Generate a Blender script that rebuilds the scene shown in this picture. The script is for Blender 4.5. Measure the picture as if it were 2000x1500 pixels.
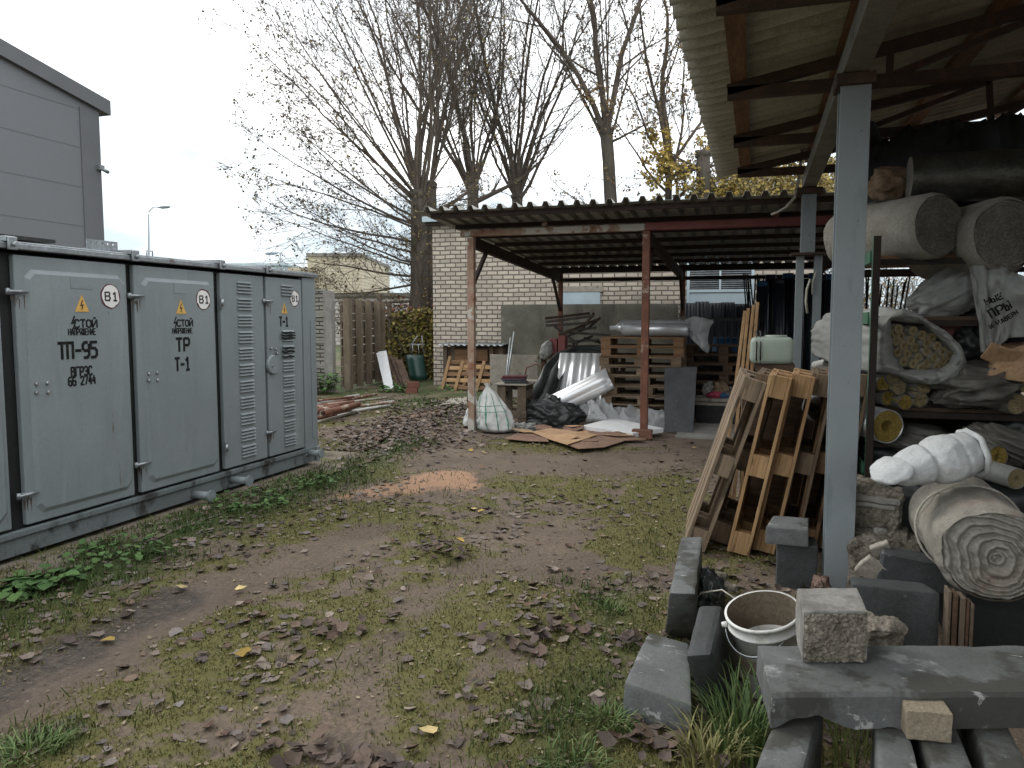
import bpy, bmesh, math, random
import numpy as np
from mathutils import Vector, Matrix, noise
for o in list(bpy.data.objects): bpy.data.objects.remove(o)
SC = bpy.context.scene
COL = SC.collection
R = math.radians
rnd = random.Random(7)
# ------------------------------------------------------------------ camera
TH = R(17.6); PIT = math.atan(125/1500); EYE = 1.55; FPX = 1500.0
cam = bpy.data.objects.new('camera', bpy.data.cameras.new('camera'))
cam.data.sensor_width = 36; cam.data.lens = 27; cam.data.clip_start = .05; cam.data.clip_end = 2000
cam.location = (0, 0, EYE); cam.rotation_euler = (math.pi/2-PIT, 0, TH)
COL.objects.link(cam); SC.camera = cam
# ------------------------------------------------------------------ light: overcast sky, weak wide sun
SC.view_settings.view_transform = 'Standard'; SC.view_settings.look = 'None'
SC.view_settings.gamma = 1; SC.view_settings.exposure = 1.05
SUN_EL, SUN_AZ = 42, -70          # azimuth from +Y towards +X
W = bpy.data.worlds.new('World'); SC.world = W; W.use_nodes = True
nt = W.node_tree; nt.nodes.clear()
def _n(t, **k):
    n = nt.nodes.new(t)
    for a, b in k.items(): setattr(n, a, b)
    return n
sky = _n('ShaderNodeTexSky', sky_type='NISHITA', sun_disc=False, sun_elevation=R(SUN_EL), sun_rotation=R(SUN_AZ))
tc = _n('ShaderNodeTexCoord'); mp = _n('ShaderNodeMapping'); mp.inputs['Scale'].default_value = (1.1, 1.1, 3.2)
mp.inputs['Location'].default_value = (.35, .1, .12)
nz = _n('ShaderNodeTexNoise'); nz.inputs['Scale'].default_value = 2.2; nz.inputs['Detail'].default_value = 7; nz.inputs['Roughness'].default_value = .52
sep = _n('ShaderNodeSeparateXYZ'); mr = _n('ShaderNodeMapRange'); mr.inputs[1].default_value = 0.0; mr.inputs[2].default_value = .36; mr.inputs[3].default_value = -.24; mr.inputs[4].default_value = .30
add = _n('ShaderNodeMath', operation='ADD'); rp = _n('ShaderNodeValToRGB')
rp.color_ramp.elements[0].position = .40; rp.color_ramp.elements[0].color = (0, 0, 0, 1)
rp.color_ramp.elements[1].position = .66; rp.color_ramp.elements[1].color = (1, 1, 1, 1)
nz2 = _n('ShaderNodeTexNoise'); nz2.inputs['Scale'].default_value = 1.6; nz2.inputs['Detail'].default_value = 4
rc = _n('ShaderNodeValToRGB'); rc.color_ramp.elements[0].color = (8.2, 8.7, 9.2, 1); rc.color_ramp.elements[1].color = (11.5, 11.6, 11.6, 1)
rc.color_ramp.elements[0].position = .35; rc.color_ramp.elements[1].position = .6
thin = _n('ShaderNodeMixRGB'); thin.inputs[0].default_value = .9; thin.inputs[2].default_value = (3.7, 4.35, 4.8, 1)
mx = _n('ShaderNodeMixRGB'); bg = _n('ShaderNodeBackground'); bg.inputs[1].default_value = .1; wo = _n('ShaderNodeOutputWorld')
L = nt.links.new
L(tc.outputs['Generated'], mp.inputs[0]); L(mp.outputs[0], nz.inputs['Vector']); L(mp.outputs[0], nz2.inputs['Vector'])
L(tc.outputs['Generated'], sep.inputs[0]); L(sep.outputs[2], mr.inputs[0]); L(nz.outputs[0], add.inputs[0]); L(mr.outputs[0], add.inputs[1])
L(add.outputs[0], rp.inputs[0]); L(nz2.outputs[0], rc.inputs[0]); L(rp.outputs[0], mx.inputs[0]); L(sky.outputs[0], thin.inputs[1]); L(thin.outputs[0], mx.inputs[1])
L(rc.outputs[0], mx.inputs[2]); L(mx.outputs[0], bg.inputs[0]); L(bg.outputs[0], wo.inputs[0])
sun = bpy.data.objects.new('sun', bpy.data.lights.new('sun', 'SUN')); COL.objects.link(sun)
sun.data.energy = .6; sun.data.angle = R(25); sun.data.color = (1, .96, .9)
_d = Vector((math.sin(R(SUN_AZ))*math.cos(R(SUN_EL)), math.cos(R(SUN_AZ))*math.cos(R(SUN_EL)), math.sin(R(SUN_EL))))
sun.rotation_euler = _d.to_track_quat('Z', 'Y').to_euler(); sun.location = (0, 0, 30)
# ------------------------------------------------------------------ survey helpers: sight lines of the photo cut with real planes of the yard
_ct, _st, _cp, _sp = math.cos(TH), math.sin(TH), math.cos(PIT), math.sin(PIT)
def ray(px, py):
    a = (px-1000)/FPX; b = (750-py)/FPX; f = _cp+b*_sp; u = -_sp+b*_cp
    return (a*_ct-f*_st, a*_st+f*_ct, u)
def PX(px, py, X):
    r = ray(px, py); t = X/r[0]; return Vector((X, r[1]*t, EYE+r[2]*t))
def PY(px, py, Y):
    r = ray(px, py); t = Y/r[1]; return Vector((r[0]*t, Y, EYE+r[2]*t))
def G(px, py, z=0.0):
    r = ray(px, py); t = (z-EYE)/r[2]; return Vector((r[0]*t, r[1]*t, z))
def D(px, py, d):
    r = ray(px, py); f = -r[0]*_st+r[1]*_ct; t = d/f; return Vector((r[0]*t, r[1]*t, EYE+r[2]*t))
CR = Vector((_ct, _st, 0)); CF = Vector((-_st, _ct, 0)); UP = Vector((0, 0, 1))
# ------------------------------------------------------------------ object helpers
def tag(o, label=None, cat=None, group=None, kind=None):
    if label: o['label'] = label
    if cat: o['category'] = cat
    if group: o['group'] = group
    if kind: o['kind'] = kind
    return o
def thing(name, label, cat, loc=(0, 0, 0), group=None):
    o = bpy.data.objects.new(name, None); o.empty_display_size = .1; COL.objects.link(o); o.location = loc
    return tag(o, label, cat, group)
def dup(root, label=None):
    r = root.copy(); COL.objects.link(r)
    if label: r['label'] = label
    for ch in list(root.children):
        c = ch.copy(); COL.objects.link(c); c.parent = r
        for g in list(ch.children):
            d = g.copy(); COL.objects.link(d); d.parent = c
    return r
def wloc(o):
    v = Vector((0, 0, 0))
    while o is not None: v += Vector(o.location); o = o.parent
    return v
def rotm(ax=0, ay=0, az=0):
    return (Matrix.Rotation(R(az), 3, 'Z') @ Matrix.Rotation(R(ay), 3, 'Y') @ Matrix.Rotation(R(ax), 3, 'X'))
def frame(zaxis, hint=(0, 0, 1)):
    z = Vector(zaxis).normalized(); h = Vector(hint)
    if abs(z.dot(h.normalized())) > .98: h = Vector((1, 0, 0))
    x = h.cross(z).normalized(); y = z.cross(x)
    return Matrix((x, y, z)).transposed()
def thicken(bm, t):                                    # give a sheet its thickness: second skin plus a rim
    bm.normal_update(); vs = list(bm.verts); fs = list(bm.faces); es = [e for e in bm.edges if len(e.link_faces) == 1]; nv = {v: bm.verts.new(v.co-v.normal*t) for v in vs}
    rims = [[(l.vert, l.link_loop_next.vert) for l in e.link_loops][0] for e in es]; new = [([nv[v] for v in reversed(f.verts)], f.smooth) for f in fs]+[([b, a, nv[a], nv[b]], False) for a, b in rims]
    for q, sm in new:
        try: bm.faces.new(q).smooth = sm
        except ValueError: pass
    bm.normal_update()
def refine(bm, sub):                                   # split long edges evenly so noise can shape the surface
    bmesh.ops.triangulate(bm, faces=bm.faces[:]); vs = [v.co.copy() for v in bm.verts]; bm.verts.index_update(); fs = [tuple(v.index for v in f.verts) for f in bm.faces]
    ext = max(max(v[i] for v in vs)-min(v[i] for v in vs) for i in range(3)); L_ = max(ext/(7*2**(sub-1)), .009)
    for _ in range(sub+5):
        mid = {}; out = []
        def mp_(a, b):
            k = (a, b) if a < b else (b, a)
            if k not in mid: mid[k] = -1 if (vs[a]-vs[b]).length <= L_ else len(vs); 
            if mid[k] == len(vs): vs.append((vs[a]+vs[b])/2)
            return mid[k]
        for (a, b, c) in fs:
            x, y, z = mp_(a, b), mp_(b, c), mp_(c, a); n = (x >= 0)+(y >= 0)+(z >= 0)
            if n == 0: out.append((a, b, c))
            elif n == 3: out += [(a, x, z), (x, b, y), (z, y, c), (x, y, z)]
            else:
                while not (x >= 0 and (n == 1 or y >= 0)): a, b, c, x, y, z = b, c, a, y, z, x
                out += [(a, x, c), (x, b, c)] if n == 1 else [(x, b, y), (a, x, c), (x, y, c)]
        done = len(out) == len(fs); fs = out
        if done: break
    bm.clear(); bv = [bm.verts.new(v) for v in vs]
    for f in fs:
        try: bm.faces.new([bv[i] for i in f])
        except ValueError: pass
    bm.normal_update()
class MB:
    def __init__(s): s.v = []; s.f = []; s.sm = []
    def add(s, vs, fs, smooth=False):
        b = len(s.v); s.v += [Vector(p) for p in vs]; s.f += [tuple(i+b for i in f) for f in fs]; s.sm += [smooth]*len(fs); return s
    def box(s, c, d, M=None):
        x, y, z = d[0]/2, d[1]/2, d[2]/2; c = Vector(c)
        vs = [Vector((a, b, e)) for a in (-x, x) for b in (-y, y) for e in (-z, z)]
        if M is not None: vs = [M @ p for p in vs]
        return s.add([p+c for p in vs], [(0, 1, 3, 2), (4, 6, 7, 5), (0, 4, 5, 1), (2, 3, 7, 6), (0, 2, 6, 4), (1, 5, 7, 3)])
    def bb(s, lo, hi):
        lo = Vector(lo); hi = Vector(hi); return s.box((lo+hi)/2, hi-lo)
    def bar(s, a, b, w, h, hint=(0, 0, 1)):            # rectangular bar from a to b; h along hint
        a = Vector(a); b = Vector(b); return s.box((a+b)/2, (w, h, (b-a).length), frame(b-a, hint))
    def prism(s, poly, off):                           # poly: 3-D points, off: vector
        n = len(poly); off = Vector(off); p = [Vector(q) for q in poly]
        return s.add(p+[q+off for q in p], [tuple(range(n))[::-1], tuple(range(n, 2*n))]+[(i, (i+1) % n, n+(i+1) % n, n+i) for i in range(n)])
    def hexa(s, p): return s.add(p, [(0, 1, 2, 3)[::-1], (4, 5, 6, 7), (0, 1, 5, 4), (1, 2, 6, 5), (2, 3, 7, 6), (3, 0, 4, 7)])
    def tube(s, pts, rad, n=8, cap=True, smooth=True):
        pts = [Vector(p) for p in pts]
        if not hasattr(rad, '__len__'): rad = [rad]*len(pts)
        m = len(pts); vs = []; x = None
        for i, p in enumerate(pts):
            t = (pts[min(i+1, m-1)]-pts[max(i-1, 0)])
            t = t.normalized() if t.length > 1e-9 else Vector((0, 0, 1))
            if x is None: x = t.orthogonal().normalized()
            else:
                x = x-t*x.dot(t); x = x.normalized() if x.length > 1e-6 else t.orthogonal().normalized()
            y = t.cross(x)
            for k in range(n):
                a = 2*math.pi*k/n; vs.append(p+(x*math.cos(a)+y*math.sin(a))*rad[i])
        fs = [(i*n+k, i*n+(k+1) % n, (i+1)*n+(k+1) % n, (i+1)*n+k) for i in range(m-1) for k in range(n)]
        if cap: s.add(vs, [], smooth); b = len(s.v)-len(vs); s.f += [tuple(b+i for i in f) for f in fs]; s.sm += [smooth]*len(fs); s.f += [tuple(b+k for k in range(n))[::-1], tuple(b+(m-1)*n+k for k in range(n))]; s.sm += [False]*2
        else: s.add(vs, fs, smooth)
        return s
    def ring(s, p0, p1, ro, ri, n=18, hole=None, jag=0):  # hollow cylinder, blind bore of depth `hole`
        p0 = Vector(p0); p1 = Vector(p1); M = frame(p0-p1); hole = hole or (p1-p0).length*.5
        ax = (p1-p0).normalized(); vs = []
        for (c, r) in ((p1, ro), (p0, ro), (p0, ri), (p0+ax*hole, ri)):
            for k in range(n):
                a = 2*math.pi*k/n; rr = r*(1+(rnd.uniform(-jag, jag) if jag else 0)); q = c+M @ Vector((math.cos(a)*rr, math.sin(a)*rr, 0))
                if jag and c == p0: q += ax*rnd.uniform(-jag, jag)*ro
                vs.append(q)
        b = len(s.v); s.v += vs
        for i in range(3):
            for k in range(n):
                s.f.append((b+i*n+k, b+i*n+(k+1) % n, b+(i+1)*n+(k+1) % n, b+(i+1)*n+k)); s.sm.append(i != 1)
        s.f += [tuple(b+k for k in range(n))[::-1], tuple(b+3*n+k for k in range(n))]; s.sm += [False]*2
        return s
    def grid(s, fn, nu, nv, smooth=True, closeu=False):
        vs = [fn(i/(nu if closeu else nu-1), j/(nv-1)) for j in range(nv) for i in range(nu)]
        fs = []
        for j in range(nv-1):
            for i in range(nu if closeu else nu-1):
                i2 = (i+1) % nu; fs.append((j*nu+i, j*nu+i2, (j+1)*nu+i2, (j+1)*nu+i))
        return s.add(vs, fs, smooth)
    def blob(s, c, r, amp=.12, fr=2.0, M=None, sub=4, seed=0, flat=None, oct=3, ridge=0, an=(1, 1, 1)):
        bm = bmesh.new(); bmesh.ops.create_icosphere(bm, subdivisions=sub, radius=1); c = Vector(c); sd = Vector((seed*7.3, seed*3.1, seed*1.7)); vs = []
        for v in bm.verts:
            d = v.co.normalized(); k = 1+amp*noise.fractal(d*fr+sd, .9, 2.1, oct)
            if ridge: e_ = Vector((d.x*an[0], d.y*an[1], d.z*an[2])); k += ridge*(.45-abs(noise.noise(e_*fr*1.6+sd*2))*1.6-abs(noise.noise(e_*fr*3.7+sd*3))*.7)
            q = Vector((d.x*r[0], d.y*r[1], d.z*r[2]))*k
            if M is not None: q = M @ q
            q += c
            if flat is not None and q.z < flat: q.z = flat+(q.z-flat)*.04
            vs.append(q)
        fs = [tuple(v.index for v in f.verts) for f in bm.faces]; bm.free(); return s.add(vs, fs, True)
    def build(s, name, mat, parent=None, bevel=0, seg=2, sub=0, ns=None, solid=0, auto=None):
        off = wloc(parent) if parent is not None else Vector((0, 0, 0))
        me = bpy.data.meshes.new(name); me.from_pydata([tuple(p-off) for p in s.v], [], s.f)
        me.polygons.foreach_set('use_smooth', s.sm); me.materials.append(mat)
        if bevel or sub or ns or solid:
            bm = bmesh.new(); bm.from_mesh(me)
            if solid: thicken(bm, solid)
            if bevel:
                bm.edges.ensure_lookup_table(); bmesh.ops.recalc_face_normals(bm, faces=bm.faces)
                es = [e for e in bm.edges if len(e.link_faces) == 2 and e.calc_face_angle(0) > .5]
                bmesh.ops.bevel(bm, geom=es, offset=bevel, segments=seg, profile=.6, affect='EDGES', clamp_overlap=True)
            if sub: refine(bm, sub)
            if ns:
                amp, fr = ns
                for v in bm.verts:
                    q = v.co+off; v.co += noise.noise_vector(q*fr)*amp+noise.noise_vector(q*fr*3.1)*amp*.45
            bmesh.ops.recalc_face_normals(bm, faces=bm.faces) if (bevel or sub) else None
            bm.to_mesh(me); bm.free()
        if sub: me.polygons.foreach_set('use_smooth', [True]*len(me.polygons)); me.set_sharp_from_angle(angle=.6)
        me.update(); o = bpy.data.objects.new(name, me); COL.objects.link(o)
        if parent is not None: o.parent = parent
        return o
def one(name, mb, mat, label, cat, group=None, kind=None, **k):     # a thing that is one mesh, origin at its base
    lo = Vector((min(p.x for p in mb.v), min(p.y for p in mb.v), min(p.z for p in mb.v))); hi = Vector((max(p.x for p in mb.v), max(p.y for p in mb.v), 0))
    c = Vector(((lo.x+hi.x)/2, (lo.y+hi.y)/2, lo.z)); dummy = bpy.data.objects.new('tmp', None); dummy.location = c
    o = mb.build(name, mat, None, **k)
    me = o.data; me.transform(Matrix.Translation(-c)); o.location = c; bpy.data.objects.remove(dummy)
    return tag(o, label, cat, group, kind)
# ------------------------------------------------------------------ materials
def mat(name, c, c2=None, s=3.0, rough=.75, bump=0.0, bs=40.0, metal=0.0, spots=(), stretch=(1, 1, 1), spec=.3, fine=.25, attr=None, trans=0.0, lo=.35, hi=.65):
    m = bpy.data.materials.new(name); m.use_nodes = True; t = m.node_tree; N = t.nodes; K = t.links.new
    b = N['Principled BSDF']; b.inputs['Roughness'].default_value = rough; b.inputs['Metallic'].default_value = metal; b.inputs['Specular IOR Level'].default_value = spec
    co = N.new('ShaderNodeTexCoord'); oi = N.new('ShaderNodeObjectInfo'); sc = N.new('ShaderNodeVectorMath'); sc.operation = 'SCALE'; sc.inputs[3].default_value = 37.0
    cb = N.new('ShaderNodeCombineXYZ'); K(oi.outputs['Random'], cb.inputs[0]); K(oi.outputs['Random'], cb.inputs[1]); K(cb.outputs[0], sc.inputs[0])
    ad = N.new('ShaderNodeVectorMath'); K(co.outputs['Object'], ad.inputs[0]); K(sc.outputs[0], ad.inputs[1])
    mpn = N.new('ShaderNodeMapping'); mpn.inputs['Scale'].default_value = stretch; K(ad.outputs[0], mpn.inputs[0])
    def nse(scale, det=6, vec=None, ro=.6):
        n = N.new('ShaderNodeTexNoise'); n.inputs['Scale'].default_value = scale; n.inputs['Detail'].default_value = det; n.inputs['Roughness'].default_value = ro; K(vec or mpn.outputs[0], n.inputs['Vector']); return n.outputs[0]
    def rmp(src, a, bb):
        r = N.new('ShaderNodeMapRange'); r.inputs[1].default_value = a; r.inputs[2].default_value = bb; r.clamp = True; K(src, r.inputs[0]); return r.outputs[0]
    def mix(f, A, B, mode='MIX'):
        q = N.new('ShaderNodeMixRGB'); q.blend_type = mode
        for i, x in ((0, f), (1, A), (2, B)):
            if hasattr(x, 'is_linked'): K(x, q.inputs[i])
            elif i == 0: q.inputs[0].default_value = x
            else: q.inputs[i].default_value = (*x, 1)
        return q.outputs[0]
    if attr:
        at = N.new('ShaderNodeAttribute'); at.attribute_name = attr; cur = at.outputs['Color']
        if c2: cur = mix(rmp(nse(s), lo, hi), cur, c2, 'MULTIPLY')
    else: cur = mix(rmp(nse(s), lo, hi), c, c2 or tuple(x*.8 for x in c))
    if fine:
        g = rmp(nse(bs*1.7, 3), .3, .7); gm = N.new('ShaderNodeMapRange'); gm.inputs[3].default_value = 1-fine; gm.inputs[4].default_value = 1+fine*.6; K(g, gm.inputs[0])
        vm = N.new('ShaderNodeVectorMath'); vm.operation = 'SCALE'; K(cur, vm.inputs[0]); K(gm.outputs[0], vm.inputs[3]); cur = vm.outputs[0]
    for sp in spots:                                   # (colour, scale, threshold, softness, stretch)
        vec = None
        if len(sp) > 4:
            m2 = N.new('ShaderNodeMapping'); m2.inputs['Scale'].default_value = sp[4]; m2.inputs['Location'].default_value = (sp[1]*.37, 1.7, sp[2]*5); K(ad.outputs[0], m2.inputs[0]); vec = m2.outputs[0]
        cur = mix(rmp(nse(sp[1], 7, vec, .65), sp[2], sp[2]+sp[3]), cur, sp[0])
    K(cur, b.inputs['Base Color'])
    if bump:
        bn = N.new('ShaderNodeBump'); bn.inputs['Strength'].default_value = bump; bn.inputs['Distance'].default_value = .02; K(nse(bs, 5), bn.inputs['Height']); K(bn.outputs[0], b.inputs['Normal'])
    if trans:                                          # thin plastic film: part of the light goes straight through, part scatters
        tr = N.new('ShaderNodeBsdfTransparent'); tl = N.new('ShaderNodeBsdfTranslucent'); K(cur, tl.inputs[0]); mm = N.new('ShaderNodeMixShader'); mm2 = N.new('ShaderNodeMixShader'); mm.inputs[0].default_value = .35; mm2.inputs[0].default_value = trans
        K(b.outputs[0], mm.inputs[1]); K(tl.outputs[0], mm.inputs[2]); K(mm.outputs[0], mm2.inputs[1]); K(tr.outputs[0], mm2.inputs[2]); K(mm2.outputs[0], N['Material Output'].inputs[0])
    return m
def brickmat(name, bw, bh, mo, c1, c2, cm, flipx=False, bump=.5, stain=(.2, .18, .15)):
    m = mat(name, c1, c2); t = m.node_tree; N = t.nodes; K = t.links.new; b = N['Principled BSDF']
    co = N.new('ShaderNodeTexCoord'); sp = N.new('ShaderNodeSeparateXYZ'); cb = N.new('ShaderNodeCombineXYZ'); K(co.outputs['Object'], sp.inputs[0])
    ax = N.new('ShaderNodeMath'); ax.operation = 'ADD'; K(sp.outputs[0], ax.inputs[0]); K(sp.outputs[1], ax.inputs[1]); K(ax.outputs[0], cb.inputs[0]); K(sp.outputs[2], cb.inputs[1])
    wn = N.new('ShaderNodeTexNoise'); wn.inputs['Scale'].default_value = 2.5; K(co.outputs['Object'], wn.inputs['Vector'])
    wv = N.new('ShaderNodeVectorMath'); wv.operation = 'MULTIPLY_ADD'; wv.inputs[1].default_value = (.035, .03, 0); K(wn.outputs['Color'], wv.inputs[0]); K(cb.outputs[0], wv.inputs[2])
    br = N.new('ShaderNodeTexBrick'); br.inputs['Scale'].default_value = 1; br.inputs['Brick Width'].default_value = bw; br.inputs['Row Height'].default_value = bh; br.inputs['Mortar Size'].default_value = mo; br.inputs['Mortar Smooth'].default_value = .25; br.inputs['Bias'].default_value = -.2
    br.inputs['Color1'].default_value = (*c1, 1); br.inputs['Color2'].default_value = (*c2, 1); br.inputs['Mortar'].default_value = (*cm, 1); K(wv.outputs[0], br.inputs['Vector'])
    ns = N.new('ShaderNodeTexNoise'); ns.inputs['Scale'].default_value = 1.1; ns.inputs['Detail'].default_value = 8; K(co.outputs['Object'], ns.inputs['Vector'])
    r = N.new('ShaderNodeMapRange'); r.inputs[1].default_value = .5; r.inputs[2].default_value = .8; r.inputs[4].default_value = .55; K(ns.outputs[0], r.inputs[0])
    q = N.new('ShaderNodeMixRGB'); q.inputs[2].default_value = (*stain, 1); K(r.outputs[0], q.inputs[0]); K(br.outputs[0], q.inputs[1]); K(q.outputs[0], b.inputs['Base Color'])
    bn = N.new('ShaderNodeBump'); bn.invert = True; bn.inputs['Strength'].default_value = bump; bn.inputs['Distance'].default_value = .012; K(br.outputs['Fac'], bn.inputs['Height']); K(bn.outputs[0], b.inputs['Normal'])
    return m
M = {}
M['cab'] = mat('cabinet_paint', (.214, .241, .250), (.185, .21, .218), 1.6, .42, .06, 25, spec=.4, fine=.06, spots=[((.165, .186, .19), 2.2, .55, .2, (3, 3, .22)), ((.28, .31, .315), 1.7, .60, .2, (2.5, 2.5, .35)), ((.15, .168, .172), 1.2, .56, .25, (2, 2, .5)), ((.07, .055, .045), 9, .69, .05), ((.12, .09, .065), 26, .71, .04), ((.10, .075, .055), 5, .66, .1, (4, 4, .6))])
M['cab2'] = mat('cabinet_base_paint', (.165, .188, .194), (.125, .142, .146), 3, .55, .1, 50, spots=[((.04, .04, .037), 6, .52, .12, (1, 1, .6))])
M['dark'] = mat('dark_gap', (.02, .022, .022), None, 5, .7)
M['stencil'] = mat('stencil_paint', (.012, .012, .013), (.03, .03, .03), 30, .95, spec=.03, spots=[((.15, .17, .175), 60, .70, .05)])
M['black'] = mat('black_paint', (.018, .018, .018), (.03, .03, .03), 20, .6, fine=.1)
M['galv'] = mat('galvanised_steel', (.34, .36, .37), (.24, .26, .27), 6, .38, .08, 30, .6, spots=[((.16, .13, .11), 7, .6, .1)])
M['chrome'] = mat('bright_bolt', (.42, .43, .43), (.3, .3, .3), 9, .35, metal=.8)
M['white'] = mat('white_sign', (.72, .71, .68), (.62, .6, .58), 9, .5, fine=.05)
M['yel'] = mat('warning_yellow', (.62, .38, .10), (.5, .3, .08), 14, .5, fine=.1)
M['maroon'] = mat('sign_rim', (.10, .03, .04), None, 20, .5)
M['clad'] = mat('grey_cladding', (.168, .173, .184), (.160, .165, .175), .4, .5, fine=.03, bs=8)
M['cladtrim'] = mat('cladding_trim', (.135, .138, .147), (.12, .123, .131), .8, .5, fine=.04)
M['brick'] = brickmat('silicate_brick', .26, .1, .016, (.52, .455, .375), (.35, .305, .25), (.13, .113, .096))
M['farbrick'] = brickmat('far_block', .52, .22, .03, (.56, .50, .37), (.50, .44, .33), (.36, .32, .24), stain=(.4, .35, .26))
M['farwhite'] = brickmat('far_white_block', .5, .24, .04, (.52, .49, .46), (.44, .41, .39), (.28, .26, .24))
M['fencebrick'] = brickmat('cast_brick_face', .22, .085, .014, (.27, .255, .225), (.20, .19, .165), (.05, .046, .04), bump=1.0, stain=(.12, .11, .09))
M['conc'] = mat('grey_concrete', (.30, .29, .265), (.21, .2, .185), 4, .85, .25, 45, spots=[((.10, .095, .08), 3, .56, .2)])
M['slabc'] = mat('stained_concrete', (.17, .16, .125), (.10, .094, .075), 1.5, .85, .2, 30, spots=[((.05, .046, .04), 1.4, .54, .2, (1.5, 1.5, .5)), ((.22, .215, .18), 2.3, .63, .1)])
M['curb'] = mat('kerb_concrete', (.150, .157, .156), (.10, .105, .102), 5, .72, .22, 60, fine=.16, spots=[((.062, .061, .055), 2.3, .515, .05), ((.34, .34, .33), 7, .64, .03, (1.0, 3.0, 1)), ((.27, .275, .27), 3.1, .615, .05), ((.04, .04, .036), 12, .70, .04)])
M['curbdark'] = mat('wet_kerb_concrete', (.068, .074, .077), (.045, .046, .045), 4, .6, .15, 50, fine=.25, spots=[((.24, .25, .25), 6, .66, .04, (1, 1, 2.5))])
M['rough'] = mat('broken_concrete', (.28, .25, .205), (.17, .15, .12), 9, .95, .9, 40, fine=.5, spots=[((.09, .078, .06), 14, .56, .1), ((.40, .36, .30), 22, .66, .05)])
M['pinkr'] = mat('pinkish_rubble', (.22, .145, .115), (.14, .095, .075), 12, .95, .8, 50, fine=.4)
M['paver'] = mat('tan_paver', (.30, .255, .185), (.24, .20, .145), 12, .9, .3, 80, fine=.3)
M['rust'] = mat('rusty_steel', (.20, .085, .055), (.12, .055, .038), 6, .8, .2, 50, spots=[((.33, .27, .21), 4, .57, .06), ((.07, .04, .03), 9, .62, .1)])
M['rustpale'] = mat('rusty_peeling_paint', (.36, .27, .20), (.25, .13, .085), 5, .8, .2, 50, spots=[((.20, .08, .05), 5, .55, .08), ((.46, .44, .39), 2.2, .53, .03)])
M['redpaint'] = mat('red_oxide_paint', (.23, .075, .07), (.19, .06, .055), 5, .6, .08, 50, spots=[((.11, .05, .045), 6, .62, .1)])
M['darksteel'] = mat('dark_steel', (.024, .017, .014), (.045, .025, .018), 7, .7, .1, 40)
M['profst'] = mat('dusty_steel', (.085, .072, .06), (.045, .036, .03), 6, .7, .1, 40)
M['roofsheet'] = mat('roof_sheet', (.36, .36, .33), (.27, .265, .24), 5, .5, .04, 40, .2, spots=[((.14, .10, .075), 5, .6, .12)])
M['asb'] = mat('asbestos_sheet', (.46, .44, .37), (.35, .33, .27), 2.5, .9, .15, 50, spots=[((.20, .18, .14), 1.6, .56, .2)])
M['purlin'] = mat('old_timber', (.24, .135, .072), (.145, .08, .045), 8, .85, .25, 30, stretch=(1, .15, 1), spots=[((.09, .055, .035), 4, .55, .12)])
M['trussm'] = mat('truss_steel', (.085, .05, .035), (.05, .034, .027), 5, .75, .1, 40, spots=[((.12, .055, .035), 6, .58, .1)])
M['post'] = mat('grey_painted_steel', (.245, .275, .288), (.218, .246, .258), 2.5, .4, .03, 60, spec=.4, fine=.04, spots=[((.07, .06, .055), 16, .685, .03), ((.20, .10, .06), 22, .70, .03), ((.155, .18, .19), 3, .58, .15, (2, 2, .4))])
M['beamp'] = mat('pale_beam_paint', (.22, .215, .19), (.15, .14, .12), 4, .6, .05, 40, spots=[((.12, .08, .06), 5, .6, .06)])
def wood(n, c, c2, st, sp=()): return mat(n, c, c2, 7, .8, .2, 30, stretch=st, spots=sp, fine=.25)
M['pal_new'] = wood('fresh_pallet_wood', (.56, .385, .215), (.43, .275, .14), (1, 1, .12), [((.25, .15, .085), 5, .62, .06, (1, 1, .3))])
M['pal_old'] = wood('weathered_pallet_wood', (.34, .27, .20), (.24, .185, .13), (.15, 1, 1), [((.14, .10, .07), 5, .57, .1)])
M['pal_mid'] = wood('brown_pallet_wood', (.36, .235, .145), (.25, .155, .09), (.15, 1, 1), [((.13, .08, .05), 5, .58, .1)])
M['pal_grey'] = wood('grey_pallet_wood', (.38, .32, .255), (.27, .22, .17), (1, 1, .12), [((.15, .11, .08), 6, .6, .08)])
M['plank'] = wood('planed_plank', (.33, .205, .105), (.24, .142, .068), (1, 1, .1))
M['ribw'] = wood('formwork_ribs', (.19, .15, .108), (.125, .096, .068), (1, 1, .15), [((.10, .075, .055), 5, .6, .1)])
M['form'] = wood('formwork_boards', (.155, .12, .085), (.088, .066, .047), (1, .15, 1), [((.09, .07, .055), 3, .56, .15)])
M['grbrd'] = mat('grey_board', (.36, .33, .28), (.27, .245, .205), 6, .85, .2, 40, spots=[((.15, .13, .10), 7, .6, .06)])
M['card'] = mat('cardboard', (.46, .30, .175), (.36, .225, .13), 4, .9, .1, 30, spots=[((.2, .125, .08), 5, .6, .1)])
M['card2'] = mat('damp_cardboard', (.24, .15, .105), (.17, .105, .075), 5, .9, .15, 30)
M['tile'] = mat('dark_red_tile', (.13, .04, .05), (.09, .03, .035), 8, .6, .1, 40)
M['brickred'] = mat('red_brick', (.20, .085, .062), (.15, .062, .046), 9, .9, .3, 60)
M['shel'] = mat('dark_sheet_brown', (.105, .068, .048), (.06, .04, .03), 6, .85, .2, 40, stretch=(1, 1, .3))
M['blockw'] = wood('red_brown_block', (.21, .105, .07), (.14, .07, .048), (.2, 1, 1))
M['pal_dark0'] = wood('shade_wall_boards', (.10, .066, .045), (.065, .045, .032), (1, .2, 1))
M['ruststain'] = mat('rust_stain', (.105, .085, .07), (.085, .062, .048), 14, .8)
M['sack'] = mat('woven_sack', (.58, .585, .565), (.46, .465, .45), 7, .7, .25, 220, spots=[((.42, .41, .38), 5, .6, .1)], fine=.12)
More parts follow.
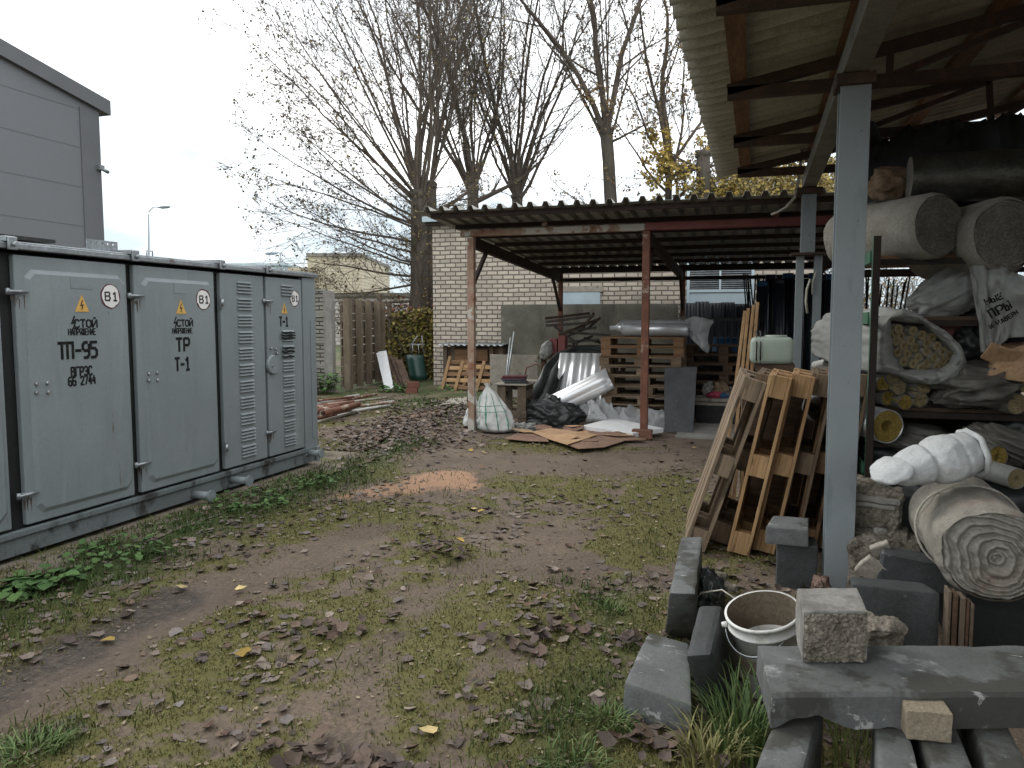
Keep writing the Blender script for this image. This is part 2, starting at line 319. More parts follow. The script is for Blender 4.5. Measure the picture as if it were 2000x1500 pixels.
M['stripe'] = mat('green_stripe', (.10, .27, .19), None, 9, .7)
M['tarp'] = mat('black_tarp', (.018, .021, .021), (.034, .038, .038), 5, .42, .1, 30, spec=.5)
M['greytarp'] = mat('grey_film', (.34, .34, .33), (.26, .26, .25), 5, .5, .1, 30)
M['alu'] = mat('bright_aluminium', (.82, .83, .84), (.70, .71, .72), 2, .34, .02, 20, .45, fine=.03)
M['foil'] = mat('silver_foil', (.74, .76, .78), (.56, .58, .60), 4, .28, .25, 18, .55, fine=.05)
M['film'] = mat('clear_film', (.74, .76, .77), (.66, .68, .69), 4, .2, .1, 8, trans=.6, spec=.6, fine=.05)
M['bag'] = mat('milky_plastic_bag', (.44, .445, .42), (.34, .345, .325), 4, .4, .3, 12, trans=.16, spec=.5, fine=.08)
M['dustbag'] = mat('dusty_plastic', (.235, .225, .20), (.15, .143, .126), 5, .45, .3, 14, trans=.12, spec=.5, fine=.1)
M['foam'] = mat('white_foam', (.68, .69, .70), (.62, .63, .63), 8, .8, .1, 80, fine=.05)
M['slate'] = mat('grey_rubber_slab', (.088, .092, .098), (.065, .068, .074), 6, .75, .12, 60, fine=.3, spots=[((.17, .175, .18), 12, .64, .06)])
M['tank'] = mat('milky_tank', (.46, .53, .46), (.41, .48, .41), 3, .35, .02, 20, trans=.08, spec=.5, fine=.04)
M['blue'] = mat('blue_plastic', (.03, .10, .22), None, 6, .4)
M['navy'] = mat('dark_roll_wrap', (.012, .016, .026), (.022, .026, .038), 4, .4, .1, 20, spec=.5)
M['wool'] = mat('dusty_mineral_wool', (.31, .293, .255), (.23, .213, .183), 5, 1, .4, 45, fine=.2, spec=.1, spots=[((.24, .20, .16), 6, .63, .08), ((.30, .22, .18), 2, .60, .2)])
M['wool2'] = mat('white_wool', (.56, .575, .575), (.46, .475, .475), 6, 1, .3, 40, fine=.12, spec=.1)
M['woolend'] = mat('wool_edge', (.26, .245, .21), (.15, .14, .12), 5, 1, .8, 40, fine=.35, spec=.1, stretch=(1, 1, 1))
M['ywool'] = mat('yellow_mineral_wool', (.33, .245, .07), (.22, .155, .04), 14, 1, .7, 70, fine=.4, spec=.1)
M['ywool2'] = mat('pale_mineral_wool', (.32, .265, .15), (.22, .178, .095), 14, 1, .6, 70, fine=.35, spec=.1)
M['grn'] = mat('green_rack_paint', (.06, .16, .10), (.045, .12, .075), 7, .5, .05, 40, spots=[((.13, .07, .045), 7, .6, .08)])
M['rackrust'] = mat('brown_rack_steel', (.035, .023, .018), (.022, .016, .014), 7, .7, .1, 40)
M['bucket'] = mat('white_bucket_plastic', (.68, .68, .65), (.60, .60, .57), 5, .45, .05, 40, fine=.08, spots=[((.36, .33, .28), 5, .6, .08), ((.15, .14, .12), 15, .70, .03)])
M['mud'] = mat('dried_mud', (.20, .165, .12), (.14, .112, .08), 6, .95, .4, 40, spots=[((.55, .54, .5), 5, .6, .05)])
M['bark'] = mat('tree_bark', (.105, .088, .07), (.062, .052, .042), 6, .95, .6, 22, stretch=(1, 1, .25), spots=[((.10, .105, .05), 3, .58, .12)])
M['twig'] = mat('twig_bark', (.125, .10, .08), (.085, .068, .053), 3, .9)
M['leafatt'] = mat('leaf', (.2, .15, .1), None, 30, .75, fine=.2, attr='Col', spec=.25)
M['grassatt'] = mat('grass_blade', (.1, .12, .03), None, 30, .6, fine=0, attr='Col', spec=.25)
M['greenpl'] = mat('dark_green_plastic', (.012, .055, .045), None, 6, .4, spec=.5)
M['paleblue'] = mat('pale_blue_paint', (.46, .56, .60), (.40, .49, .53), 3, .5, fine=.04)
M['lampgrey'] = mat('lamp_steel', (.25, .29, .31), None, 5, .5)
M['pvc'] = mat('grey_white_pipe', (.55, .55, .52), (.45, .45, .42), 6, .45)
M['wire'] = mat('pale_cord', (.5, .47, .4), None, 9, .7)
M['redbag'] = mat('red_cloth', (.38, .06, .10), (.28, .05, .08), 9, .8)
M['brown'] = mat('brown_cloth', (.26, .18, .115), (.18, .12, .08), 9, .9, .2, 40)
# ================================================================== GROUND
def vnoise(x, y, seed=0):
    xi = np.floor(x); yi = np.floor(y); fx = x-xi; fy = y-yi; fx = fx*fx*(3-2*fx); fy = fy*fy*(3-2*fy)
    def h(a, b):
        q = np.sin(a*127.1+b*311.7+seed*74.7)*43758.5453; return q-np.floor(q)
    return (h(xi, yi)*(1-fx)+h(xi+1, yi)*fx)*(1-fy)+(h(xi, yi+1)*(1-fx)+h(xi+1, yi+1)*fx)*fy
def fbm(x, y, o=4, seed=0):
    s = 0; a = .5; t = 0
    for i in range(o): s = s+a*vnoise(x*2**i, y*2**i, seed+i*13); t += a; a *= .55
    return s/t
def line(*pp): return [tuple(G(*p))[:2] for p in pp]
def dist(x, y, pl):
    d = np.full(np.shape(x), 1e9)
    for (a, b), (c, e) in zip(pl, pl[1:]):
        dx, dy = c-a, e-b; t = np.clip(((x-a)*dx+(y-b)*dy)/(dx*dx+dy*dy+1e-9), 0, 1)
        d = np.minimum(d, np.hypot(x-a-t*dx, y-b-t*dy))
    return d
def soft(d, w, s): return np.clip((w+s-d)/(2*s), 0, 1)
P_rut = line((-150, 1490), (0, 1370), (250, 1235), (430, 1140), (600, 1085), (720, 1030))
P_rutwet = line((-150, 1420), (0, 1320), (200, 1225), (330, 1160))
P_mid = line((560, 1560), (680, 1400), (760, 1250), (850, 1150), (1000, 1090), (1120, 1040))
P_bare = line((760, 850), (900, 895), (1150, 905), (1420, 885), (1500, 860))
P_bare2 = line((840, 800), (760, 870))
P_sand = line((715, 960), (810, 945), (870, 925), (905, 945))
P_sand2 = line((800, 815), (870, 800))
P_green = line((-100, 1230), (120, 1150), (330, 1045), (560, 965), (720, 905), (800, 860))
P_green2 = line((1180, 1150), (1200, 1300), (1080, 1440), (1130, 1560))
P_green3 = line((-60, 1440), (110, 1440))
P_lef = line((730, 880), (800, 835), (880, 800))
P_lef2 = line((560, 1030), (700, 985), (900, 1010), (1250, 960), (1370, 900))
P_lef3 = line((-50, 1260), (200, 1150), (420, 1060), (620, 990))
P_shed = line((1420, 1100), (1700, 1130), (2100, 1130))
def masks(x, y):
    n1 = fbm(x*1.3, y*1.3, 4, 1); n2 = fbm(x*4, y*4, 3, 5); wob = (n1-.5)*.5+(n2-.5)*.25
    inside = np.clip((y-9.3+wob*1.2)*2.5, 0, 1)*np.clip((x+4.2+wob)*2.5, 0, 1)
    shed = np.clip((x-.25+wob*.6)*3, 0, 1)*np.clip((9.5-y)*2, 0, 1)
    bare = np.maximum.reduce([soft(dist(x, y, P_rut)+wob*.5, .25, .12), .85*soft(dist(x, y, P_mid)+wob*.9, .17, .16), soft(dist(x, y, P_bare)+wob*1.0, .75, .3), soft(dist(x, y, P_bare2)+wob, .3, .2), inside, shed])
    sand = .8*np.clip(.55+(n2-.3)*1.5, .35, 1)*np.maximum(soft(dist(x, y, P_sand)+wob*1.1, .24, .12), soft(dist(x, y, P_sand2)+wob*.5, .2, .1))
    green = np.maximum.reduce([soft(dist(x, y, P_green)+wob*.9, .30, .28), .9*soft(dist(x, y, P_green2)+wob*1.1, .14, .2), soft(dist(x, y, P_green3)+wob*.4, .08, .08), np.clip((y-11.5)*.6, 0, 1)*np.clip((-4.1-x)*1.5, 0, 1)*np.clip((n1-.30)*5, 0, 1)])
    n3 = fbm(x*11, y*11, 3, 15); moss = np.clip((n1*.42+n2*.30+n3*.28-.40)*7, 0, 1)*(1-bare)*(1-sand)
    moss = np.maximum(moss, green*.75*(1-sand))
    wet = soft(dist(x, y, P_rutwet)+wob*.35, .20, .10)
    lef = np.maximum.reduce([soft(dist(x, y, P_lef)+wob, .55, .4), .55*soft(dist(x, y, P_lef2)+wob, .35, .4), .8*soft(dist(x, y, P_lef3)+wob, .3, .3)])
    return bare, sand, green, moss, wet, lef, shed
def axis(a, b, st, far, k=1.22):
    c = list(np.arange(a, b, st)); d = st; p = c[0]; q = c[-1]; pre = []; post = []
    d = st
    while p > -far: d *= k; p -= d; pre.append(p)
    d = st
    while q < far: d *= k; q += d; post.append(q)
    return np.array(pre[::-1]+c+post)
gx = axis(-6.0, 3.2, .035, 900); gy = axis(1.6, 12.5, .035, 900)
XX, YY = np.meshgrid(gx, gy); bare, sand, green, moss, wet, lef, shedm = masks(XX, YY)
SLAB = (-6.2, -4.02, 1.0, 7.9)
def gtop(x, y): return np.where((x > SLAB[0])&(x < SLAB[1])&(y > SLAB[2])&(y < SLAB[3]), .016, gheight(x, y))
def gheight(x, y):
    b, s, g, m, w, l, sh = masks(x, y); near = np.clip(1.3-np.hypot(x, y-5)/22, 0, 1)
    rut = soft(dist(x, y, P_rut), .12, .16); rut2 = soft(dist(x, y, P_mid), .12, .2)
    z = (fbm(x*.9, y*.9, 3, 3)-.5)*.10+(fbm(x*5, y*5, 3, 8)-.5)*.035+(fbm(x*18, y*18, 2, 21)-.5)*.014
    z = z*(1-.6*np.maximum(b, sh))-rut*.035-rut2*.018+m*.012+s*.02
    flat = np.clip((x+3.95)*4, 0, 1)                    # keep level under the kiosk plinth
    return z*near*np.where(y > 9.5, .55, 1)*np.clip(flat, .15, 1)-.02*np.clip((x+4.0)*3, 0, 1)-.03*((x > SLAB[0]+.1)&(x < SLAB[1]-.1)&(y > 1.1)&(y < SLAB[3]-.1))
ZZ = gheight(XX, YY)
nx, ny = len(gx), len(gy)
me = bpy.data.meshes.new('ground')
vs = np.stack([XX, YY, ZZ], -1).reshape(-1, 3)
ii = (np.arange(ny-1)[:, None]*nx+np.arange(nx-1)[None, :]).ravel(); fs = np.stack([ii, ii+1, ii+1+nx, ii+nx], -1)
def fastmesh(me, vs, fs, smooth=True):
    n = fs.shape[1]
    me.vertices.add(len(vs)); me.vertices.foreach_set('co', vs.astype(np.float32).ravel()); me.loops.add(fs.size); me.loops.foreach_set('vertex_index', fs.astype(np.int32).ravel())
    me.polygons.add(len(fs)); me.polygons.foreach_set('loop_start', np.arange(0, fs.size, n, dtype=np.int32)); me.polygons.foreach_set('loop_total', np.full(len(fs), n, dtype=np.int32))
    me.polygons.foreach_set('use_smooth', np.full(len(fs), smooth)); me.update(); me.validate()
fastmesh(me, vs, fs)
def setcol(me, c, name='Col'):
    a = me.color_attributes.new(name, 'FLOAT_COLOR', 'POINT'); a.data.foreach_set('color', np.concatenate([c, np.ones((len(c), 1))], 1).astype(np.float32).ravel())
setcol(me, np.stack([moss, sand, wet], -1).reshape(-1, 3), 'Mask'); setcol(me, np.stack([green, lef, shedm], -1).reshape(-1, 3), 'Mask2')
gm = mat('soil', (.150, .114, .085), (.106, .080, .060), 1.6, .92, .55, 35, fine=.35, spots=[((.058, .046, .036), 5, .57, .14), ((.20, .17, .135), 55, .69, .03), ((.10, .075, .05), 9, .60, .1)])
t = gm.node_tree; N = t.nodes; K = t.links.new; pb = N['Principled BSDF']; cur = pb.inputs['Base Color'].links[0].from_socket
def gn(typ, **k):
    n = N.new(typ)
    for a, b in k.items(): setattr(n, a, b)
    return n
co = gn('ShaderNodeTexCoord'); a1 = gn('ShaderNodeAttribute', attribute_name='Mask'); s1 = gn('ShaderNodeSeparateColor'); K(a1.outputs['Color'], s1.inputs[0]); a2 = gn('ShaderNodeAttribute', attribute_name='Mask2'); s2 = gn('ShaderNodeSeparateColor'); K(a2.outputs['Color'], s2.inputs[0])
fn = gn('ShaderNodeTexNoise'); fn.inputs['Scale'].default_value = 26; fn.inputs['Detail'].default_value = 6; K(co.outputs['Object'], fn.inputs['Vector'])
fn2 = gn('ShaderNodeTexNoise'); fn2.inputs['Scale'].default_value = 140; fn2.inputs['Detail'].default_value = 3; K(co.outputs['Object'], fn2.inputs['Vector'])
def gmix(f, A, B):
    q = gn('ShaderNodeMixRGB'); K(f, q.inputs[0])
    for i, x in ((1, A), (2, B)):
        if hasattr(x, 'is_linked'): K(x, q.inputs[i])
        else: q.inputs[i].default_value = (*x, 1)
    return q.outputs[0]
def edge(src, ga=1.1, lo=.35, hi=.75):
    m1 = gn('ShaderNodeMath', operation='MULTIPLY_ADD'); m1.inputs[1].default_value = ga; K(src, m1.inputs[0]); m0 = gn('ShaderNodeMath', operation='SUBTRACT'); m0.inputs[1].default_value = .5; K(fn.outputs[0], m0.inputs[0]); K(m0.outputs[0], m1.inputs[2])
    r = gn('ShaderNodeMapRange'); r.inputs[1].default_value = lo; r.inputs[2].default_value = hi; K(m1.outputs[0], r.inputs[0]); return r.outputs[0]
mossc = gmix(fn2.outputs[0], (.058, .055, .020), (.138, .126, .042)); mossg = gmix(s2.outputs[0], mossc, (.042, .056, .018))
cur = gmix(edge(s1.outputs[0]), cur, mossg)
sandc = gmix(fn2.outputs[0], (.24, .138, .085), (.33, .205, .132)); cur = gmix(edge(s1.outputs[1]), cur, sandc)
cur = gmix(edge(s1.outputs[2], .8, .35, 1.0), cur, (.036, .028, .022)); K(cur, pb.inputs['Base Color'])
rr = gn('ShaderNodeMapRange'); rr.inputs[3].default_value = .95; rr.inputs[4].default_value = .22; K(s1.outputs[2], rr.inputs[0]); K(rr.outputs[0], pb.inputs['Roughness'])
me.materials.append(gm); ground = bpy.data.objects.new('ground', me); COL.objects.link(ground); tag(ground, 'brown trodden earth yard with moss, wheel ruts and a patch of orange sand', None, None, 'structure')
# ------------------------------------------------------------------ grass, moss sprigs and fallen leaves (uncountable)
rs = np.random.RandomState(3)
def scatter(n, d0, d1, pw=1.35):
    u = rs.rand(n); a, b = d0**(2-pw), d1**(2-pw); d = (a+(b-a)*u)**(1/(2-pw)); l = (rs.rand(n)-.5)*1.42*d
    return -_st*d+_ct*l, _ct*d+_st*l, d
def free(x, y):                                        # outside plinth, building and other solid footprints
    return ((x > -4.40) | (y > 7.9))&(y < 16.7)&((x > -8.3) | (y < 14.0))
def blades(name, n, d0, d1, dens, hgt, wid, cols, label, lean=.7):
    x, y, d = scatter(n, d0, d1); ok = free(x, y)&(rs.rand(n) < dens(x, y)); x, y, d = x[ok], y[ok], d[ok]; n = len(x); z = gtop(x, y)-.004
    h = hgt(x, y, n); a = rs.rand(n)*6.283; la = rs.rand(n)*6.283; ln = rs.rand(n)*lean*h; w = wid*(1+d*.12)*(.7+.6*rs.rand(n))
    bx, by = np.cos(a)*w, np.sin(a)*w; lx, ly = np.cos(la)*ln, np.sin(la)*ln
    v = np.zeros((n, 5, 3)); v[:, 0] = np.stack([x-bx, y-by, z], -1); v[:, 1] = np.stack([x+bx, y+by, z], -1)
    v[:, 2] = np.stack([x+bx*.7+lx*.35, y+by*.7+ly*.35, z+h*.6], -1); v[:, 3] = np.stack([x-bx*.7+lx*.35, y-by*.7+ly*.35, z+h*.6], -1); v[:, 4] = np.stack([x+lx, y+ly, z+h*(1-.35*ln/np.maximum(h, 1e-6))], -1)
    b = np.arange(n)[:, None]*5; tri = np.concatenate([b+[0, 1, 2], b+[0, 2, 3], b+[3, 2, 4]], 0)
    me = bpy.data.meshes.new(name); fastmesh(me, v.reshape(-1, 3), tri, False); k = rs.rand(n)[:, None]; g = masks(x, y)[2][:, None]
    c = (cols[0]*(1-k)+cols[1]*k)*(1-g)+(cols[2]*(1-k)+cols[3]*k)*g; setcol(me, np.repeat(c*(.7+.6*rs.rand(n)[:, None]), 5, 0))
    me.materials.append(M['grassatt']); o = bpy.data.objects.new(name, me); COL.objects.link(o); tag(o, label, None, None, 'stuff'); return o
A = np.array
blades('moss', 230000, 2.2, 13, lambda x, y: np.clip(masks(x, y)[3]*1.1-.05, 0, 1), lambda x, y, n: .010+.018*rs.rand(n), .0022, (A((.082, .080, .027)), A((.175, .165, .056)), A((.05, .07, .02)), A((.105, .135, .038))), 'yellowish moss and short turf over the yard', 1.2)
blades('grass', 170000, 2.2, 15, lambda x, y: np.clip(masks(x, y)[2]*1.1*np.clip((fbm(x*5, y*5, 3, 77)-.38)*6, 0, 1)+.10*np.clip((fbm(x*3, y*3, 3, 31)-.56)*9, 0, 1)*(1-masks(x, y)[0]), 0, 1), lambda x, y, n: (.025+.06*rs.rand(n))*(.7+.7*fbm(x*4, y*4, 2, 9)), .0024, (A((.05, .068, .02)), A((.10, .115, .036)), A((.032, .06, .017)), A((.07, .108, .03))), 'green grass growing in tufts along the kiosk and kerbs', 1.1)
def leaves(name, x, y, z, size, cols, label, flat=.5):
    n = len(x); a = rs.rand(n)*6.283; ca, sa = np.cos(a), np.sin(a); prof = [(0, .03), (.25, .42), (.6, .36), (1, .02)]; L_ = size
    cup = (rs.rand(n)-.2)*.9; tw = (rs.rand(n)-.5)*.9; tilt = (rs.rand(n)-.5)*flat; tilt2 = (rs.rand(n)-.5)*flat
    v = np.zeros((n, 12, 3))
    for i, (u, w) in enumerate(prof):
        for j, s in enumerate((-1, 0, 1)):
            lx = (u-.5)*L_; ly = s*w*L_*(1+(rs.rand(n)-.5)*.75); lx = lx+(rs.rand(n)-.5)*.22*L_*abs(s); lz = cup*abs(s)*w*L_+cup*(u-.5)**2*L_*1.4+tw*s*w*u*L_+tilt*lx+tilt2*ly
            v[:, i*3+j] = np.stack([x+lx*ca-ly*sa, y+lx*sa+ly*ca, lz], -1)
    v[:, :, 2] += (z+.004-v[:, :, 2].min(1))[:, None]
    b = np.arange(n)[:, None]*12; f = np.concatenate([b+[i*3+j, i*3+j+1, i*3+j+4, i*3+j+3] for i in range(3) for j in range(2)], 0)
    me = bpy.data.meshes.new(name); fastmesh(me, v.reshape(-1, 3), f, True); c = cols[rs.randint(0, len(cols), n)]*(.65+.7*rs.rand(n)[:, None]); setcol(me, np.repeat(c, 12, 0))
    me.materials.append(M['leafatt']); o = bpy.data.objects.new(name, me); COL.objects.link(o); tag(o, label, None, None, 'stuff'); return o
LC = A([(.15, .118, .102), (.185, .148, .126), (.12, .092, .08), (.22, .175, .145), (.135, .085, .06), (.09, .068, .058), (.25, .205, .165), (.17, .12, .085), (.17, .148, .138), (.155, .128, .118)])
x, y, d = scatter(17000, 2.2, 17, 1.25); bb_, ss_, gg_, mm_, ww_, ll_, sh_ = masks(x, y); cl = np.clip((fbm(x*2.2, y*2.2, 3, 51)-.47)*6, 0, 1)
ok = free(x, y)&(rs.rand(len(x)) < np.clip(.10+.75*cl*(1-bb_*.8)+ll_*.9+.12*gg_-.25*ss_-.06*bb_, 0, 1)*(1-.8*soft(dist(x, y, P_rut), .25, .1))*(1-.45*soft(dist(x, y, P_mid), .15, .12))*np.clip(.85+(d-3)*.08, .85, 1)*np.where((x > -3.9)&(y > 10.3), .05, 1)*(1-.85*sh_)); x, y, d = x[ok], y[ok], d[ok]
leaves('fallen_leaves', x, y, gtop(x, y), .025+.048*rs.rand(len(x))**1.2, LC*.8, 'dry brown poplar leaves lying over the yard')
n_ = 2600; k_ = rs.rand(n_); pl_ = A(P_lef+[tuple(G(960, 790))[:2]]); seg = np.minimum((k_*(len(pl_)-1)).astype(int), len(pl_)-2); f_ = (k_*(len(pl_)-1)-seg)[:, None]; q_ = pl_[seg]*(1-f_)+pl_[seg+1]*f_+rs.randn(n_, 2)*[.55, .6]
ok = free(q_[:, 0], q_[:, 1])&((q_[:, 0] < -3.9) | (q_[:, 1] < 10)); q_ = q_[ok]; leaves('leaf_drift', q_[:, 0], q_[:, 1], gtop(q_[:, 0], q_[:, 1])+rs.rand(len(q_))*.015, .035+.05*rs.rand(len(q_)), LC*.85, 'drift of dead leaves on the track left of the canopy', .8)
x, y, d = scatter(12000, 2.2, 12, 1.3); ok = free(x, y)&(rs.rand(len(x)) < .25+.7*masks(x, y)[3]); x, y = x[ok], y[ok]; leaves('leaf_crumbs', x, y, gtop(x, y), .008+.016*rs.rand(len(x)), A([(.20, .155, .11), (.13, .10, .075), (.26, .21, .14), (.10, .075, .055)]), 'crumbs of dead leaves and straw trodden into the yard', .6)
# leaf heaps (kerb foot, bottom edge)
def heap(px, py, n, r, label):
    c = G(px, py); x = c.x+rs.randn(n)*r; y = c.y+rs.randn(n)*r*.7; return x, y
hx, hy = [np.concatenate(k) for k in zip(heap(720, 1490, 60, .10, ''), heap(1290, 1450, 40, .09, ''), heap(1245, 1250, 14, .06, ''), heap(1010, 1260, 26, .10, ''), heap(1080, 1225, 18, .08, ''), heap(640, 1230, 22, .1, ''), heap(870, 1085, 18, .1, ''), heap(600, 1460, 16, .08, ''))]
leaves('leaf_litter', hx, hy, gheight(hx, hy)+rs.rand(len(hx))*.03, .045+.035*rs.rand(len(hx)), A([(.095, .07, .058), (.07, .052, .044), (.10, .07, .052), (.13, .10, .085), (.085, .056, .042)]), 'heaps of curled brown leaves by the kerbs', .9)
# few yellow leaves
pts = [G(*p) for p in ((940, 1000), (925, 995), (210, 1240), (470, 1145), (355, 1143), (840, 1425), (475, 1282), (900, 1065), (1355, 875), (945, 885), (920, 880))]
leaves('yellow_leaves', A([p.x for p in pts]), A([p.y for p in pts]), gheight(A([p.x for p in pts]), A([p.y for p in pts]))+.012, A([.07]*len(pts)), A([(.42, .33, .14), (.46, .36, .17), (.40, .27, .07)]), 'scattered yellow leaves on the yard')
# small stones and crumbs
x, y, d = scatter(5000, 2.3, 12, 1.2); ok = free(x, y)&(rs.rand(len(x)) < .18+.6*masks(x, y)[0]); x, y = x[ok], y[ok]; n = len(x); z = gheight(x, y); r = .003+.007*rs.rand(n)**3*(1+(rs.rand(n) < .03)*1.2)
oct_ = A([(1, 0, 0), (-1, 0, 0), (0, 1, 0), (0, -1, 0), (0, 0, .7), (0, 0, -.7)]); v = oct_[None]*(.7+.6*rs.rand(n, 6, 1))*r[:, None, None]+np.stack([x, y, z], -1)[:, None]
f = np.concatenate([np.arange(n)[:, None]*6+q for q in ([0, 2, 4], [2, 1, 4], [1, 3, 4], [3, 0, 4], [2, 0, 5], [1, 2, 5], [3, 1, 5], [0, 3, 5])], 0)
me = bpy.data.meshes.new('gravel'); fastmesh(me, v.reshape(-1, 3), f, False); me.materials.append(mat('pebble', (.28, .25, .21), (.15, .125, .10), 9, .9)); o = bpy.data.objects.new('gravel', me); COL.objects.link(o); tag(o, 'small stones and crumbs trodden into the earth', None, None, 'stuff')
def gz(x, y): return float(gheight(A([x]), A([y]))[0])
# tufts of long grass (countable clumps)
def tuft(px, py, n, h, spread, cols, label, z=None, seed=1, lean=.5, w=.0045):
    rr_ = random.Random(seed); c = G(px, py) if z is None else G(px, py, z); zz = gz(c.x, c.y)-.01 if z is None else z; mb = MB(); cl = []
    for i in range(n):
        a = rr_.random()*6.283; r = spread*math.sqrt(rr_.random()); b = Vector((c.x+math.cos(a)*r, c.y+math.sin(a)*r, zz)); la = a+rr_.gauss(0, .7); H_ = h*(.55+.5*rr_.random()); ln = H_*lean*(.3+rr_.random()); d = Vector((math.cos(la), math.sin(la), 0)); s = Vector((-d.y, d.x, 0))*w*(.7+.5*rr_.random()); pts = []
        for k in range(6):
            u = k/5; p = b+d*ln*u**2.0+UP*(H_*(u-.42*lean*u**3)); ww = s*(1-u**1.7)+s*.06; pts += [p-ww, p+ww]
        mb.add(pts, [(2*k, 2*k+1, 2*k+3, 2*k+2) for k in range(5)], True); q = rr_.random(); cc = [cols[0][j]*(1-q)+cols[1][j]*q for j in range(3)]; cl += [cc]*12
    o = one('grass_tuft', mb, M['grassatt'], label, 'grass tuft', 'tufts of long grass among the kerbs'); setcol(o.data, A(cl)); return o
TG = ((.05, .10, .03), (.15, .20, .07)); TY = ((.14, .15, .05), (.30, .27, .12)); TL = ((.16, .20, .06), (.30, .33, .12))
tuft(1455, 1450, 190, .34, .13, TG, 'big tuft of long green grass beside the leaning kerb and bucket', seed=4, lean=.6)
tuft(1385, 1480, 120, .22, .10, TY, 'straw-coloured grass tuft at the foot of the leaning kerb', seed=5, lean=.7)
tuft(1655, 1500, 16, .36, .05, TL, 'few bright green blades sprouting between the foreground kerbs', seed=6, lean=.55, z=.06)
tuft(1700, 1490, 8, .30, .04, TL, 'thin light blades growing out of the dark kerb gap', seed=16, lean=.9, z=.06)
tuft(1195, 1190, 60, .09, .07, TG, 'small green grass tuft out on the moss beyond the kerbs', seed=7, lean=.8, w=.0035)
tuft(1195, 1405, 90, .10, .09, TG, 'low green tuft at the front corner of the left kerb', seed=8, lean=.9, w=.0035)
tuft(1400, 1130, 14, .16, .06, TG, 'sparse green blades behind the upright narrow kerb', seed=9, w=.003)
tuft(60, 1465, 120, .10, .11, TG, 'low green grass clump in the bottom left corner', seed=10, lean=.9, w=.0035)
tuft(1120, 1480, 110, .09, .12, TG, 'green clump of grass near the bottom edge of the yard', seed=11, lean=.9, w=.0035)
# leafy weeds
def weed(px, py, n, h, spread, size, label, seed, d=None, col=((.045, .095, .03), (.09, .16, .05)), name='weed_plant'):
    rr_ = random.Random(seed); c = G(px, py) if d is None else d; zz = gz(c.x, c.y) if d is None else c.z; mb = MB(); cl = []
    for i in range(n):
        a = rr_.random()*6.283; r = spread*math.sqrt(rr_.random()); hh = h*(.25+.75*rr_.random()); p0 = Vector((c.x+math.cos(a)*r*.6, c.y+math.sin(a)*r*.6, zz)); p1 = Vector((c.x+math.cos(a)*r, c.y+math.sin(a)*r, zz+hh)); s = size*(.6+.7*rr_.random())
        mb.tube([p0, p1], .003, 3, False); cl += [(.06, .09, .03)]*6; di = Vector((math.cos(a+rr_.gauss(0, .8)), math.sin(a+rr_.gauss(0, .8)), rr_.uniform(-.3, .5))).normalized(); sd = Vector((-di.y, di.x, rr_.uniform(-.3, .3))).normalized(); nn = di.cross(sd); pts = []
        for u, w in ((0, .08), (.25, .42), (.6, .45), (.85, .25), (1, .03)):
            m = p1+di*s*u-nn*s*.25*u*u; pts += [m-sd*s*w+nn*s*.08, m, m+sd*s*w+nn*s*.08]
        mb.add(pts, [(3*k+j, 3*k+j+1, 3*k+j+4, 3*k+j+3) for k in range(4) for j in range(2)], True); q = rr_.random(); cl += [[col[0][j]*(1-q)+col[1][j]*q for j in range(3)]]*15
    o = one(name, mb, M['leafatt'], label, 'weed', 'broad-leaved weeds'); setcol(o.data, A(cl)); return o
weed(85, 1140, 60, .06, .16, .075, 'bright green broad-leaved weed creeping beside the kiosk plinth', 1)
weed(30, 1165, 30, .06, .10, .07, 'green leafy weed patch at the left edge of the yard', 2)
weed(230, 1085, 90, .07, .30, .05, 'green weeds along the apron edge below the second kiosk door', 11)
weed(480, 985, 110, .07, .35, .045, 'green weeds on the strip beside the middle lifting stub', 12)
weed(600, 945, 80, .06, .3, .04, 'green weeds at the far end of the strip before the leaf-covered track', 13)
weed(365, 1020, 70, .05, .22, .045, 'low green weeds in the strip below the kiosk pipes', 3)
weed(630, 770, 120, .45, .35, .10, 'tall green nettles between the kiosk end and the concrete fence', 4)
weed(775, 765, 90, .16, .35, .09, 'dark green weeds at the foot of the white leaning board', 5)
weed(930, 760, 110, .10, .8, .07, 'green weeds growing in front of the leaning slatted pallets', 6)
weed(1020, 805, 24, .12, .12, .07, 'little green weed behind the upright crate', 8)
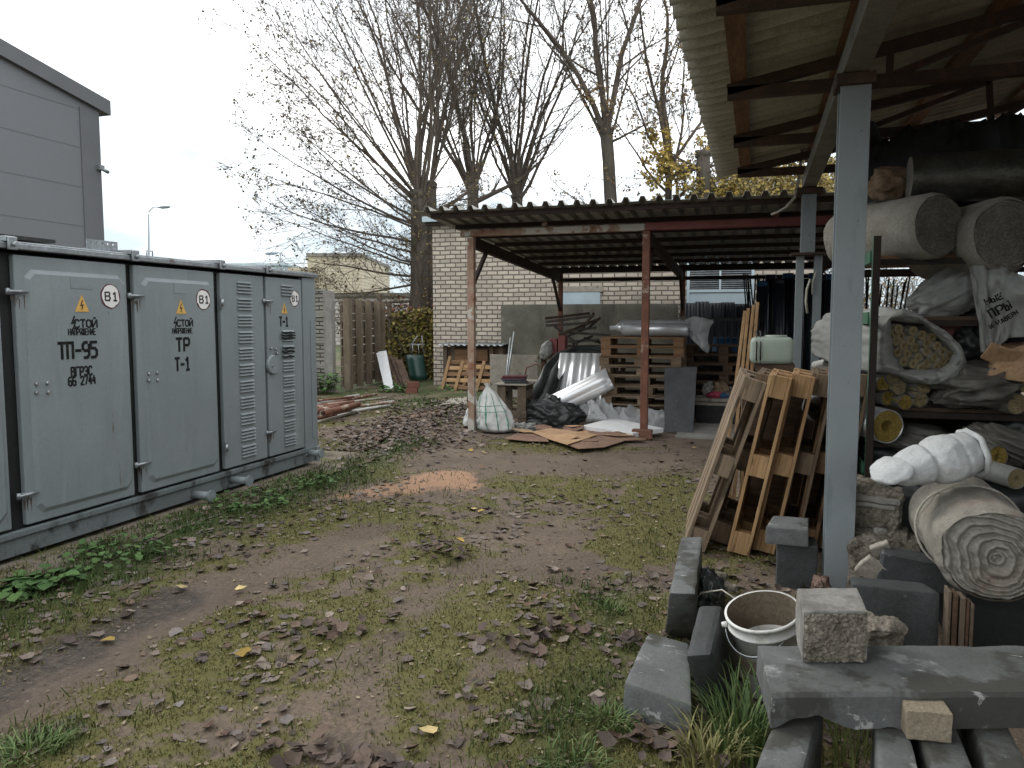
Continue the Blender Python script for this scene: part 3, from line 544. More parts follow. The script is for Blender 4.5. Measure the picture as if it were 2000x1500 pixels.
# ================================================================== TRANSFORMER KIOSK
GL = {'С': [[(1, .85), (.75, 1), (.25, 1), (0, .8), (0, .2), (.25, 0), (.75, 0), (1, .15)]], 'Т': [[(0, 1), (1, 1)], [(.5, .84), (.5, 0)]], 'О': [[(.4, 1), (0, .8), (0, .2), (.4, 0)], [(.6, 0), (1, .2), (1, .8), (.6, 1)]],
 'Й': [[(0, 1), (0, 0)], [(.12, .1), (.88, .9)], [(1, 1), (1, 0)], [(.3, 1.25), (.7, 1.25)]], 'И': [[(0, 1), (0, 0)], [(.12, .1), (.88, .9)], [(1, 1), (1, 0)]], 'Н': [[(0, 1), (0, 0)], [(1, 1), (1, 0)], [(.2, .5), (.8, .5)]],
 'А': [[(0, 0), (.42, 1)], [(.58, 1), (1, 0)], [(.3, .32), (.7, .32)]], 'П': [[(0, 1), (1, 1)], [(.08, .84), (.08, 0)], [(.92, .84), (.92, 0)]], 'Р': [[(0, 1), (0, 0)], [(.2, 1), (.8, 1), (1, .85), (1, .6), (.8, .45), (.2, .45)]],
 'Я': [[(1, 1), (1, 0)], [(.8, 1), (.2, 1), (0, .85), (0, .6), (.2, .45), (.8, .45)], [(.6, .4), (0, 0)]], 'Ж': [[(.5, 1), (.5, 0)], [(0, 1), (.38, .5), (0, 0)], [(1, 1), (.62, .5), (1, 0)]], 'Е': [[(0, 1), (0, 0)], [(.2, 1), (1, 1)], [(.2, .5), (.8, .5)], [(.2, 0), (1, 0)]],
 'В': [[(0, 1), (0, 0)], [(.2, 1), (.8, 1), (.95, .85), (.8, .55), (.2, .53)], [(.8, .5), (1, .3), (.8, 0), (.2, 0)]], 'Г': [[(0, .84), (0, 0)], [(0, 1), (1, 1)]], 'Э': [[(0, .85), (.25, 1), (.75, 1), (1, .8), (1, .2), (.75, 0), (.25, 0), (0, .15)], [(.4, .5), (.85, .5)]],
 'Ы': [[(0, 1), (0, 0)], [(.15, .55), (.5, .55), (.6, .3), (.5, 0), (.15, 0)], [(1, 1), (1, 0)]], 'Ь': [[(0, 1), (0, 0)], [(.2, .55), (.8, .55), (1, .3), (.8, 0), (.2, 0)]],
 '9': [[(1, .55), (.7, .45), (.3, .45), (0, .6), (0, .85), (.3, 1), (.7, 1)], [(1, .85), (1, .2), (.7, 0), (.2, 0)]], '5': [[(1, 1), (.05, 1), (.05, .58)], [(.2, .6), (.7, .6), (1, .45), (1, .15), (.7, 0), (.1, 0)]], '-': [[(.15, .48), (.9, .48)]],
 '6': [[(.9, 1), (.3, 1), (0, .8), (0, .15), (.3, 0)], [(.5, 0), (.8, 0), (1, .15), (1, .42), (.75, .55), (.2, .55)]], '2': [[(0, .8), (.2, 1), (.8, 1), (1, .8), (.9, .55), (.1, .12)], [(0, 0), (1, 0)]], '7': [[(0, 1), (1, 1)], [(.95, .84), (.35, 0)]], '4': [[(.55, 1), (.05, .35), (.6, .35)], [(.8, .75), (.8, 0)]], '1': [[(.2, .8), (.6, 1), (.6, 0)], [(.25, 0), (.95, 0)]], ' ': []}
def strokes(mb, segs, o, ux, uy, nrm, w, th=.0012):
    kk_ = 0
    for pl in segs:
        q = [o+ux*a+uy*b for a, b in pl]
        for a, b in zip(q, q[1:]):
            d = b-a; l = d.length; d = d/l; s = nrm.cross(d)*w/2; e = d*w*.28
            kk_ += 1; mb.prism([a-e-s, b+e-s, b+e+s, a-e+s], nrm*(th*(1+.09*kk_)))
def text(mb, s, c, ux, uy, nrm, h, cw, gap, w):             # centred line of stencil capitals
    tot = len(s)*cw+(len(s)-1)*gap; x = -tot/2
    for ch in s:
        strokes(mb, [[(x+a*cw, (b-.5)*h) for a, b in pl] for pl in GL[ch]], c, ux, uy, nrm, w); x += cw+gap
XF = -4.47; NX = Vector((1, 0, 0)); UY = Vector((0, 1, 0))
kiosk = thing('transformer_kiosk', 'long grey steel transformer kiosk with stencilled doors on a low base', 'kiosk', (XF, 5.0, 0))
m = MB(); m.bb((-6.0, .9, .20), (-4.515, 7.16, 1.975)); m.build('body', M['dark'], kiosk)
m = MB(); m.bb((-5.98, .92, .045), (-4.475, 7.15, .165)); m.bb((-4.5, .92, .165), (-4.455, 7.15, .205)); m.build('base_frame', M['cab2'], kiosk, bevel=.006)
m = MB(); m.bb((-5.99, 6.935, .13), (-4.462, 7.17, 1.985)); m.bb((-4.462, 7.06, .30), (-4.452, 7.10, 1.55)); m.bb((-4.462, 7.115, .04), (-4.44, 7.165, .20)); m.build('corner_panel', M['cab'], kiosk, bevel=.008)
for ys in ((.8, 3.66), (3.66, 4.655), (4.655, 5.635), (5.635, 6.30), (6.30, 7.22)):     # roof pans with standing joints
    m = MB(); m.bb((-6.05, ys[0]+.012, 1.992), (-4.435, ys[1]-.012, 2.03)); m.bb((-6.05, ys[0]+.03, 2.03), (-4.45, ys[1]-.03, 2.042)); m.build('roof_pan', M['galv'], kiosk, bevel=.006, ns=(.003, 3))
for y in (3.66, 4.655, 5.635, 6.30):
    m = MB(); m.bb((-6.06, y-.035, 2.035), (-4.425, y+.035, 2.07)); m.bb((-4.425, y-.03, 1.985), (-4.405, y+.03, 2.065)); m.tube([(-4.405, y, 2.02), (-4.38, y, 2.02)], .016, 8); m.build('roof_joint', M['galv'], kiosk, bevel=.005)
def door(y0, y1, z0, z1, lou=None, hinges=(), big=True):
    m = MB(); m.bb((-4.512, y0, z0), (XF, y1, z1)); d = m.build('door', M['cab'], kiosk, bevel=.010, seg=3)
    if big:                                               # raised pressed field with cut corners
        a, b, c, e = y0+.095, y1-.045, z0+.085, z1-.115; k = .05; t = .016; i = .028
        def oc(y0, y1, z0, z1, k, x): return [Vector((x, *q)) for q in ((y0+k, z0), (y1-k, z0), (y1, z0+k), (y1, z1-k), (y1-k, z1), (y0+k, z1), (y0, z1-k), (y0, z0+k))]
        o = oc(a-i, b+i*.6, c-i, e+i, k, XF+.0005); q = oc(a, b, c, e, k*.8, XF+t); mm = MB(); mm.add(o+q, [(j, (j+1) % 8, 8+(j+1) % 8, 8+j) for j in range(8)]+[tuple(range(8, 16))]); mm.build('pressed_panel', M['cab'], d)
    for (y, z, w, n) in lou or ():
        mm = MB()
        for j in range(n):
            zz = z-j*.030; mm.prism([(XF+.0006, y-w/2, zz), (XF+.019, y-w/2+.004, zz-.017), (XF+.0006, y-w/2, zz-.021)], (0, w, 0))
        mm.build('louvre', M['cab'], d)
    for (y, z) in hinges:
        mm = MB(); mm.bb((XF, y-.05, z-.016), (XF+.012, y+.01, z+.016)); mm.tube([(XF+.02, y-.06, z), (XF+.022, y+.075, z+.002)], .011, 8); mm.tube([(XF+.012, y-.055, z-.02), (XF+.012, y-.055, z+.02)], .013, 8); mm.build('hinge_bolt', M['galv'], d)
        for k in range(7): q = MB(); yy = y+rnd.uniform(-.03, .07); zz = z-.018-rnd.uniform(0, .03); h_ = rnd.uniform(.02, .10); w_ = rnd.uniform(.003, .008); q.prism([(XF+(.0172 if big and yy > y0+.1 else .0006), yy-w_, zz), (XF+(.0172 if big and yy > y0+.1 else .0006), yy+w_, zz), (XF+(.0172 if big and yy > y0+.1 else .0006), yy+w_*.3, zz-h_), (XF+(.0172 if big and yy > y0+.1 else .0006), yy-w_*.4, zz-h_*.9)], (.0004, 0, 0)); q.build('rust_run', M['ruststain'], d)
    return d
zt = 1.962; zb = .225
d0 = door(2.35, 3.60, zb, zt); d1 = door(3.705, 4.615, zb, zt, None, ((3.70, PX(40, 570, XF).z), (3.70, PX(45, 967, XF).z))); d2 = door(4.685, 5.585, zb, zt, None, ((4.68, PX(262, 578, XF).z), (4.68, PX(270, 907, XF).z)))
def louv(px, n, py0, py1):
    r = []
    for j in range(n): p = PX(px, py0+(py1-py0)*j/(n-1), XF); r.append((p.y, p.z))
    return r
yl3 = PX(476, 560, XF).y; yl4 = PX(559, 565, XF).y
z3 = [1.90-.150*j for j in range(11)]
d3 = door(5.665, 6.285, zb, zt, [(yl3, z, .20, 4) for z in z3], (), False)
d4 = door(6.325, 6.925, zb, zt, [(yl4, z, .19, 4) for i, z in enumerate(z3) if i not in (1, 2)], ((6.325, PX(520, 588, XF).z), (6.325, PX(522, 845, XF).z)), False)
for z in (1.70, .42):
    m = MB(); m.bb((XF, 5.645, z-.05), (XF+.02, 5.675, z+.05)); m.tube([(XF+.02, 5.66, z-.03), (XF+.02, 5.66, z+.03)], .014, 8); m.build('hinge', M['galv'], d3)
p = PX(531, 712, XF); m = MB(); m.tube([(XF, p.y, p.z), (XF+.028, p.y, p.z)], [.10, .085], 20); m.tube([(XF+.028, p.y, p.z), (XF+.022, p.y, p.z), (XF+.021, p.y, p.z)], [.07, .045, .001], 20, False); m.tube([(XF+.02, p.y-.03, p.z-.01), (XF+.04, p.y-.03, p.z-.01)], .012, 8); m.build('lock_boss', M['cab'], d4)
def bolts(d, pts):
    for q in pts: v = PX(*q, XF); m = MB(); m.tube([(XF+.012, v.y, v.z), (XF+.032, v.y, v.z)], [.014, .010], 8); m.build('lock_bolt', M['chrome'], d)
bolts(d1, ((67, 750), (67, 767), (88, 748), (90, 766))); bolts(d2, ((287, 730), (287, 743), (303, 728), (304, 742)))
bolts(d4, ((527, 681), (536, 682), (538, 690)))
BOLT = [[(.62, 1), (.1, .42), (.72, .55), (.35, .02)]]
def signs(d, tri, circ, up=.0165):
    X = XF+up; v = PX(*tri[:2], XF); s = tri[2]; c = Vector((X, v.y, v.z)); m = MB(); m.prism([c+UY*a+UP*b for a, b in ((-s/2, -s*.45), (s/2, -s*.45), (0, s*.55))], NX*.003); w = m.build('warning_sign', M['yel'], d, bevel=.001, seg=1)
    m = MB(); strokes(m, BOLT, c+NX*.0031-UY*s*.13-UP*s*.33, UY*s*.26, UP*s*.55, NX, s*.06); m.build('bolt_symbol', M['black'], d)
    v = PX(*circ[:2], XF); r = circ[2]; c = Vector((X, v.y, v.z)); ring = [c+UY*math.cos(k*math.pi/10)*r+UP*math.sin(k*math.pi/10)*r*1.0 for k in range(20)]; m = MB(); m.prism([c+(q-c)*(1.0 if i % 3 else 1.04) for i, q in enumerate(ring)], NX*.0012); m.build('sign_rim', M['maroon'], d)
    m = MB(); m.prism([c+(q-c)*rnd.uniform(.84, .95)+NX*.0013 for q in ring], NX*.001); m.build('round_sign', M['white'], d)
    m = MB(); strokes(m, [[(x*.9-1.0, y) for x, y in pl] for pl in GL['В']]+[[(x*.8+.35, y) for x, y in pl] for pl in GL['1']], c+NX*.0024-UP*r*.33, UY*r*.55, UP*r*.66, NX, r*.13); m.build('sign_lettering', M['black'], d)
signs(d1, (156, 594, .118), (212, 579, .088)); signs(d2, (350, 600, .118), (394, 585, .088)); signs(d4, (555, 603, .105), (575, 583, .082), .001)
def lettering(d, lines, up=.0165):
    for (s, px, py, h, cw, gap, w) in lines: m = MB(); v = PX(px, py, XF); text(m, s, Vector((XF+up, v.y, v.z)), UY, UP, NX, h, cw, gap, w); m.build('stencil_lettering', M['stencil'], d)
lettering(d1, [('СТОЙ', 164, 632, .052, .038, .012, .012), ('НАПРЯЖЕНИЕ', 157, 648, .042, .017, .006, .0075), ('ТП-95', 149, 684, .105, .052, .013, .021), ('ВГРЭС', 156, 725, .060, .026, .010, .013), ('66 2744', 157, 743, .056, .024, .009, .012)]); m = MB(); v = PX(141, 629, XF); strokes(m, BOLT, Vector((XF+.0165, v.y-.025, v.z-.045)), UY*.05, UP*.085, NX, .011); m.build('bolt_symbol', M['stencil'], d1)
lettering(d2, [('СТОЙ', 358, 631, .050, .036, .011, .012), ('НАПРЯЖЕНИЕ', 353, 646, .040, .017, .006, .0075), ('ТР', 354, 673, .100, .060, .026, .022), ('Т-1', 353, 711, .100, .045, .012, .021)]); m = MB(); v = PX(340, 629, XF); strokes(m, BOLT, Vector((XF+.0165, v.y-.025, v.z-.045)), UY*.05, UP*.085, NX, .011); m.build('bolt_symbol', M['stencil'], d2)
lettering(d4, [('Т-1', 554, 628, .085, .038, .012, .019)], .001)
for (py, wv) in ((650, .22), (655, .24), (660, .23), (680, .20), (687, .22), (696, .2)):
    m = MB(); v = PX(560, py, XF); strokes(m, [[(-.5, .02), (-.2, -.02), (.1, .02), (.5, -.01)]], Vector((XF+.021, v.y, v.z)), UY*wv, UP*.3, NX, .015); m.build('smudged_stencil', M['stencil'], d4)
def plate(d, x0, y0, x1, y1):                              # painted-over name plate outline
    a = PX(x0, y0, XF); b = PX(x1, y1, XF); m = MB(); m.bb((XF+.016, a.y, b.z), (XF+.0185, b.y, a.z)); m.build('name_plate', M['cab'], d)
plate(d1, 133, 541, 177, 565); plate(d2, 336, 554, 364, 574)
for i, (px, py, l) in enumerate(((392, 966, .16), (466, 937, .17), (616, 884, .14))):      # lifting stubs
    v = PX(px-12, py, -4.46); m = MB(); m.tube([(-4.47, v.y, v.z), (-4.46+l, v.y, v.z)], .032, 14); m.tube([(-4.46+l, v.y, v.z), (-4.445+l, v.y, v.z)], .05, 16); m.build('lifting_stub', M['cab'], kiosk)
v = PX(203, 484, -4.6); m = MB(); m.bb((-4.62, v.y-.14, 2.07), (-4.61, v.y+.14, 2.105))
for k in range(6): m.bb((-4.62, v.y-.14+k*.05, 2.105), (-4.61, v.y-.11+k*.05, 2.12))
m.bb((-4.62, v.y-.14, 2.12), (-4.61, v.y+.14, 2.135)); m.bb((-4.70, v.y-.14, 2.043), (-4.61, v.y+.14, 2.07)); one('perforated_bracket', m, M['galv'], 'small perforated metal bracket lying on the kiosk roof edge', 'bracket')
v = PX(50, 464, -4.7); m = MB(); m.bb((-5.5, v.y-.5, 2.075), (-4.62, v.y+.16, 2.10)); one('roof_board', m, M['black'], 'dark flat board lying on the kiosk roof above the left doors', 'board')
v = PX(282, 490, -4.6); m = MB(); m.tube([(-4.55, v.y-.03, 2.04), (-4.55, v.y-.03, 2.09), (-4.55, v.y+.03, 2.09), (-4.55, v.y+.03, 2.04)], .006, 6); m.build('lifting_eye', M['galv'], kiosk)
m = MB(); m.grid(lambda u, v: Vector((SLAB[0]+(SLAB[1]-SLAB[0])*u+(.06*noise.noise((0, v*22, 3)) if u > .99 else 0), SLAB[2]+(SLAB[3]-SLAB[2])*v, .012+.004*noise.noise((u*5, v*20, 0)))), 14, 60); o = m.build('plinth_pavement', mat('mossy_concrete', (.19, .16, .125), (.13, .108, .085), 3, .9, .3, 40, spots=[((.085, .085, .03), 2.2, .52, .1), ((.06, .048, .038), 4, .55, .1)])); tag(o, 'thin mossy concrete apron under the kiosk', None, None, 'structure')
# ================================================================== BUILDINGS, FENCES, LAMPS BEHIND
XW = -16.0; c = PX(193, 300, XW); yc = c.y; za = PX(195, 217, XW).z; yb = PX(0, 100, XW).y; zb2 = PX(0, 112, XW).z; sl = (zb2-za)/(yb-yc); y2 = yc-16
wh = thing('grey_warehouse', 'tall grey metal-clad warehouse gable rising behind the kiosk', 'warehouse', (XW, yc, 0))
m = MB(); m.prism([(XW, yc, -.1), (XW, yc, za), (XW, y2, za+sl*(y2-yc)), (XW, y2, -.1)], (-14, 0, 0)); m.build('wall', M['clad'], wh)
m = MB(); n = Vector((0, 1, sl)).normalized()*.55; a = Vector((XW+.12, yc, za))+Vector((0, n.y*.6, n.z*.6)); b = Vector((XW+.12, y2, za+sl*(y2-yc))); m.prism([a, a+UP*.36, b+UP*.36, b], (-14.3, 0, 0)); m.build('roof', M['cladtrim'], wh)
m = MB(); m.bb((XW+.002, yc-.55, -.1), (XW+.03, yc+.03, za-.05)); m.build('corner_trim', M['cladtrim'], wh)
for (p1, p2) in (((0, 248), (170, 291)), ((0, 334), (170, 360)), ((0, 419), (170, 445)), ((0, 165), (120, 213))):
    z = PX(*p1, XW).z; m = MB(); m.bb((XW+.002, y2, z-.008), (XW+.005, yc-.56, z+.008)); m.build('panel_seam', M['cladtrim'], wh)
v = PX(192, 328, XW); m = MB(); m.box((XW+.08, yc-.05, v.z), (.12, .16, .12)); m.tube([(XW+.1, yc+.0, v.z-.03), (XW+.12, yc+.16, v.z-.08)], .05, 10); m.build('wall_light', M['galv'], wh)
def lamp(px, pyt, d, arm, label):
    b = D(px, 620, d); top = D(px, pyt, d); t = thing('street_lamp', label, 'street lamp', (b.x, b.y, 0)); r = .0011*d
    m = MB(); m.tube([(b.x, b.y, 0), (top.x, top.y, top.z-.03*d*.2)], [r*1.3, r*.8], 8); m.build('pole', M['lampgrey'], t); e = D(px+arm, pyt-4 if arm > 0 else pyt+1, d); m = MB(); m.tube([Vector((top.x, top.y, top.z-.2)), top*.6+e*.4+UP*.12, e], r*.6, 6); m.build('arm', M['lampgrey'], t)
    m = MB(); dd = (e-top); dd.z *= .3; dd.normalize(); m.tube([e-dd*r*3, e+dd*r*2, e+dd*r*9, e+dd*r*12], [r*.8, r*1.9, r*1.7, r*.4], 8); m.build('lamp_head', M['lampgrey'], t)
lamp(290, 409, 60, 24, 'street lamp with curved arm standing clear against the sky behind the kiosk'); lamp(548, 494, 110, -11, 'distant small street lamp beside the pale yellow building')
def slabby(d, x0, x1, yt, depth):
    a = D(x0, yt, d); b = D(x1, yt, d); bk = CF*depth; return [Vector((p.x, p.y, -.1)) for p in (a, b, b+bk, a+bk)]+[Vector((p.x, p.y, a.z)) for p in (a, b, b+bk, a+bk)]
fb = thing('yellow_building', 'pale yellow block building far behind the fence and tree', 'building', tuple(D(630, 620, 52)*1))
m = MB(); m.hexa(slabby(52, 600, 705, 500, 12)); m.hexa(slabby(51, 562, 601, 522, 12)); m.build('wall', M['farbrick'], fb); m = MB(); h = slabby(51.9, 598, 706, 494, 12.2); 
for q in h[:4]: q.z = h[4].z-.22
m.hexa(h); m.build('roof', M['conc'], fb)
fw = thing('white_block_building', 'long low white block building seen behind the big tree trunk', 'building', tuple(D(770, 620, 47)*1))
m = MB(); m.hexa(slabby(47, 640, 905, 578, 8)); m.build('wall', M['farwhite'], fw); m = MB(); h = slabby(46.8, 636, 910, 572, 8.4)
for q in h[:4]: q.z = h[4].z-.22
m.hexa(h); m.build('roof', M['slabc'], fw)
m = MB(); m.hexa(slabby(105, 430, 556, 517, 15)); h = slabby(104.8, 428, 558, 514, 15.4)
for q in h[:4]: q.z = h[4].z-.3
m.hexa(h); one('flat_grey_building', m, M['paleblue'], 'distant flat pale grey-blue building on the skyline beyond the kiosk', 'building')
for k, (ya, yb_) in enumerate(((500, 505), (507, 510))):
    a = D(400, ya+14, 110); b = D(575, yb_-2, 110); pts = [a.lerp(b, i/8)-UP*(1-(i/4-1)**2)*.4 for i in range(9)]; m = MB(); m.tube(pts, .035, 5); one('overhead_wire', m, M['lampgrey'], ('upper' if k == 0 else 'lower')+' thin overhead wire crossing the sky beside the distant lamp', 'wire', 'overhead wires on the skyline')
# cast concrete fence
cf = thing('concrete_fence', 'grey concrete fence with cast brick relief beside the kiosk end', 'fence', (-8.78, 14.64, 0))
for k in range(4):
    m = MB(); m.bb((-11.4, 14.63, .0+k*.555), (-8.84, 14.68, .545+k*.555)); m.build('panel', M['fencebrick'], cf); m = MB()
    for z in (.0, .50): m.bb((-11.4, 14.605, z+k*.555+.002), (-8.845, 14.63, z+.043+k*.555))
    m.bb((-8.90, 14.607, .045+k*.555), (-8.846, 14.63, .50+k*.555)); m.build('panel_rim', M['conc'], cf)
m = MB(); m.bb((-8.84, 14.58, -.1), (-8.68, 14.72, 2.17)); m.build('fence_post', M['conc'], cf, bevel=.01)
# upright formwork panel with ribs
a = Vector((-8.52, 14.74, .06)); b = Vector((-8.98, 17.35, .10)); u = (b-a).normalized(); u.z = 0; u.normalize(); nv = Vector((u.y, -u.x, 0)); Lf = (b-a).length; M3 = Matrix((u, -nv, UP)).transposed()
fp = thing('formwork_panel', 'big weathered ribbed timber shuttering panel standing against the concrete fence', 'shuttering panel', (a.x, a.y, 0))
def fbox(s0, s1, t0, t1, z0, z1): return ((a+u*((s0+s1)/2)+nv*((t0+t1)/2)+UP*((z0+z1)/2)-UP*a.z), (s1-s0, t1-t0, z1-z0), M3)
m = MB(); z = .10
while z < 1.9: hh = rnd.uniform(.16, .25); m.box(*fbox(0, Lf, -.05, rnd.uniform(-.02, .012), z, min(z+hh-.016, 1.97))); z += hh
m.build('boards', M['form'], fp)
for s in (0.0, .12, .82, 1.48, 2.18, Lf-.08):
    m = MB(); m.box(*fbox(s, s+.095, .013, .15, .04, 2.0+.01*rnd.random())); m.build('rib', M['ribw'], fp, bevel=.004)
for k, (px, zt2) in enumerate(((744, 2.22), (752, 2.0))):
    v = G(px, 742); m = MB(); m.box((v.x, v.y+.3*k, zt2/2), (.09, .10, zt2)); one('timber_post', m, M['form'], ('taller' if k == 0 else 'shorter')+' weathered timber post at the far end of the shuttering panel', 'post', 'timber posts behind the shuttering panel', bevel=.008)
# white board, brown sheets, bricks, barrow
q = [PY(735, 690, 16.6), PY(750, 688, 16.6), PY(764, 767, 15.6), PY(751, 771, 15.6)]; q[2].z = q[3].z = .0; m = MB(); m.prism([Vector(p) for p in q], Vector((.04, .05, .04))); one('white_board', m, M['foam'], 'white narrow board leaning against the shuttering panel end', 'board', bevel=.006)
for k, (xt, xb) in enumerate(((757, 782), (768, 792), (778, 797))):
    a1 = PY(xt, 694+k*5, 17.0-k*.12); b1 = G(xb, 756+k); m = MB(); w = Vector((.07, .02, 0)); m.prism([a1-w, a1+w, b1+w, b1-w], Vector((.01, .035, .02))); one('brown_sheet', m, M['shel'], ['nearest the white board, a brown ribbed sheet leaning back', 'middle brown rusty sheet of three leaning by the hedge', 'outermost brown rusty sheet leaning above the red bricks'][k], 'sheet', 'brown sheets leaning by the hedge', bevel=.004)
v = G(806, 768)
for k, (dx, dy, dz) in enumerate(((.1, 0, 0), (.12, .03, .125))):
    m = MB(); m.box((v.x-.12+dx, v.y+dy, .055+dz), (.25, .12, .118), rotm(0, 0, 12+k*3)); one('red_brick', m, M['brickred'], ['lower', 'upper'][k]+' brick of the small red stack by the hedge', 'brick', 'red bricks stacked by the hedge', bevel=.005)
v = G(812, 744); br = thing('wheelbarrow', 'dark green barrow tipped upright with pale frame in front of the hedge', 'wheelbarrow', (v.x, v.y, 0))
m = MB(); m.grid(lambda s, t: Vector((v.x-.28+.5*s+.12*t*0, v.y-.16*math.sin(math.pi*s)-.12*(1-t), .05+.62*t))+Vector((.16*(1-t), 0, 0)), 9, 6); m.build('tray', M['greenpl'], br, solid=.012)
m = MB()
for s in (-.14, .16): m.tube([(v.x+s*1.4, v.y+.05, .6), (v.x+s*1.1, v.y+.05, .9), (v.x+s*.4+.1, v.y+.05, 1.15)], .012, 6); m.tube([(v.x+s*.6, v.y, .62), (v.x+s*.5, v.y, .93)], .012, 6)
m.tube([(v.x-.2, v.y+.02, .93), (v.x+.26, v.y+.02, .93)], .014, 6); m.build('frame', M['galv'], br)
# ================================================================== BRICK BUILDING
bb_ = thing('brick_building', 'single-storey white silicate brick building behind the canopy', 'building', (-3, 17, 0))
zt3 = 3.84; XB = 1.25; m = MB(); m.bb((-7.37, 17, -.1), (XB, 24.5, zt3)); m.build('wall', M['brick'], bb_)
m = MB(); m.bb((-7.55, 16.8, zt3+.002), (XB+.2, 24.7, zt3+.13)); m.build('roof', M['paleblue'], bb_, bevel=.01)
m = MB(); m.bb((-7.5, 16.86, zt3-.07), (XB+.1, 17-.002, zt3)); m.build('eaves_board', M['darksteel'], bb_)
l0 = PY(1094, 568, 17); l1 = PY(1178, 571, 17); m = MB(); m.bb((l0.x, 16.95, l0.z-.03), (l1.x, 16.998, l0.z+.1)); m.build('lintel', M['grbrd'], bb_)
m = MB(); m.bb((l0.x+.06, 16.96, 1.6), (l1.x-.06, 16.998, l0.z-.035)); m.build('window_board', M['paleblue'], bb_, bevel=.004)
x0 = PY(1341, 600, 17).x; x1 = PY(1472, 600, 17).x; zlo = 1.3; zm = PY(1400, 568, 17).z; zh = PY(1400, 528, 17).z
lw = MB(); 
for (p, q) in (((x0, zlo), (x0+.06, zh+.3)), ((x1-.06, zlo), (x1, zh+.3)), ((x0+.06, zm-.03), (x1-.06, zm+.03)), (((x0+x1)/2-.02, zm+.03), ((x0+x1)/2+.02, zh+.3)), ((x0+.06, zh+.24), (x1-.06, zh+.3))): lw.bb((p[0], 16.94, p[1]), (q[0], 16.998, q[1]))
lw = lw.build('louvre_window', M['paleblue'], bb_); m = MB(); m.bb((x0+.06, 16.965, zlo), (x1-.06, 16.997, zm-.03)); m.build('blank_panel', M['paleblue'], lw); m = MB(); m.bb((x0+.06, 16.985, zm+.03), (x1-.06, 16.998, zh+.24))
m.build('backing', M['dark'], lw); m = MB(); z = zm+.05
while z < zh+.22: m.hexa([Vector(p) for p in ((x0+.06, 16.945, z), (x1-.06, 16.945, z), (x1-.06, 16.975, z+.026), (x0+.06, 16.975, z+.026), (x0+.06, 16.945, z+.006), (x1-.06, 16.945, z+.006), (x1-.06, 16.975, z+.032), (x0+.06, 16.975, z+.032))]); z += .045
m.build('slat', M['galv'], lw)
# hedge
def leafcloud(n, fn, size, cols, rr_):
    vs = []; fs = []; cl = []
    for i in range(n):
        p = fn(rr_); a = Vector((rr_.gauss(0, 1), rr_.gauss(0, 1), rr_.gauss(0, 1))).normalized(); b = a.orthogonal().normalized(); s = size*(.6+.8*rr_.random()); k = len(vs); vs += [p, p+a*s*.5+b*s*.38, p+a*s, p+a*s*.5-b*s*.38]; fs.append((k, k+1, k+2, k+3)); c = rr_.choice(cols); j = rr_.uniform(.6, 1.3); cl += [[x*j for x in c]]*4
    return vs, fs, cl
def foliage(name, n, fn, size, cols, parent, seed=1):
    vs, fs, cl = leafcloud(n, fn, size, cols, random.Random(seed)); m = MB(); m.add(vs, fs); o = m.build(name, M['leafatt'], parent); setcol(o.data, A(cl)); return o
h0 = G(752, 742); h1 = Vector((-7.25, 18.6, 0)); hd = thing('hedge', 'yellow-green clipped hedge between the shuttering panel and brick wall', 'hedge', tuple(h0.lerp(h1, .5)))
def hfn(r):
    s = r.random(); t = r.random()**.7; p = h0.lerp(h1, s*1.15-.1); w = .55*(1-.2*t); n_ = noise.noise((s*6, t*3, 1))*.12; side = -1 if r.random() < .7 else r.uniform(-1, 1)
    top = 1.78+.12*noise.noise((s*9, 0, 4))-.28*max(0, .35-s)/.35
    return Vector((p.x+r.gauss(0, .04), p.y+side*(w+n_)+r.gauss(0, .07)+.85, top*t+r.gauss(0, .03)))
foliage('leaves', 11000, hfn, .10, [(.19, .17, .045), (.24, .20, .055), (.13, .135, .04), (.28, .22, .07), (.15, .115, .055), (.11, .08, .045)], hd, 3)
m = MB(); rr_ = random.Random(9)
for i in range(90): s = rr_.random()*1.12-.08; p = h0.lerp(h1, s); p.y += .7+rr_.uniform(-.35, .5); m.tube([Vector((p.x, p.y, 0)), Vector((p.x+rr_.gauss(0, .12), p.y+rr_.gauss(0, .1), .8)), Vector((p.x+rr_.gauss(0, .2), p.y+rr_.gauss(0, .2), 1.65))], [.018, .012, .005], 4)
m.build('stems', M['bark'], hd)
c0 = G(765, 735); rb = thing('red_leaved_shrub', 'low red-leaved shrub showing above the left end of the hedge', 'shrub', (c0.x-.3, c0.y+2.6, 0)); cc = Vector((c0.x-.5, c0.y+2.4, 1.45))
foliage('leaves', 900, lambda r: cc+Vector((r.gauss(0, .55), r.gauss(0, .35), r.gauss(0, .30))), .10, [(.24, .06, .045), (.30, .09, .05), (.18, .06, .04)], rb, 5)
m = MB()
for i in range(12): m.tube([Vector((cc.x+rnd.gauss(0, .1), cc.y, 0)), cc+Vector((rnd.gauss(0, .4), rnd.gauss(0, .2), .2))], [.02, .006], 4)
m.build('stems', M['bark'], rb)
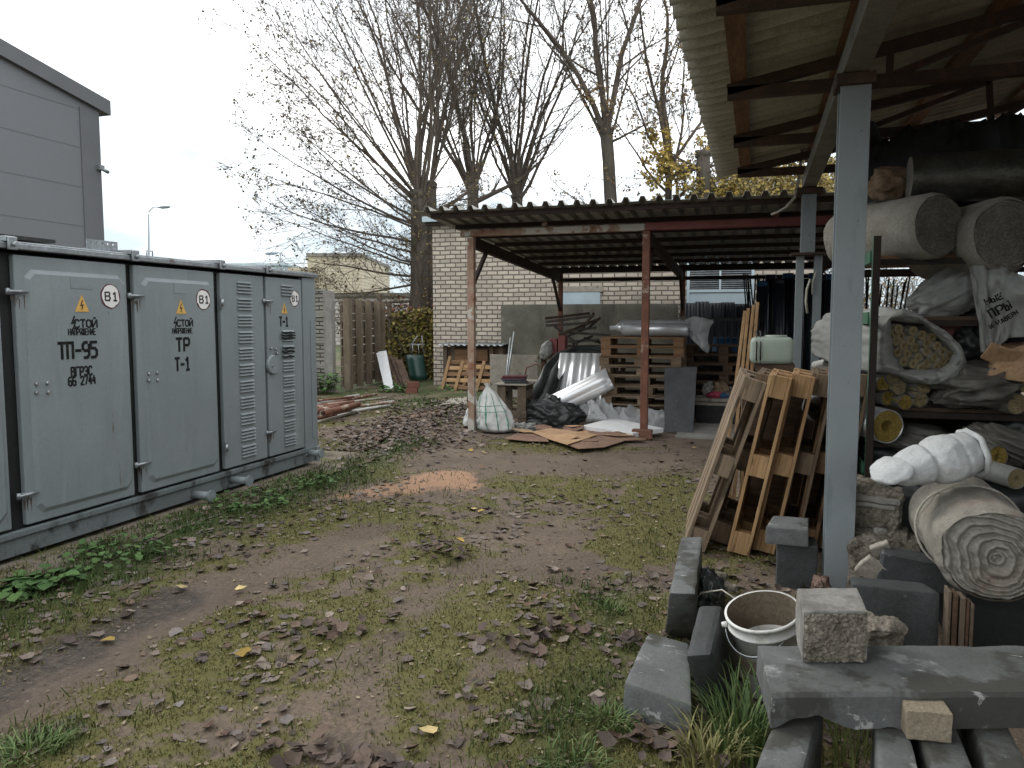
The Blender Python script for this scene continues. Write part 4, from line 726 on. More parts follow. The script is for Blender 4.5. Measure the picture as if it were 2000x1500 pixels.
# ================================================================== FAR CANOPY
YF = 10.14; YR = 15.2; PXS = (-3.81, -1.385, 1.05, 3.5)
cn = thing('steel_canopy', 'rusty steel lean-to canopy with a ribbed sheet roof in front of the brick building', 'canopy', (0, YF, 0))
def zr(y): return 2.925-.052*(y-YF)
for i, x in enumerate(PXS):
    w = .095; m = MB(); m.box((x, YF, 1.34), (w, w, 2.72)); m.build('post', M['rustpale'] if i == 0 else M['rust'], cn, bevel=.008)
    m = MB(); m.box((x+.02, YR, 1.24), (.085, .085, 2.5)); m.build('post', M['rust'], cn, bevel=.008)
    m = MB(); m.bar((x, YF+.05, 2.63), (x, YR-.05, 2.40), .075, .15); m.build('side_beam', M['darksteel'], cn)
    for (p, q) in (((x+.005, YF+.05, 2.05), (x+.005, YF+.62, 2.55)), ((x+.02, YR-.05, 1.75), (x+.02, YR-.62, 2.36))): m = MB(); m.bar(p, q, .045, .06); m.build('brace', M['darksteel'], cn)
m = MB(); m.bb((-3.95, YF-.05, 2.705), (-1.405, YF+.05, 2.79)); m.build('front_beam', M['rustpale'], cn, bevel=.006)
m = MB(); m.bb((-1.40, YF-.055, 2.705), (4.3, YF+.055, 2.80)); m.build('front_beam', M['redpaint'], cn, bevel=.006)
m = MB(); m.bb((-3.95, YR-.045, 2.49), (4.3, YR+.045, 2.56)); m.build('rear_beam', M['darksteel'], cn)
m = MB(); m.bb((-3.95, YR+.25, 2.33), (4.3, YR+.31, 2.40)); m.build('rear_beam', M['darksteel'], cn)
y = 9.55
while y < 15.7:
    m = MB(); z = zr(y); m.bb((-4.15, y-.03, z-.065), (4.3, y+.03, z-.004)); m.build('purlin', M['darksteel'], cn); y += .87
for x in (-2.75, .2): m = MB(); m.bar((x, YF, 2.80), (x, YF, 2.86), .07, .07); m.build('packing', M['rust'], cn)
prof = []; x = -4.28
while x < 4.3: prof += [(x, 0), (x+.095, 0), (x+.12, .058), (x+.168, .058), (x+.193, 0)]; x += .2
ys = (9.36, 11.4, 13.5, 15.85); m = MB(); vs = [Vector((px_, y, zr(y)+h+.012*noise.noise((px_*1.5, y, 2)))) for y in ys for (px_, h) in prof]; n = len(prof)
m.add(vs, [(j*n+i, j*n+i+1, (j+1)*n+i+1, (j+1)*n+i) for j in range(len(ys)-1) for i in range(n-1)]); m.build('roof_sheet', M['roofsheet'], cn, solid=.003)
m = MB(); m.box((PXS[1]-.01, YF-.08, .055), (.26, .13, .125)); one('post_block', m, M['blockw'], 'red-brown block lying against the foot of the middle canopy post', 'block', bevel=.008)
# ================================================================== NEAR SHED
sh = thing('open_shed', 'open storage shed with grey steel columns, rusty trusses and corrugated roof on the right', 'shed', (.47, 4.57, 0))
X0, Y1_, Y2_ = .47, 4.57, 8.28
def hcol(x, y, z0, z1, w=.15, d=.15, name='column'):
    m = MB(); m.bb((x-w/2, y, z0), (x+w/2, y+.009, z1)); m.bb((x-w/2, y+d-.009, z0), (x+w/2, y+d, z1)); m.bb((x-.005, y+.009, z0), (x+.005, y+d-.009, z1)); return m.build(name, M['post'], sh, bevel=.002, seg=1)
hcol(X0+.005, Y1_, -.02, 2.80, .152); m = MB(); m.bb((X0-.095, Y1_-.03, 2.80), (X0+.10, Y1_+.19, 2.86)); m.build('cap_plate', M['trussm'], sh, bevel=.004)
hcol(X0, Y2_, 2.22, 2.80, .135, .13); m = MB(); m.bb((X0-.12, Y2_-.06, 2.80), (X0+.12, Y2_+.19, 2.855)); m.build('cap_plate', M['trussm'], sh, bevel=.004)
m = MB(); m.bb((X0-.155, Y2_-.07, 2.195), (X0+.155, Y2_+.19, 2.219)); m.build('splice_plate', M['trussm'], sh)
for x in (.405, .575): hcol(x, Y2_+.02, -.02, 2.194, .075, .09, 'column_leg')
m = MB(); m.bb((X0-.065, -2.2, 2.862), (X0+.065, 8.45, 2.985)); m.build('eave_beam', M['beamp'], sh, bevel=.006)
RSL = .185
def zu(x): return 3.155+RSL*(x+.15)                    # underside of the purlins' top = sheet level
for y in (-.6, .9, 2.4, 3.9, 5.4, 6.87, 8.30):
    for (a, b, w, h) in (((-.22, y, 3.035), (5.2, y, 3.035), .06, .075), ((-.22, y, zu(-.22)-.085), (5.2, y, zu(5.2)-.085), .06, .07)):
        m = MB(); m.bar(a, b, w, h); m.build('chord', M['trussm'], sh)
    for (a, b) in (((.75, 3.07), (.75, zu(.75)-.12)), ((.78, 3.07), (1.65, zu(1.65)-.12)), ((1.65, zu(1.65)-.12), (1.68, 3.07)), ((1.72, 3.07), (2.5, zu(2.5)-.12)), ((2.55, zu(2.5)-.12), (2.55, 3.07)), ((2.6, 3.07), (3.4, zu(3.4)-.12)), ((3.5, zu(3.4)-.12), (3.5, 3.07))):
        m = MB(); m.bar((a[0], y, a[1]), (b[0], y, b[1]), .035, .04); m.build('web_strut', M['trussm'], sh)
for x, w in ((-.15, .105), (.52, .15), (1.35, .14), (2.2, .14), (3.05, .14), (3.9, .14), (4.8, .14)):
    m = MB(); m.box((x, 3.35, zu(x)-.028), (w, 11.1, .045), rotm(0, -math.degrees(math.atan(RSL)), 0)); m.build('purlin', M['purlin'], sh)
nx_, ny_ = 2, 440
m = MB(); m.grid(lambda u, v: Vector((-.45+5.8*u, -2.2+11.12*v, zu(-.45+5.8*u)+.006+.075*(1-abs(math.sin(11.12*v*math.pi/.175))))), 5, 640); m.build('roof_sheet', M['asb'], sh, solid=-.007)  # stretched toward the camera, out of view, to block sky and darken the shed
m = MB(); m.bb((5.2, -2.2, -.05), (5.25, 8.9, 3.4)); m.build('shade_wall', M['pal_dark0'], sh)  # unseen wall added to cut skylight from the right
m = MB(); b = PY(1560, 350, 8.5); pts = [b+Vector((.02, 0, .3)), b, PY(1552, 385, 8.5), PY(1535, 405, 8.5), PY(1518, 415, 8.5), PY(1506, 419, 8.5)]; m.tube(pts, .012, 6); m.tube([p+Vector((.012, .02, .006)) for p in pts[:5]], .010, 6); one('hanging_hose', m, M['wire'], 'pale hose dangling from the shed roof end above the canopy', 'hose')
m = MB(); pts = [PY(x, y, 8.26) for x, y in ((1583, 545), (1576, 565), (1574, 590), (1577, 612))]; m.tube(pts, .012, 6); pts = [PY(x, y, 8.26) for x, y in ((1594, 530), (1587, 550), (1586, 575))]; m.tube(pts, .007, 6); one('hanging_rope', m, M['wire'], 'short pale rope hanging between the two legs of the far shed column', 'rope')
# ================================================================== TREES
def grow(cr, p, d, L_, r, lv, rr_, tips, up=.25, kids=(10, 6.5, 4.2), nside=(7, 5, 3, 3), wander=.10, minr=.006):
    n = 7 if lv == 0 else 5 if lv == 1 else 4; pts = [p.copy()]; rad = [r]; q = p.copy(); d = d.normalized()
    for i in range(n):
        d = (d+Vector((rr_.gauss(0, wander), rr_.gauss(0, wander), rr_.gauss(0, wander*.6)+up*.16))).normalized(); q = q+d*L_/n; pts.append(q.copy()); rad.append(max(r*(1-(i+1)/n*.82), minr))
    cr.tube(pts, rad, nside[min(lv, 3)], False)
    if lv >= len(kids): tips.append((q, d)); return
    k = kids[lv]; k = int(k+rr_.random())
    for j in range(k):
        t = .14+.86*(j+rr_.random())/k; f = t*n; i = min(int(f), n-1); b = pts[i].lerp(pts[i+1], f-i); dd = (pts[i+1]-pts[i]).normalized(); s = dd.orthogonal().normalized(); s.rotate(Matrix.Rotation(rr_.random()*6.283, 3, dd)); ang = rr_.uniform(.45, .85)
        nd = dd*math.cos(ang)+s*math.sin(ang); grow(cr, b, nd, L_*rr_.uniform(.30, .46)*(1.15-.5*t), max(rad[i]*.42, minr), lv+1, rr_, tips, up, kids, nside, wander*1.25, minr)
    tips.append((q, d))
def poplar(label, base, h, r, heads, seed, leaf=.25, cols=((.13, .10, .05), (.17, .13, .06), (.10, .075, .05)), lean=(0, 0), twigs=0, minr=.005, name='poplar_tree', group='bare pollarded trees behind the brick building', lsz=.075, bushy=0):
    rr_ = random.Random(seed); t = thing(name, label, 'tree', (base.x, base.y, 0), group); tr = MB(); n = 8; pts = []; rad = []
    for i in range(n+1):
        u = i/n; pts.append(Vector((base.x+lean[0]*u+.06*noise.noise((u*3, seed, 0)), base.y+lean[1]*u+.06*noise.noise((u*3, seed, 5)), -.1+(h+.1)*u))); rad.append(r*(1.25-.6*min(u*5, 1)*.4-.22*u)*(1+.10*noise.noise((u*9, seed, 3)))*(1.06 if u > .85 else 1))
    tr.tube(pts, rad, 14); top = pts[-1]; tr.blob(top, (r*.95, r*.95, r*.7), .25, 2.2, sub=3, seed=seed); tr.build('trunk', M['bark'], t, sub=0, ns=(.03, 5))
    cr = MB(); tips = []
    for (hz, az, el, L_, rad_) in heads:                 # height on trunk, azimuth (deg, 0 = photo right), elevation, length, radius
        f = min(hz/h, 1)*n; i = min(int(f), n-1); b = pts[i].lerp(pts[i+1], f-i); a = R(az); d = CR*math.cos(a)*math.cos(R(el))+CF*math.sin(a)*math.cos(R(el))+UP*math.sin(R(el)); grow(cr, b+d*r*.3, d, L_, rad_, 0, rr_, tips, minr=minr)
    for i in range(bushy):                               # fine epicormic shoots along the trunk
        u = rr_.uniform(.16, 1); f = u*n; j = min(int(f), n-1); b = pts[j].lerp(pts[j+1], f-j); a = rr_.random()*6.283; d = Vector((math.cos(a), math.sin(a), rr_.uniform(-.1, .9))); grow(cr, b+d*r*.8, d, rr_.uniform(.5, 1.6), .012, 1, rr_, tips, kids=(0, 4, 2), minr=minr*.8)
    c = cr.build('crown', M['twig'], t)
    vs = []; fs = []; cl = []
    for (q, d) in tips:
        if rr_.random() < leaf:
            for _ in range(rr_.randint(1, 2)):
                a = Vector((rr_.gauss(0, 1), rr_.gauss(0, 1), rr_.gauss(-.5, 1))).normalized(); b = a.orthogonal().normalized(); s = lsz*(.6+.7*rr_.random()); k = len(vs); p = q+a*.03; vs += [p, p+a*s*.5+b*s*.42, p+a*s, p+a*s*.5-b*s*.42]; fs.append((k, k+1, k+2, k+3)); cc = rr_.choice(cols); cl += [cc]*4
    if fs: m = MB(); m.add(vs, fs); o = m.build('leaves', M['leafatt'], t); setcol(o.data, A(cl))
    return t
rr0 = random.Random(21)
def xs(hz, n): return [(hz+rr0.uniform(-.5, .1), rr0.uniform(0, 360), rr0.uniform(74, 88), rr0.uniform(7.5, 10), rr0.uniform(.03, .05)) for _ in range(n)]
b1 = D(815, 620, 23.5); hs = []
for i in range(11): hs.append((rr0.uniform(4.6, 5.5), rr0.uniform(0, 360), rr0.uniform(68, 87), rr0.uniform(8, 10.5), rr0.uniform(.04, .065)))
for az, el, L_, hz in ((180, 30, 5.2, 4.9), (172, 48, 6.2, 5.2), (195, 40, 6.0, 5.1), (185, 18, 4.8, 4.3), (160, 8, 4.2, 3.6), (200, 12, 4.4, 3.2), (178, 58, 7.5, 5.3), (190, 66, 8, 5.3), (165, 60, 8, 5.3), (175, -4, 3.2, 2.7), (200, -2, 3.4, 2.2), (188, 4, 3.6, 2.9), (170, 6, 3.4, 3.3), (192, 12, 4.6, 3.9), (184, -8, 2.6, 1.9), (178, 22, 5.4, 4.4), (204, 52, 7, 5.2), (168, 70, 8.5, 5.3), (183, 72, 8.5, 5.3), (210, 30, 5, 4.4), (150, 30, 5, 4.6), (182, 40, 6.4, 5.0), (186, 52, 7.0, 5.2), (30, 22, 2.6, 4.6), (10, 45, 4.6, 5.2)): hs.append((hz, az+rr0.gauss(0, 5), el+rr0.gauss(0, 3), L_*1.08, rr0.uniform(.028, .045)))
poplar('biggest bare poplar, its thick trunk left of the brick building and crown spreading far left', b1, 5.3, .29, hs, 31, .30, ((.16, .12, .05), (.20, .15, .06), (.10, .075, .05), (.12, .10, .045)), bushy=170, lean=(.05, .1), minr=.005)
b2 = D(842, 620, 25.5); hs = [(rr0.uniform(5.2, 6), rr0.uniform(-60, 200), rr0.uniform(70, 86), rr0.uniform(6, 9), .055) for _ in range(6)]+[(5.0, 5, 22, 2.6, .09)]
poplar('second poplar with mossy trunk right behind the biggest one at the building corner', b2, 5.9, .25, hs, 32, .15, bushy=40)
b3 = D(925, 620, 28.5); hs = [(6.3, 95, 86, 10, .11), (6.2, 20, 74, 8, .07), (6.2, 8, 80, 9, .07), (6.0, 185, 70, 8, .08), (6.3, 170, 80, 9, .07), (5.8, 0, 28, 3.2, .10), (6.2, 60, 75, 8, .07), (6.3, 200, 60, 6, .06)]
poplar('pollarded poplar with one stout straight shoot, right of the two left trunks', b3, 6.3, .25, hs+xs(6.2, 7), 33, .12, bushy=16)
b4 = D(1010, 620, 29); hs = [(6.2, 170, 86, 10, .105), (6.0, 5, 81, 10, .08), (6.2, 20, 84, 10, .07), (6.0, 0, 60, 7.5, .08), (5.9, 10, 45, 5.5, .07), (6.2, 190, 72, 8, .07), (6.1, 350, 68, 8, .08), (6.2, 90, 80, 9, .07), (6, 175, 58, 5, .06)]
poplar('poplar with a fan of long slender shoots above the left part of the canopy roof', b4, 6.1, .23, hs+xs(6.0, 7), 34, .12, bushy=16)
b5 = D(1215, 620, 27); hs = [(7.7, 178, 76, 8, .11), (7.9, 95, 84, 9, .12), (7.9, 5, 78, 9, .11), (7.4, 182, 60, 6, .06), (7.6, 0, 62, 5, .05), (5.2, 185, 20, 2.2, .04), (7.6, 10, 20, 2.6, .05)]
poplar('leaning dark pollard trunk with three forked stems above the middle of the canopy', b5, 8.0, .26, hs+xs(7.8, 5), 35, .22, ((.25, .19, .05), (.18, .14, .05), (.12, .09, .05)), lean=(-.62*_ct, -.62*_st), bushy=14)
b6 = D(1298, 620, 27.5); hs = [(7.0, 95, 88, 8, .13), (6.8, 175, 70, 7, .09), (6.9, 10, 58, 5.5, .07), (6.0, 185, 40, 4, .05), (5.5, 0, 42, 4, .05), (6.5, 30, 66, 6, .06), (6.4, 178, 62, 6, .05)]
poplar('slim straight tree with hanging brown leaves near the shed roof edge', b6, 7.2, .14, hs, 36, .9, ((.20, .15, .07), (.15, .11, .06), (.24, .15, .07)), lean=(.1, 0), bushy=24, lsz=.11)
b7 = D(1367, 620, 26); hs = [(6.6, az, el, L_, .05) for az, el, L_ in ((200, -14, 1.7), (180, -4, 1.6), (0, 10, 2), (60, 30, 1.6), (150, 15, 2))]+[(rr0.uniform(3.8, 5.6), rr0.uniform(0, 360), rr0.uniform(-20, 20), rr0.uniform(1.2, 2.4), .025) for _ in range(18)]
poplar('stubby tree with thick trunk and yellow leaves below the shed roof corner', b7, 7.0, .27, hs, 37, .6, ((.29, .20, .04), (.36, .25, .05), (.22, .16, .045)), bushy=60, lsz=.13, name='yellow_tree', group=None)
for k, (px, d, h_, n_, lab) in enumerate(((1500, 24, 5.0, 150, 'yellow-leaved bushy tree right behind the canopy roof, left of the near column'), (1640, 28, 5.4, 150, 'yellowish thin tree seen behind the near shed column'), (1580, 26, 5.2, 150, 'yellow bushy tree between the far shed column and the near column'), (1400, 27, 5.2, 150, 'thin yellow tree just right of the stubby trunk behind the canopy'), (1440, 30, 5.8, 150, 'pale yellow tree between the stubby trunk and the far shed column'))):
    b = D(px, 620, d); hs = [(rr0.uniform(3.0, 4.9), rr0.uniform(0, 360), rr0.uniform(15, 80), rr0.uniform(1.4, 2.6), .03) for _ in range(26)]
    poplar(lab, b, 4.9, .12, hs, 40+k, .55, ((.25, .19, .055), (.20, .155, .055), (.30, .22, .06)), bushy=80, lsz=.12, name='yellow_tree', group=None)
for k, (px, d, lab) in enumerate(((1730, 30, 'brown bare shrub glimpsed through the rack by the near column'), (1560, 32, 'bare brown shrub behind the dark standing rolls'), (1860, 30, 'bare shrub in the gap beneath the top shelf rolls'))):
    b = D(px, 620, d); t = thing('bare_shrub', lab, 'shrub', (b.x, b.y, 0), 'bare shrubs beyond the yard'); cr = MB(); tips = []; rr_ = random.Random(60+k)
    for i in range(46): a = rr_.random()*6.283; dd = Vector((math.cos(a)*.5, math.sin(a)*.5, 1)); grow(cr, Vector((b.x+rr_.gauss(0, 1.0), b.y+rr_.gauss(0, .6), 0)), dd, rr_.uniform(2, 4.2), .025, 1, rr_, tips, kids=(0, 6, 3), minr=.007)
    cr.build('branches', M['twig'], t); m = MB(); vs = []; fs = []; cl = []
    for (q, d_) in tips:
        if rr_.random() < .6: a = Vector((rr_.gauss(0, 1), rr_.gauss(0, 1), rr_.gauss(0, 1))).normalized(); bq = a.orthogonal().normalized(); s = .12; k_ = len(vs); vs += [q, q+a*s*.5+bq*s*.4, q+a*s, q+a*s*.5-bq*s*.4]; fs.append((k_, k_+1, k_+2, k_+3)); cl += [rr_.choice(((.22, .16, .07), (.30, .22, .08), (.16, .11, .06)))]*4
    m.add(vs, fs); o = m.build('leaves', M['leafatt'], t); setcol(o.data, A(cl))
# ================================================================== PALLETS
for k_, c1_, c2_, sp_ in (('pal_new', (.42, .27, .14), (.30, .175, .082), .58), ('pal_old', (.205, .148, .096), (.13, .092, .058), .57), ('pal_mid', (.22, .13, .07), (.14, .078, .04), .58), ('pal_grey', (.255, .19, .128), (.165, .12, .08), .55), ('pal_dark', (.115, .07, .045), (.075, .048, .032), .6)):
    M[k_] = mat(k_, c1_, c2_, 7, .82, .25, 30, stretch=(.10, 1, 1), spots=[(tuple(x*.42 for x in c2_), 6, sp_, .07, (.25, 1, 1)), (tuple(x*.5 for x in c1_), 22, .70, .05)], fine=.3)
def pallet_proto(matn, dark=None):
    t = thing('pallet', 'wooden pallet', 'pallet'); w = M[matn]; rr_ = random.Random(len(matn)*7); P = []
    for y, wd in ((-.3275, .145), (-.19, .10), (0, .145), (.19, .10), (.3275, .145)): m = MB(); m.box((rr_.uniform(-.003, .003), y, .133), (1.2, wd, .022)); m.build('top_board', w, t, bevel=.002, seg=1)
    for x in (-.5275, 0, .5275): m = MB(); m.box((x, 0, .111), (.145, .798, .0215)); m.build('stringer', w, t, bevel=.002, seg=1)
    for x in (-.5275, 0, .5275):
        for y, wd in ((-.349, .10), (0, .145), (.349, .10)): m = MB(); m.box((x, y, .061), (.145, wd, .078)); m.build('block', M[dark] if dark and x == 0 else w, t, bevel=.003, seg=1)
    for y, wd in ((-.349, .10), (0, .145), (.349, .10)): m = MB(); m.box((0, y, .011), (1.2, wd, .0215)); m.build('bottom_board', w, t, bevel=.002, seg=1)
    return t
PRO = {}
def pallet(kind, label, loc, M3=None, group=None, rz=0):
    if kind not in PRO: t = PRO[kind] = pallet_proto(kind); t['label'] = label
    else: t = dup(PRO[kind], label)
    t.rotation_mode = 'XYZ'; t.location = loc; t.rotation_euler = M3.to_euler() if M3 is not None else (0, 0, R(rz))
    if group: t['group'] = group
    elif 'group' in t: del t['group']
    return t
GP = 'pallets leaning in a row beside the near column'
lab = ['greyish weathered pallet, leftmost and most tilted of the leaning row', 'brown pallet tucked between the leftmost grey pallet and the first fresh one', 'pale fresh pallet, second fully visible from the left in the leaning row', 'yellowish pallet right of the pale fresh one in the leaning row with darker middle block', 'fourth pallet of the leaning row, just left of the near column', 'brown pallet partly hidden behind the near column in the leaning row', 'rightmost pallet of the leaning row showing past the right of the column']
for i, (bx, by, tx, ty, k) in enumerate(((1376, 1080, 1491, 768, 'pal_grey'), (1424, 1066, 1516, 752, 'pal_old'), (1463, 1088, 1546, 748, 'pal_new'), (1512, 1084, 1592, 745, 'pal_new'), (1556, 1080, 1632, 742, 'pal_old'), (1592, 1078, 1664, 742, 'pal_mid'), (1632, 1078, 1702, 742, 'pal_old'))):
    b = G(bx, by); tp = PY(tx, ty, b.y); a = math.atan2(tp.x-b.x, tp.z); Ld = Vector((math.sin(a), 0, math.cos(a))); Wd = Vector((.06*(1 if i else -1), 1, 0)).normalized(); Wd = (Wd-Ld*Wd.dot(Ld)).normalized(); Zd = Ld.cross(Wd)
    M3 = Matrix((Ld, Wd, Zd)).transposed()
    pallet(k, lab[i], b+Ld*.6+Wd*.4, M3, GP)
GS = 'pallets in the tall stack under the canopy'; ordn = ['bottom', 'second', 'third', 'fourth', 'fifth', 'sixth', 'seventh', 'eighth', 'topmost']; x0 = PY(1172, 700, 11.3).x; rr_ = random.Random(12)
shf = [.10, .0, .04, .10, .06, .0, -.01, .0, 0]; kk = ['pal_old', 'pal_grey', 'pal_grey', 'pal_old', 'pal_old', 'pal_grey', 'pal_old', 'pal_mid', 'pal_mid']
for i in range(9): pallet(kk[i], ordn[i]+' pallet '+('counted from the ground in' if i < 8 else 'with the silver roll on it in')+' the tall canopy stack', Vector((x0+.6+shf[i], 11.72+rr_.uniform(-.04, .04), .0+i*.1445)), None, GS, rr_.uniform(-3.5, 3.5))
for i in range(8): pallet('pal_dark', ordn[i]+' pallet from the ground in the dark stack behind the slate slab', Vector((-.45+rr_.uniform(-.03, .03), 12.75, i*.1445)), None, 'dark pallets behind the slate slab', rr_.uniform(-2, 2))
v = None
# ================================================================== UNDER THE CANOPY
F_ = PY(1216, 644, 11.65); E_ = PY(1345, 643, 11.65); z = 1.4385; rl = thing('silver_roll', 'shiny silver foil-wrapped pipe roll lying on the tall pallet stack', 'foil roll', (F_.x, 11.65, 1.31))
m = MB(); n = 14; m.tube([(F_.x+(E_.x-F_.x)*i/n, 11.65, z) for i in range(n+1)], [.118+.010*math.sin(i*1.7)*.4 for i in range(n+1)], 22); m.tube([(F_.x+.02, 11.56, z-.03), (E_.x, 11.56, z-.03)], .10, 14); m.build('wrap', M['foil'], rl); m = MB(); m.tube([(F_.x, 11.65, z), (F_.x-.09, 11.65, z-.01), (F_.x-.10, 11.65, z-.01), (F_.x-.19, 11.65, z-.015)], [.115, .055, .045, .043], 16); m.build('nozzle', M['foil'], rl)
def film(name, quad, amp, fr, matn, label, cat, nu=26, nv=26, group=None, seed=0, drop=None, solid=.003, ridge=True):
    q = [Vector(p) for p in quad]
    def fn(u, v):
        p = (q[0]*(1-u)+q[1]*u)*(1-v)+(q[3]*(1-u)+q[2]*u)*v; s = Vector((seed, seed*2.3, 0)); k = noise.fractal(p*fr+s, .8, 2.1, 4); k = (1-abs(k)*2) if ridge else k; e = min(u, v, 1-u, 1-v)
        w = noise.noise_vector(p*fr*1.3+s)*amp*.9
        return p+Vector((w.x, w.y, abs(k)*amp*(min(1, e*5)+.25) if drop is None else w.z))+(drop(u, v) if drop else Vector((0, 0, 0)))
    m = MB(); m.grid(fn, nu, nv); return one(name, m, M[matn], label, cat, group, solid=solid)
film('plastic_film', (PY(1338, 624, 11.5), PY(1390, 622, 11.6), PY(1378, 690, 11.5), PY(1345, 655, 11.5)), .07, 5, 'film', 'translucent plastic film hanging off the right end of the silver roll', 'plastic film', 20, 20, drop=lambda u, v: Vector((.02*math.sin(v*9), .08*math.sin(u*7), 0)))
q = [PY(1298, 719, 11.22), PY(1361, 717, 11.22), G(1358, 838), G(1302, 838)]; q[2].y = q[3].y = 10.72; m = MB(); m.prism(q, (0, .035, .01)); one('slate_slab', m, M['slate'], 'dark grey slab leaning against the tall pallet stack', 'slab', bevel=.006, sub=3, ns=(.006, 6))
def flat(name, px, z, th, matn, label, cat, group=None, bev=.003, dz=None):
    q = [G(*p, z+(dz[i] if dz else 0)) for i, p in enumerate(px)]; m = MB(); m.prism(q, (0, 0, -th)); return one(name, m, M[matn], label, cat, group, bevel=bev, seg=1)
flat('foam_board', ((1138, 831), (1236, 846), (1296, 836), (1196, 816)), .085, .06, 'foam', 'white foam board lying flat by the middle canopy post', 'foam board', dz=(.0, .0, .01, .03))
for i, (pp, z, mn, lb) in enumerate(((((1038, 843), (1075, 836), (1125, 842), (1166, 849), (1108, 868), (1072, 857)), .055, 'card', 'tan cardboard sheet on top of the flattened pile by the post'), (((1100, 866), (1165, 850), (1228, 858), (1180, 873), (1130, 876)), .035, 'card2', 'damp brown cardboard nearest the camera in the flattened pile'), (((985, 856), (1010, 846), (1062, 848), (1072, 862), (1030, 861)), .03, 'card2', 'dark grey-brown cardboard at the left of the flattened pile'), (((1110, 838), (1190, 836), (1236, 852), (1262, 858), (1190, 862), (1150, 852)), .03, 'card2', 'brown cardboard against the white foam board edge'), (((1058, 845), (1140, 834), (1152, 846), (1092, 852)), .03, 'card', 'torn cardboard tucked beneath the top sheet of the pile'))):
    flat('cardboard', pp, z+.0, .008, mn, lb, 'cardboard', 'flattened cardboard by the canopy post', .001, dz=[.012*math.sin(j*2.1+i) for j in range(len(pp))])
film('plastic_film', (G(1112, 826), G(1250, 838), PY(1240, 800, 11.15), PY(1120, 790, 11.2)), .17, 2.6, 'film', 'crumpled clear film heaped on the ground before the pallet stack', 'plastic film', 34, 28, seed=3)
film('plastic_film', (G(1238, 836), G(1322, 840), PY(1300, 806, 11.1), PY(1246, 800, 11.15)), .13, 3.2, 'film', 'clear film crumpled between the middle post and the slate slab', 'plastic film', 26, 22, seed=5)
film('plastic_film', (PY(1146, 820, 10.9), PY(1185, 820, 10.9), PY(1165, 784, 11.05), PY(1150, 782, 11.0)), .05, 7, 'film', 'upright peak of crumpled clear film before the pallet stack', 'plastic film', 16, 16, seed=9)
film('plastic_film', (G(1012, 834), G(1120, 828), G(1120, 818), G(1015, 824)), .045, 4.5, 'greytarp', 'greyish film strip lying along the black tarp heap', 'plastic film', 34, 14, seed=7)
m = MB(); c = G(1020, 842); m.blob(c+UP*.03, (.17, .10, .075), .7, 3.2, sub=5, flat=.0, oct=5); one('rag', m, M['bag'], 'dirty white crumpled rag beside the striped sack', 'rag')
m = MB(); c = G(1070, 831); m.blob(c+UP*.10+Vector((0, .16, 0)), (.46, .24, .31), .2, 1.6, sub=5, flat=.0, seed=2, oct=3, ridge=.26, an=(1, 1, 1.6)); one('tarp_heap', m, M['tarp'], 'bunched heap of black tarpaulin on the ground left of the film', 'tarpaulin')
up_ = [PY(1182, 674, 12.7), PY(1130, 674, 12.6), PY(1090, 688, 12.4), PY(1066, 716, 12.0), PY(1048, 752, 11.6), PY(1010, 806, 11.0)]; dn_ = [PY(1180, 700, 12.4), PY(1140, 700, 12.35), PY(1112, 706, 12.2), PY(1098, 740, 11.9), PY(1092, 780, 11.5), PY(1075, 822, 10.95)]
def lerpl(P, u): f = u*(len(P)-1); i = min(int(f), len(P)-2); return P[i].lerp(P[i+1], f-i)
m = MB(); m.grid(lambda u, v: lerpl(up_, u).lerp(lerpl(dn_, u), v)+Vector((.03*math.sin(v*19+u*5), -.06*abs(math.sin(v*11+2*noise.noise((u*4, v*3, 0))))-.05, .02*math.sin(v*13))), 50, 26); one('black_tarp', m, M['tarp'], 'black tarpaulin sheet draped down left of the corrugated aluminium', 'tarpaulin', solid=.004)
q = [PY(1094, 689, 12.15), PY(1182, 690, 12.1), PY(1172, 806, 11.5), PY(1074, 806, 11.5)]; q[2].z = q[3].z = .03
m = MB(); m.grid(lambda u, v: (q[0]*(1-u)+q[1]*u)*(1-v)+(q[3]*(1-u)+q[2]*u)*v+Vector((0, -.035*abs(math.sin(u*math.pi*4.2))**.6-.01*math.sin(u*40), .0)), 90, 4); one('aluminium_sheet', m, M['alu'], 'bright corrugated aluminium sheet standing upright behind the tarp', 'metal sheet', solid=.002)
a = PY(1082, 800, 11.22); a.z = .24; b = PY(1194, 740, 11.3); ax = (b-a).normalized(); sd = Vector((0, -1, 0)); sd = (sd-ax*sd.dot(ax)).normalized(); uu = ax.cross(sd); uu = -uu if uu.z < 0 else uu
m = MB(); m.grid(lambda u, v: a.lerp(b, v)+(sd*math.cos(math.pi*(u*1.25-.35))+uu*math.sin(math.pi*(u*1.25-.35)))*(.165+.018*abs(math.sin(u*13))), 50, 6); one('aluminium_sheet', m, M['alu'], 'curled bright aluminium sheet lying slanted in front of the upright one', 'metal sheet', solid=.002)
bx0 = PY(1052, 690, 12.8).x; bx1 = PY(1200, 690, 12.8).x; bench = thing('workbench', 'dark old bench under the canopy carrying the steel profiles', 'bench', ((bx0+bx1)/2, 13.5, 0)); m = MB(); m.bb((bx0, 12.75, .88), (bx1, 14.3, .94)); m.build('bench_top', M['pal_dark'], bench)
for x in (bx0+.08, bx1-.08):
    for y in (12.85, 14.2): m = MB(); m.bb((x-.04, y-.04, -.02), (x+.04, y+.04, .878)); m.build('leg', M['pal_dark'], bench)
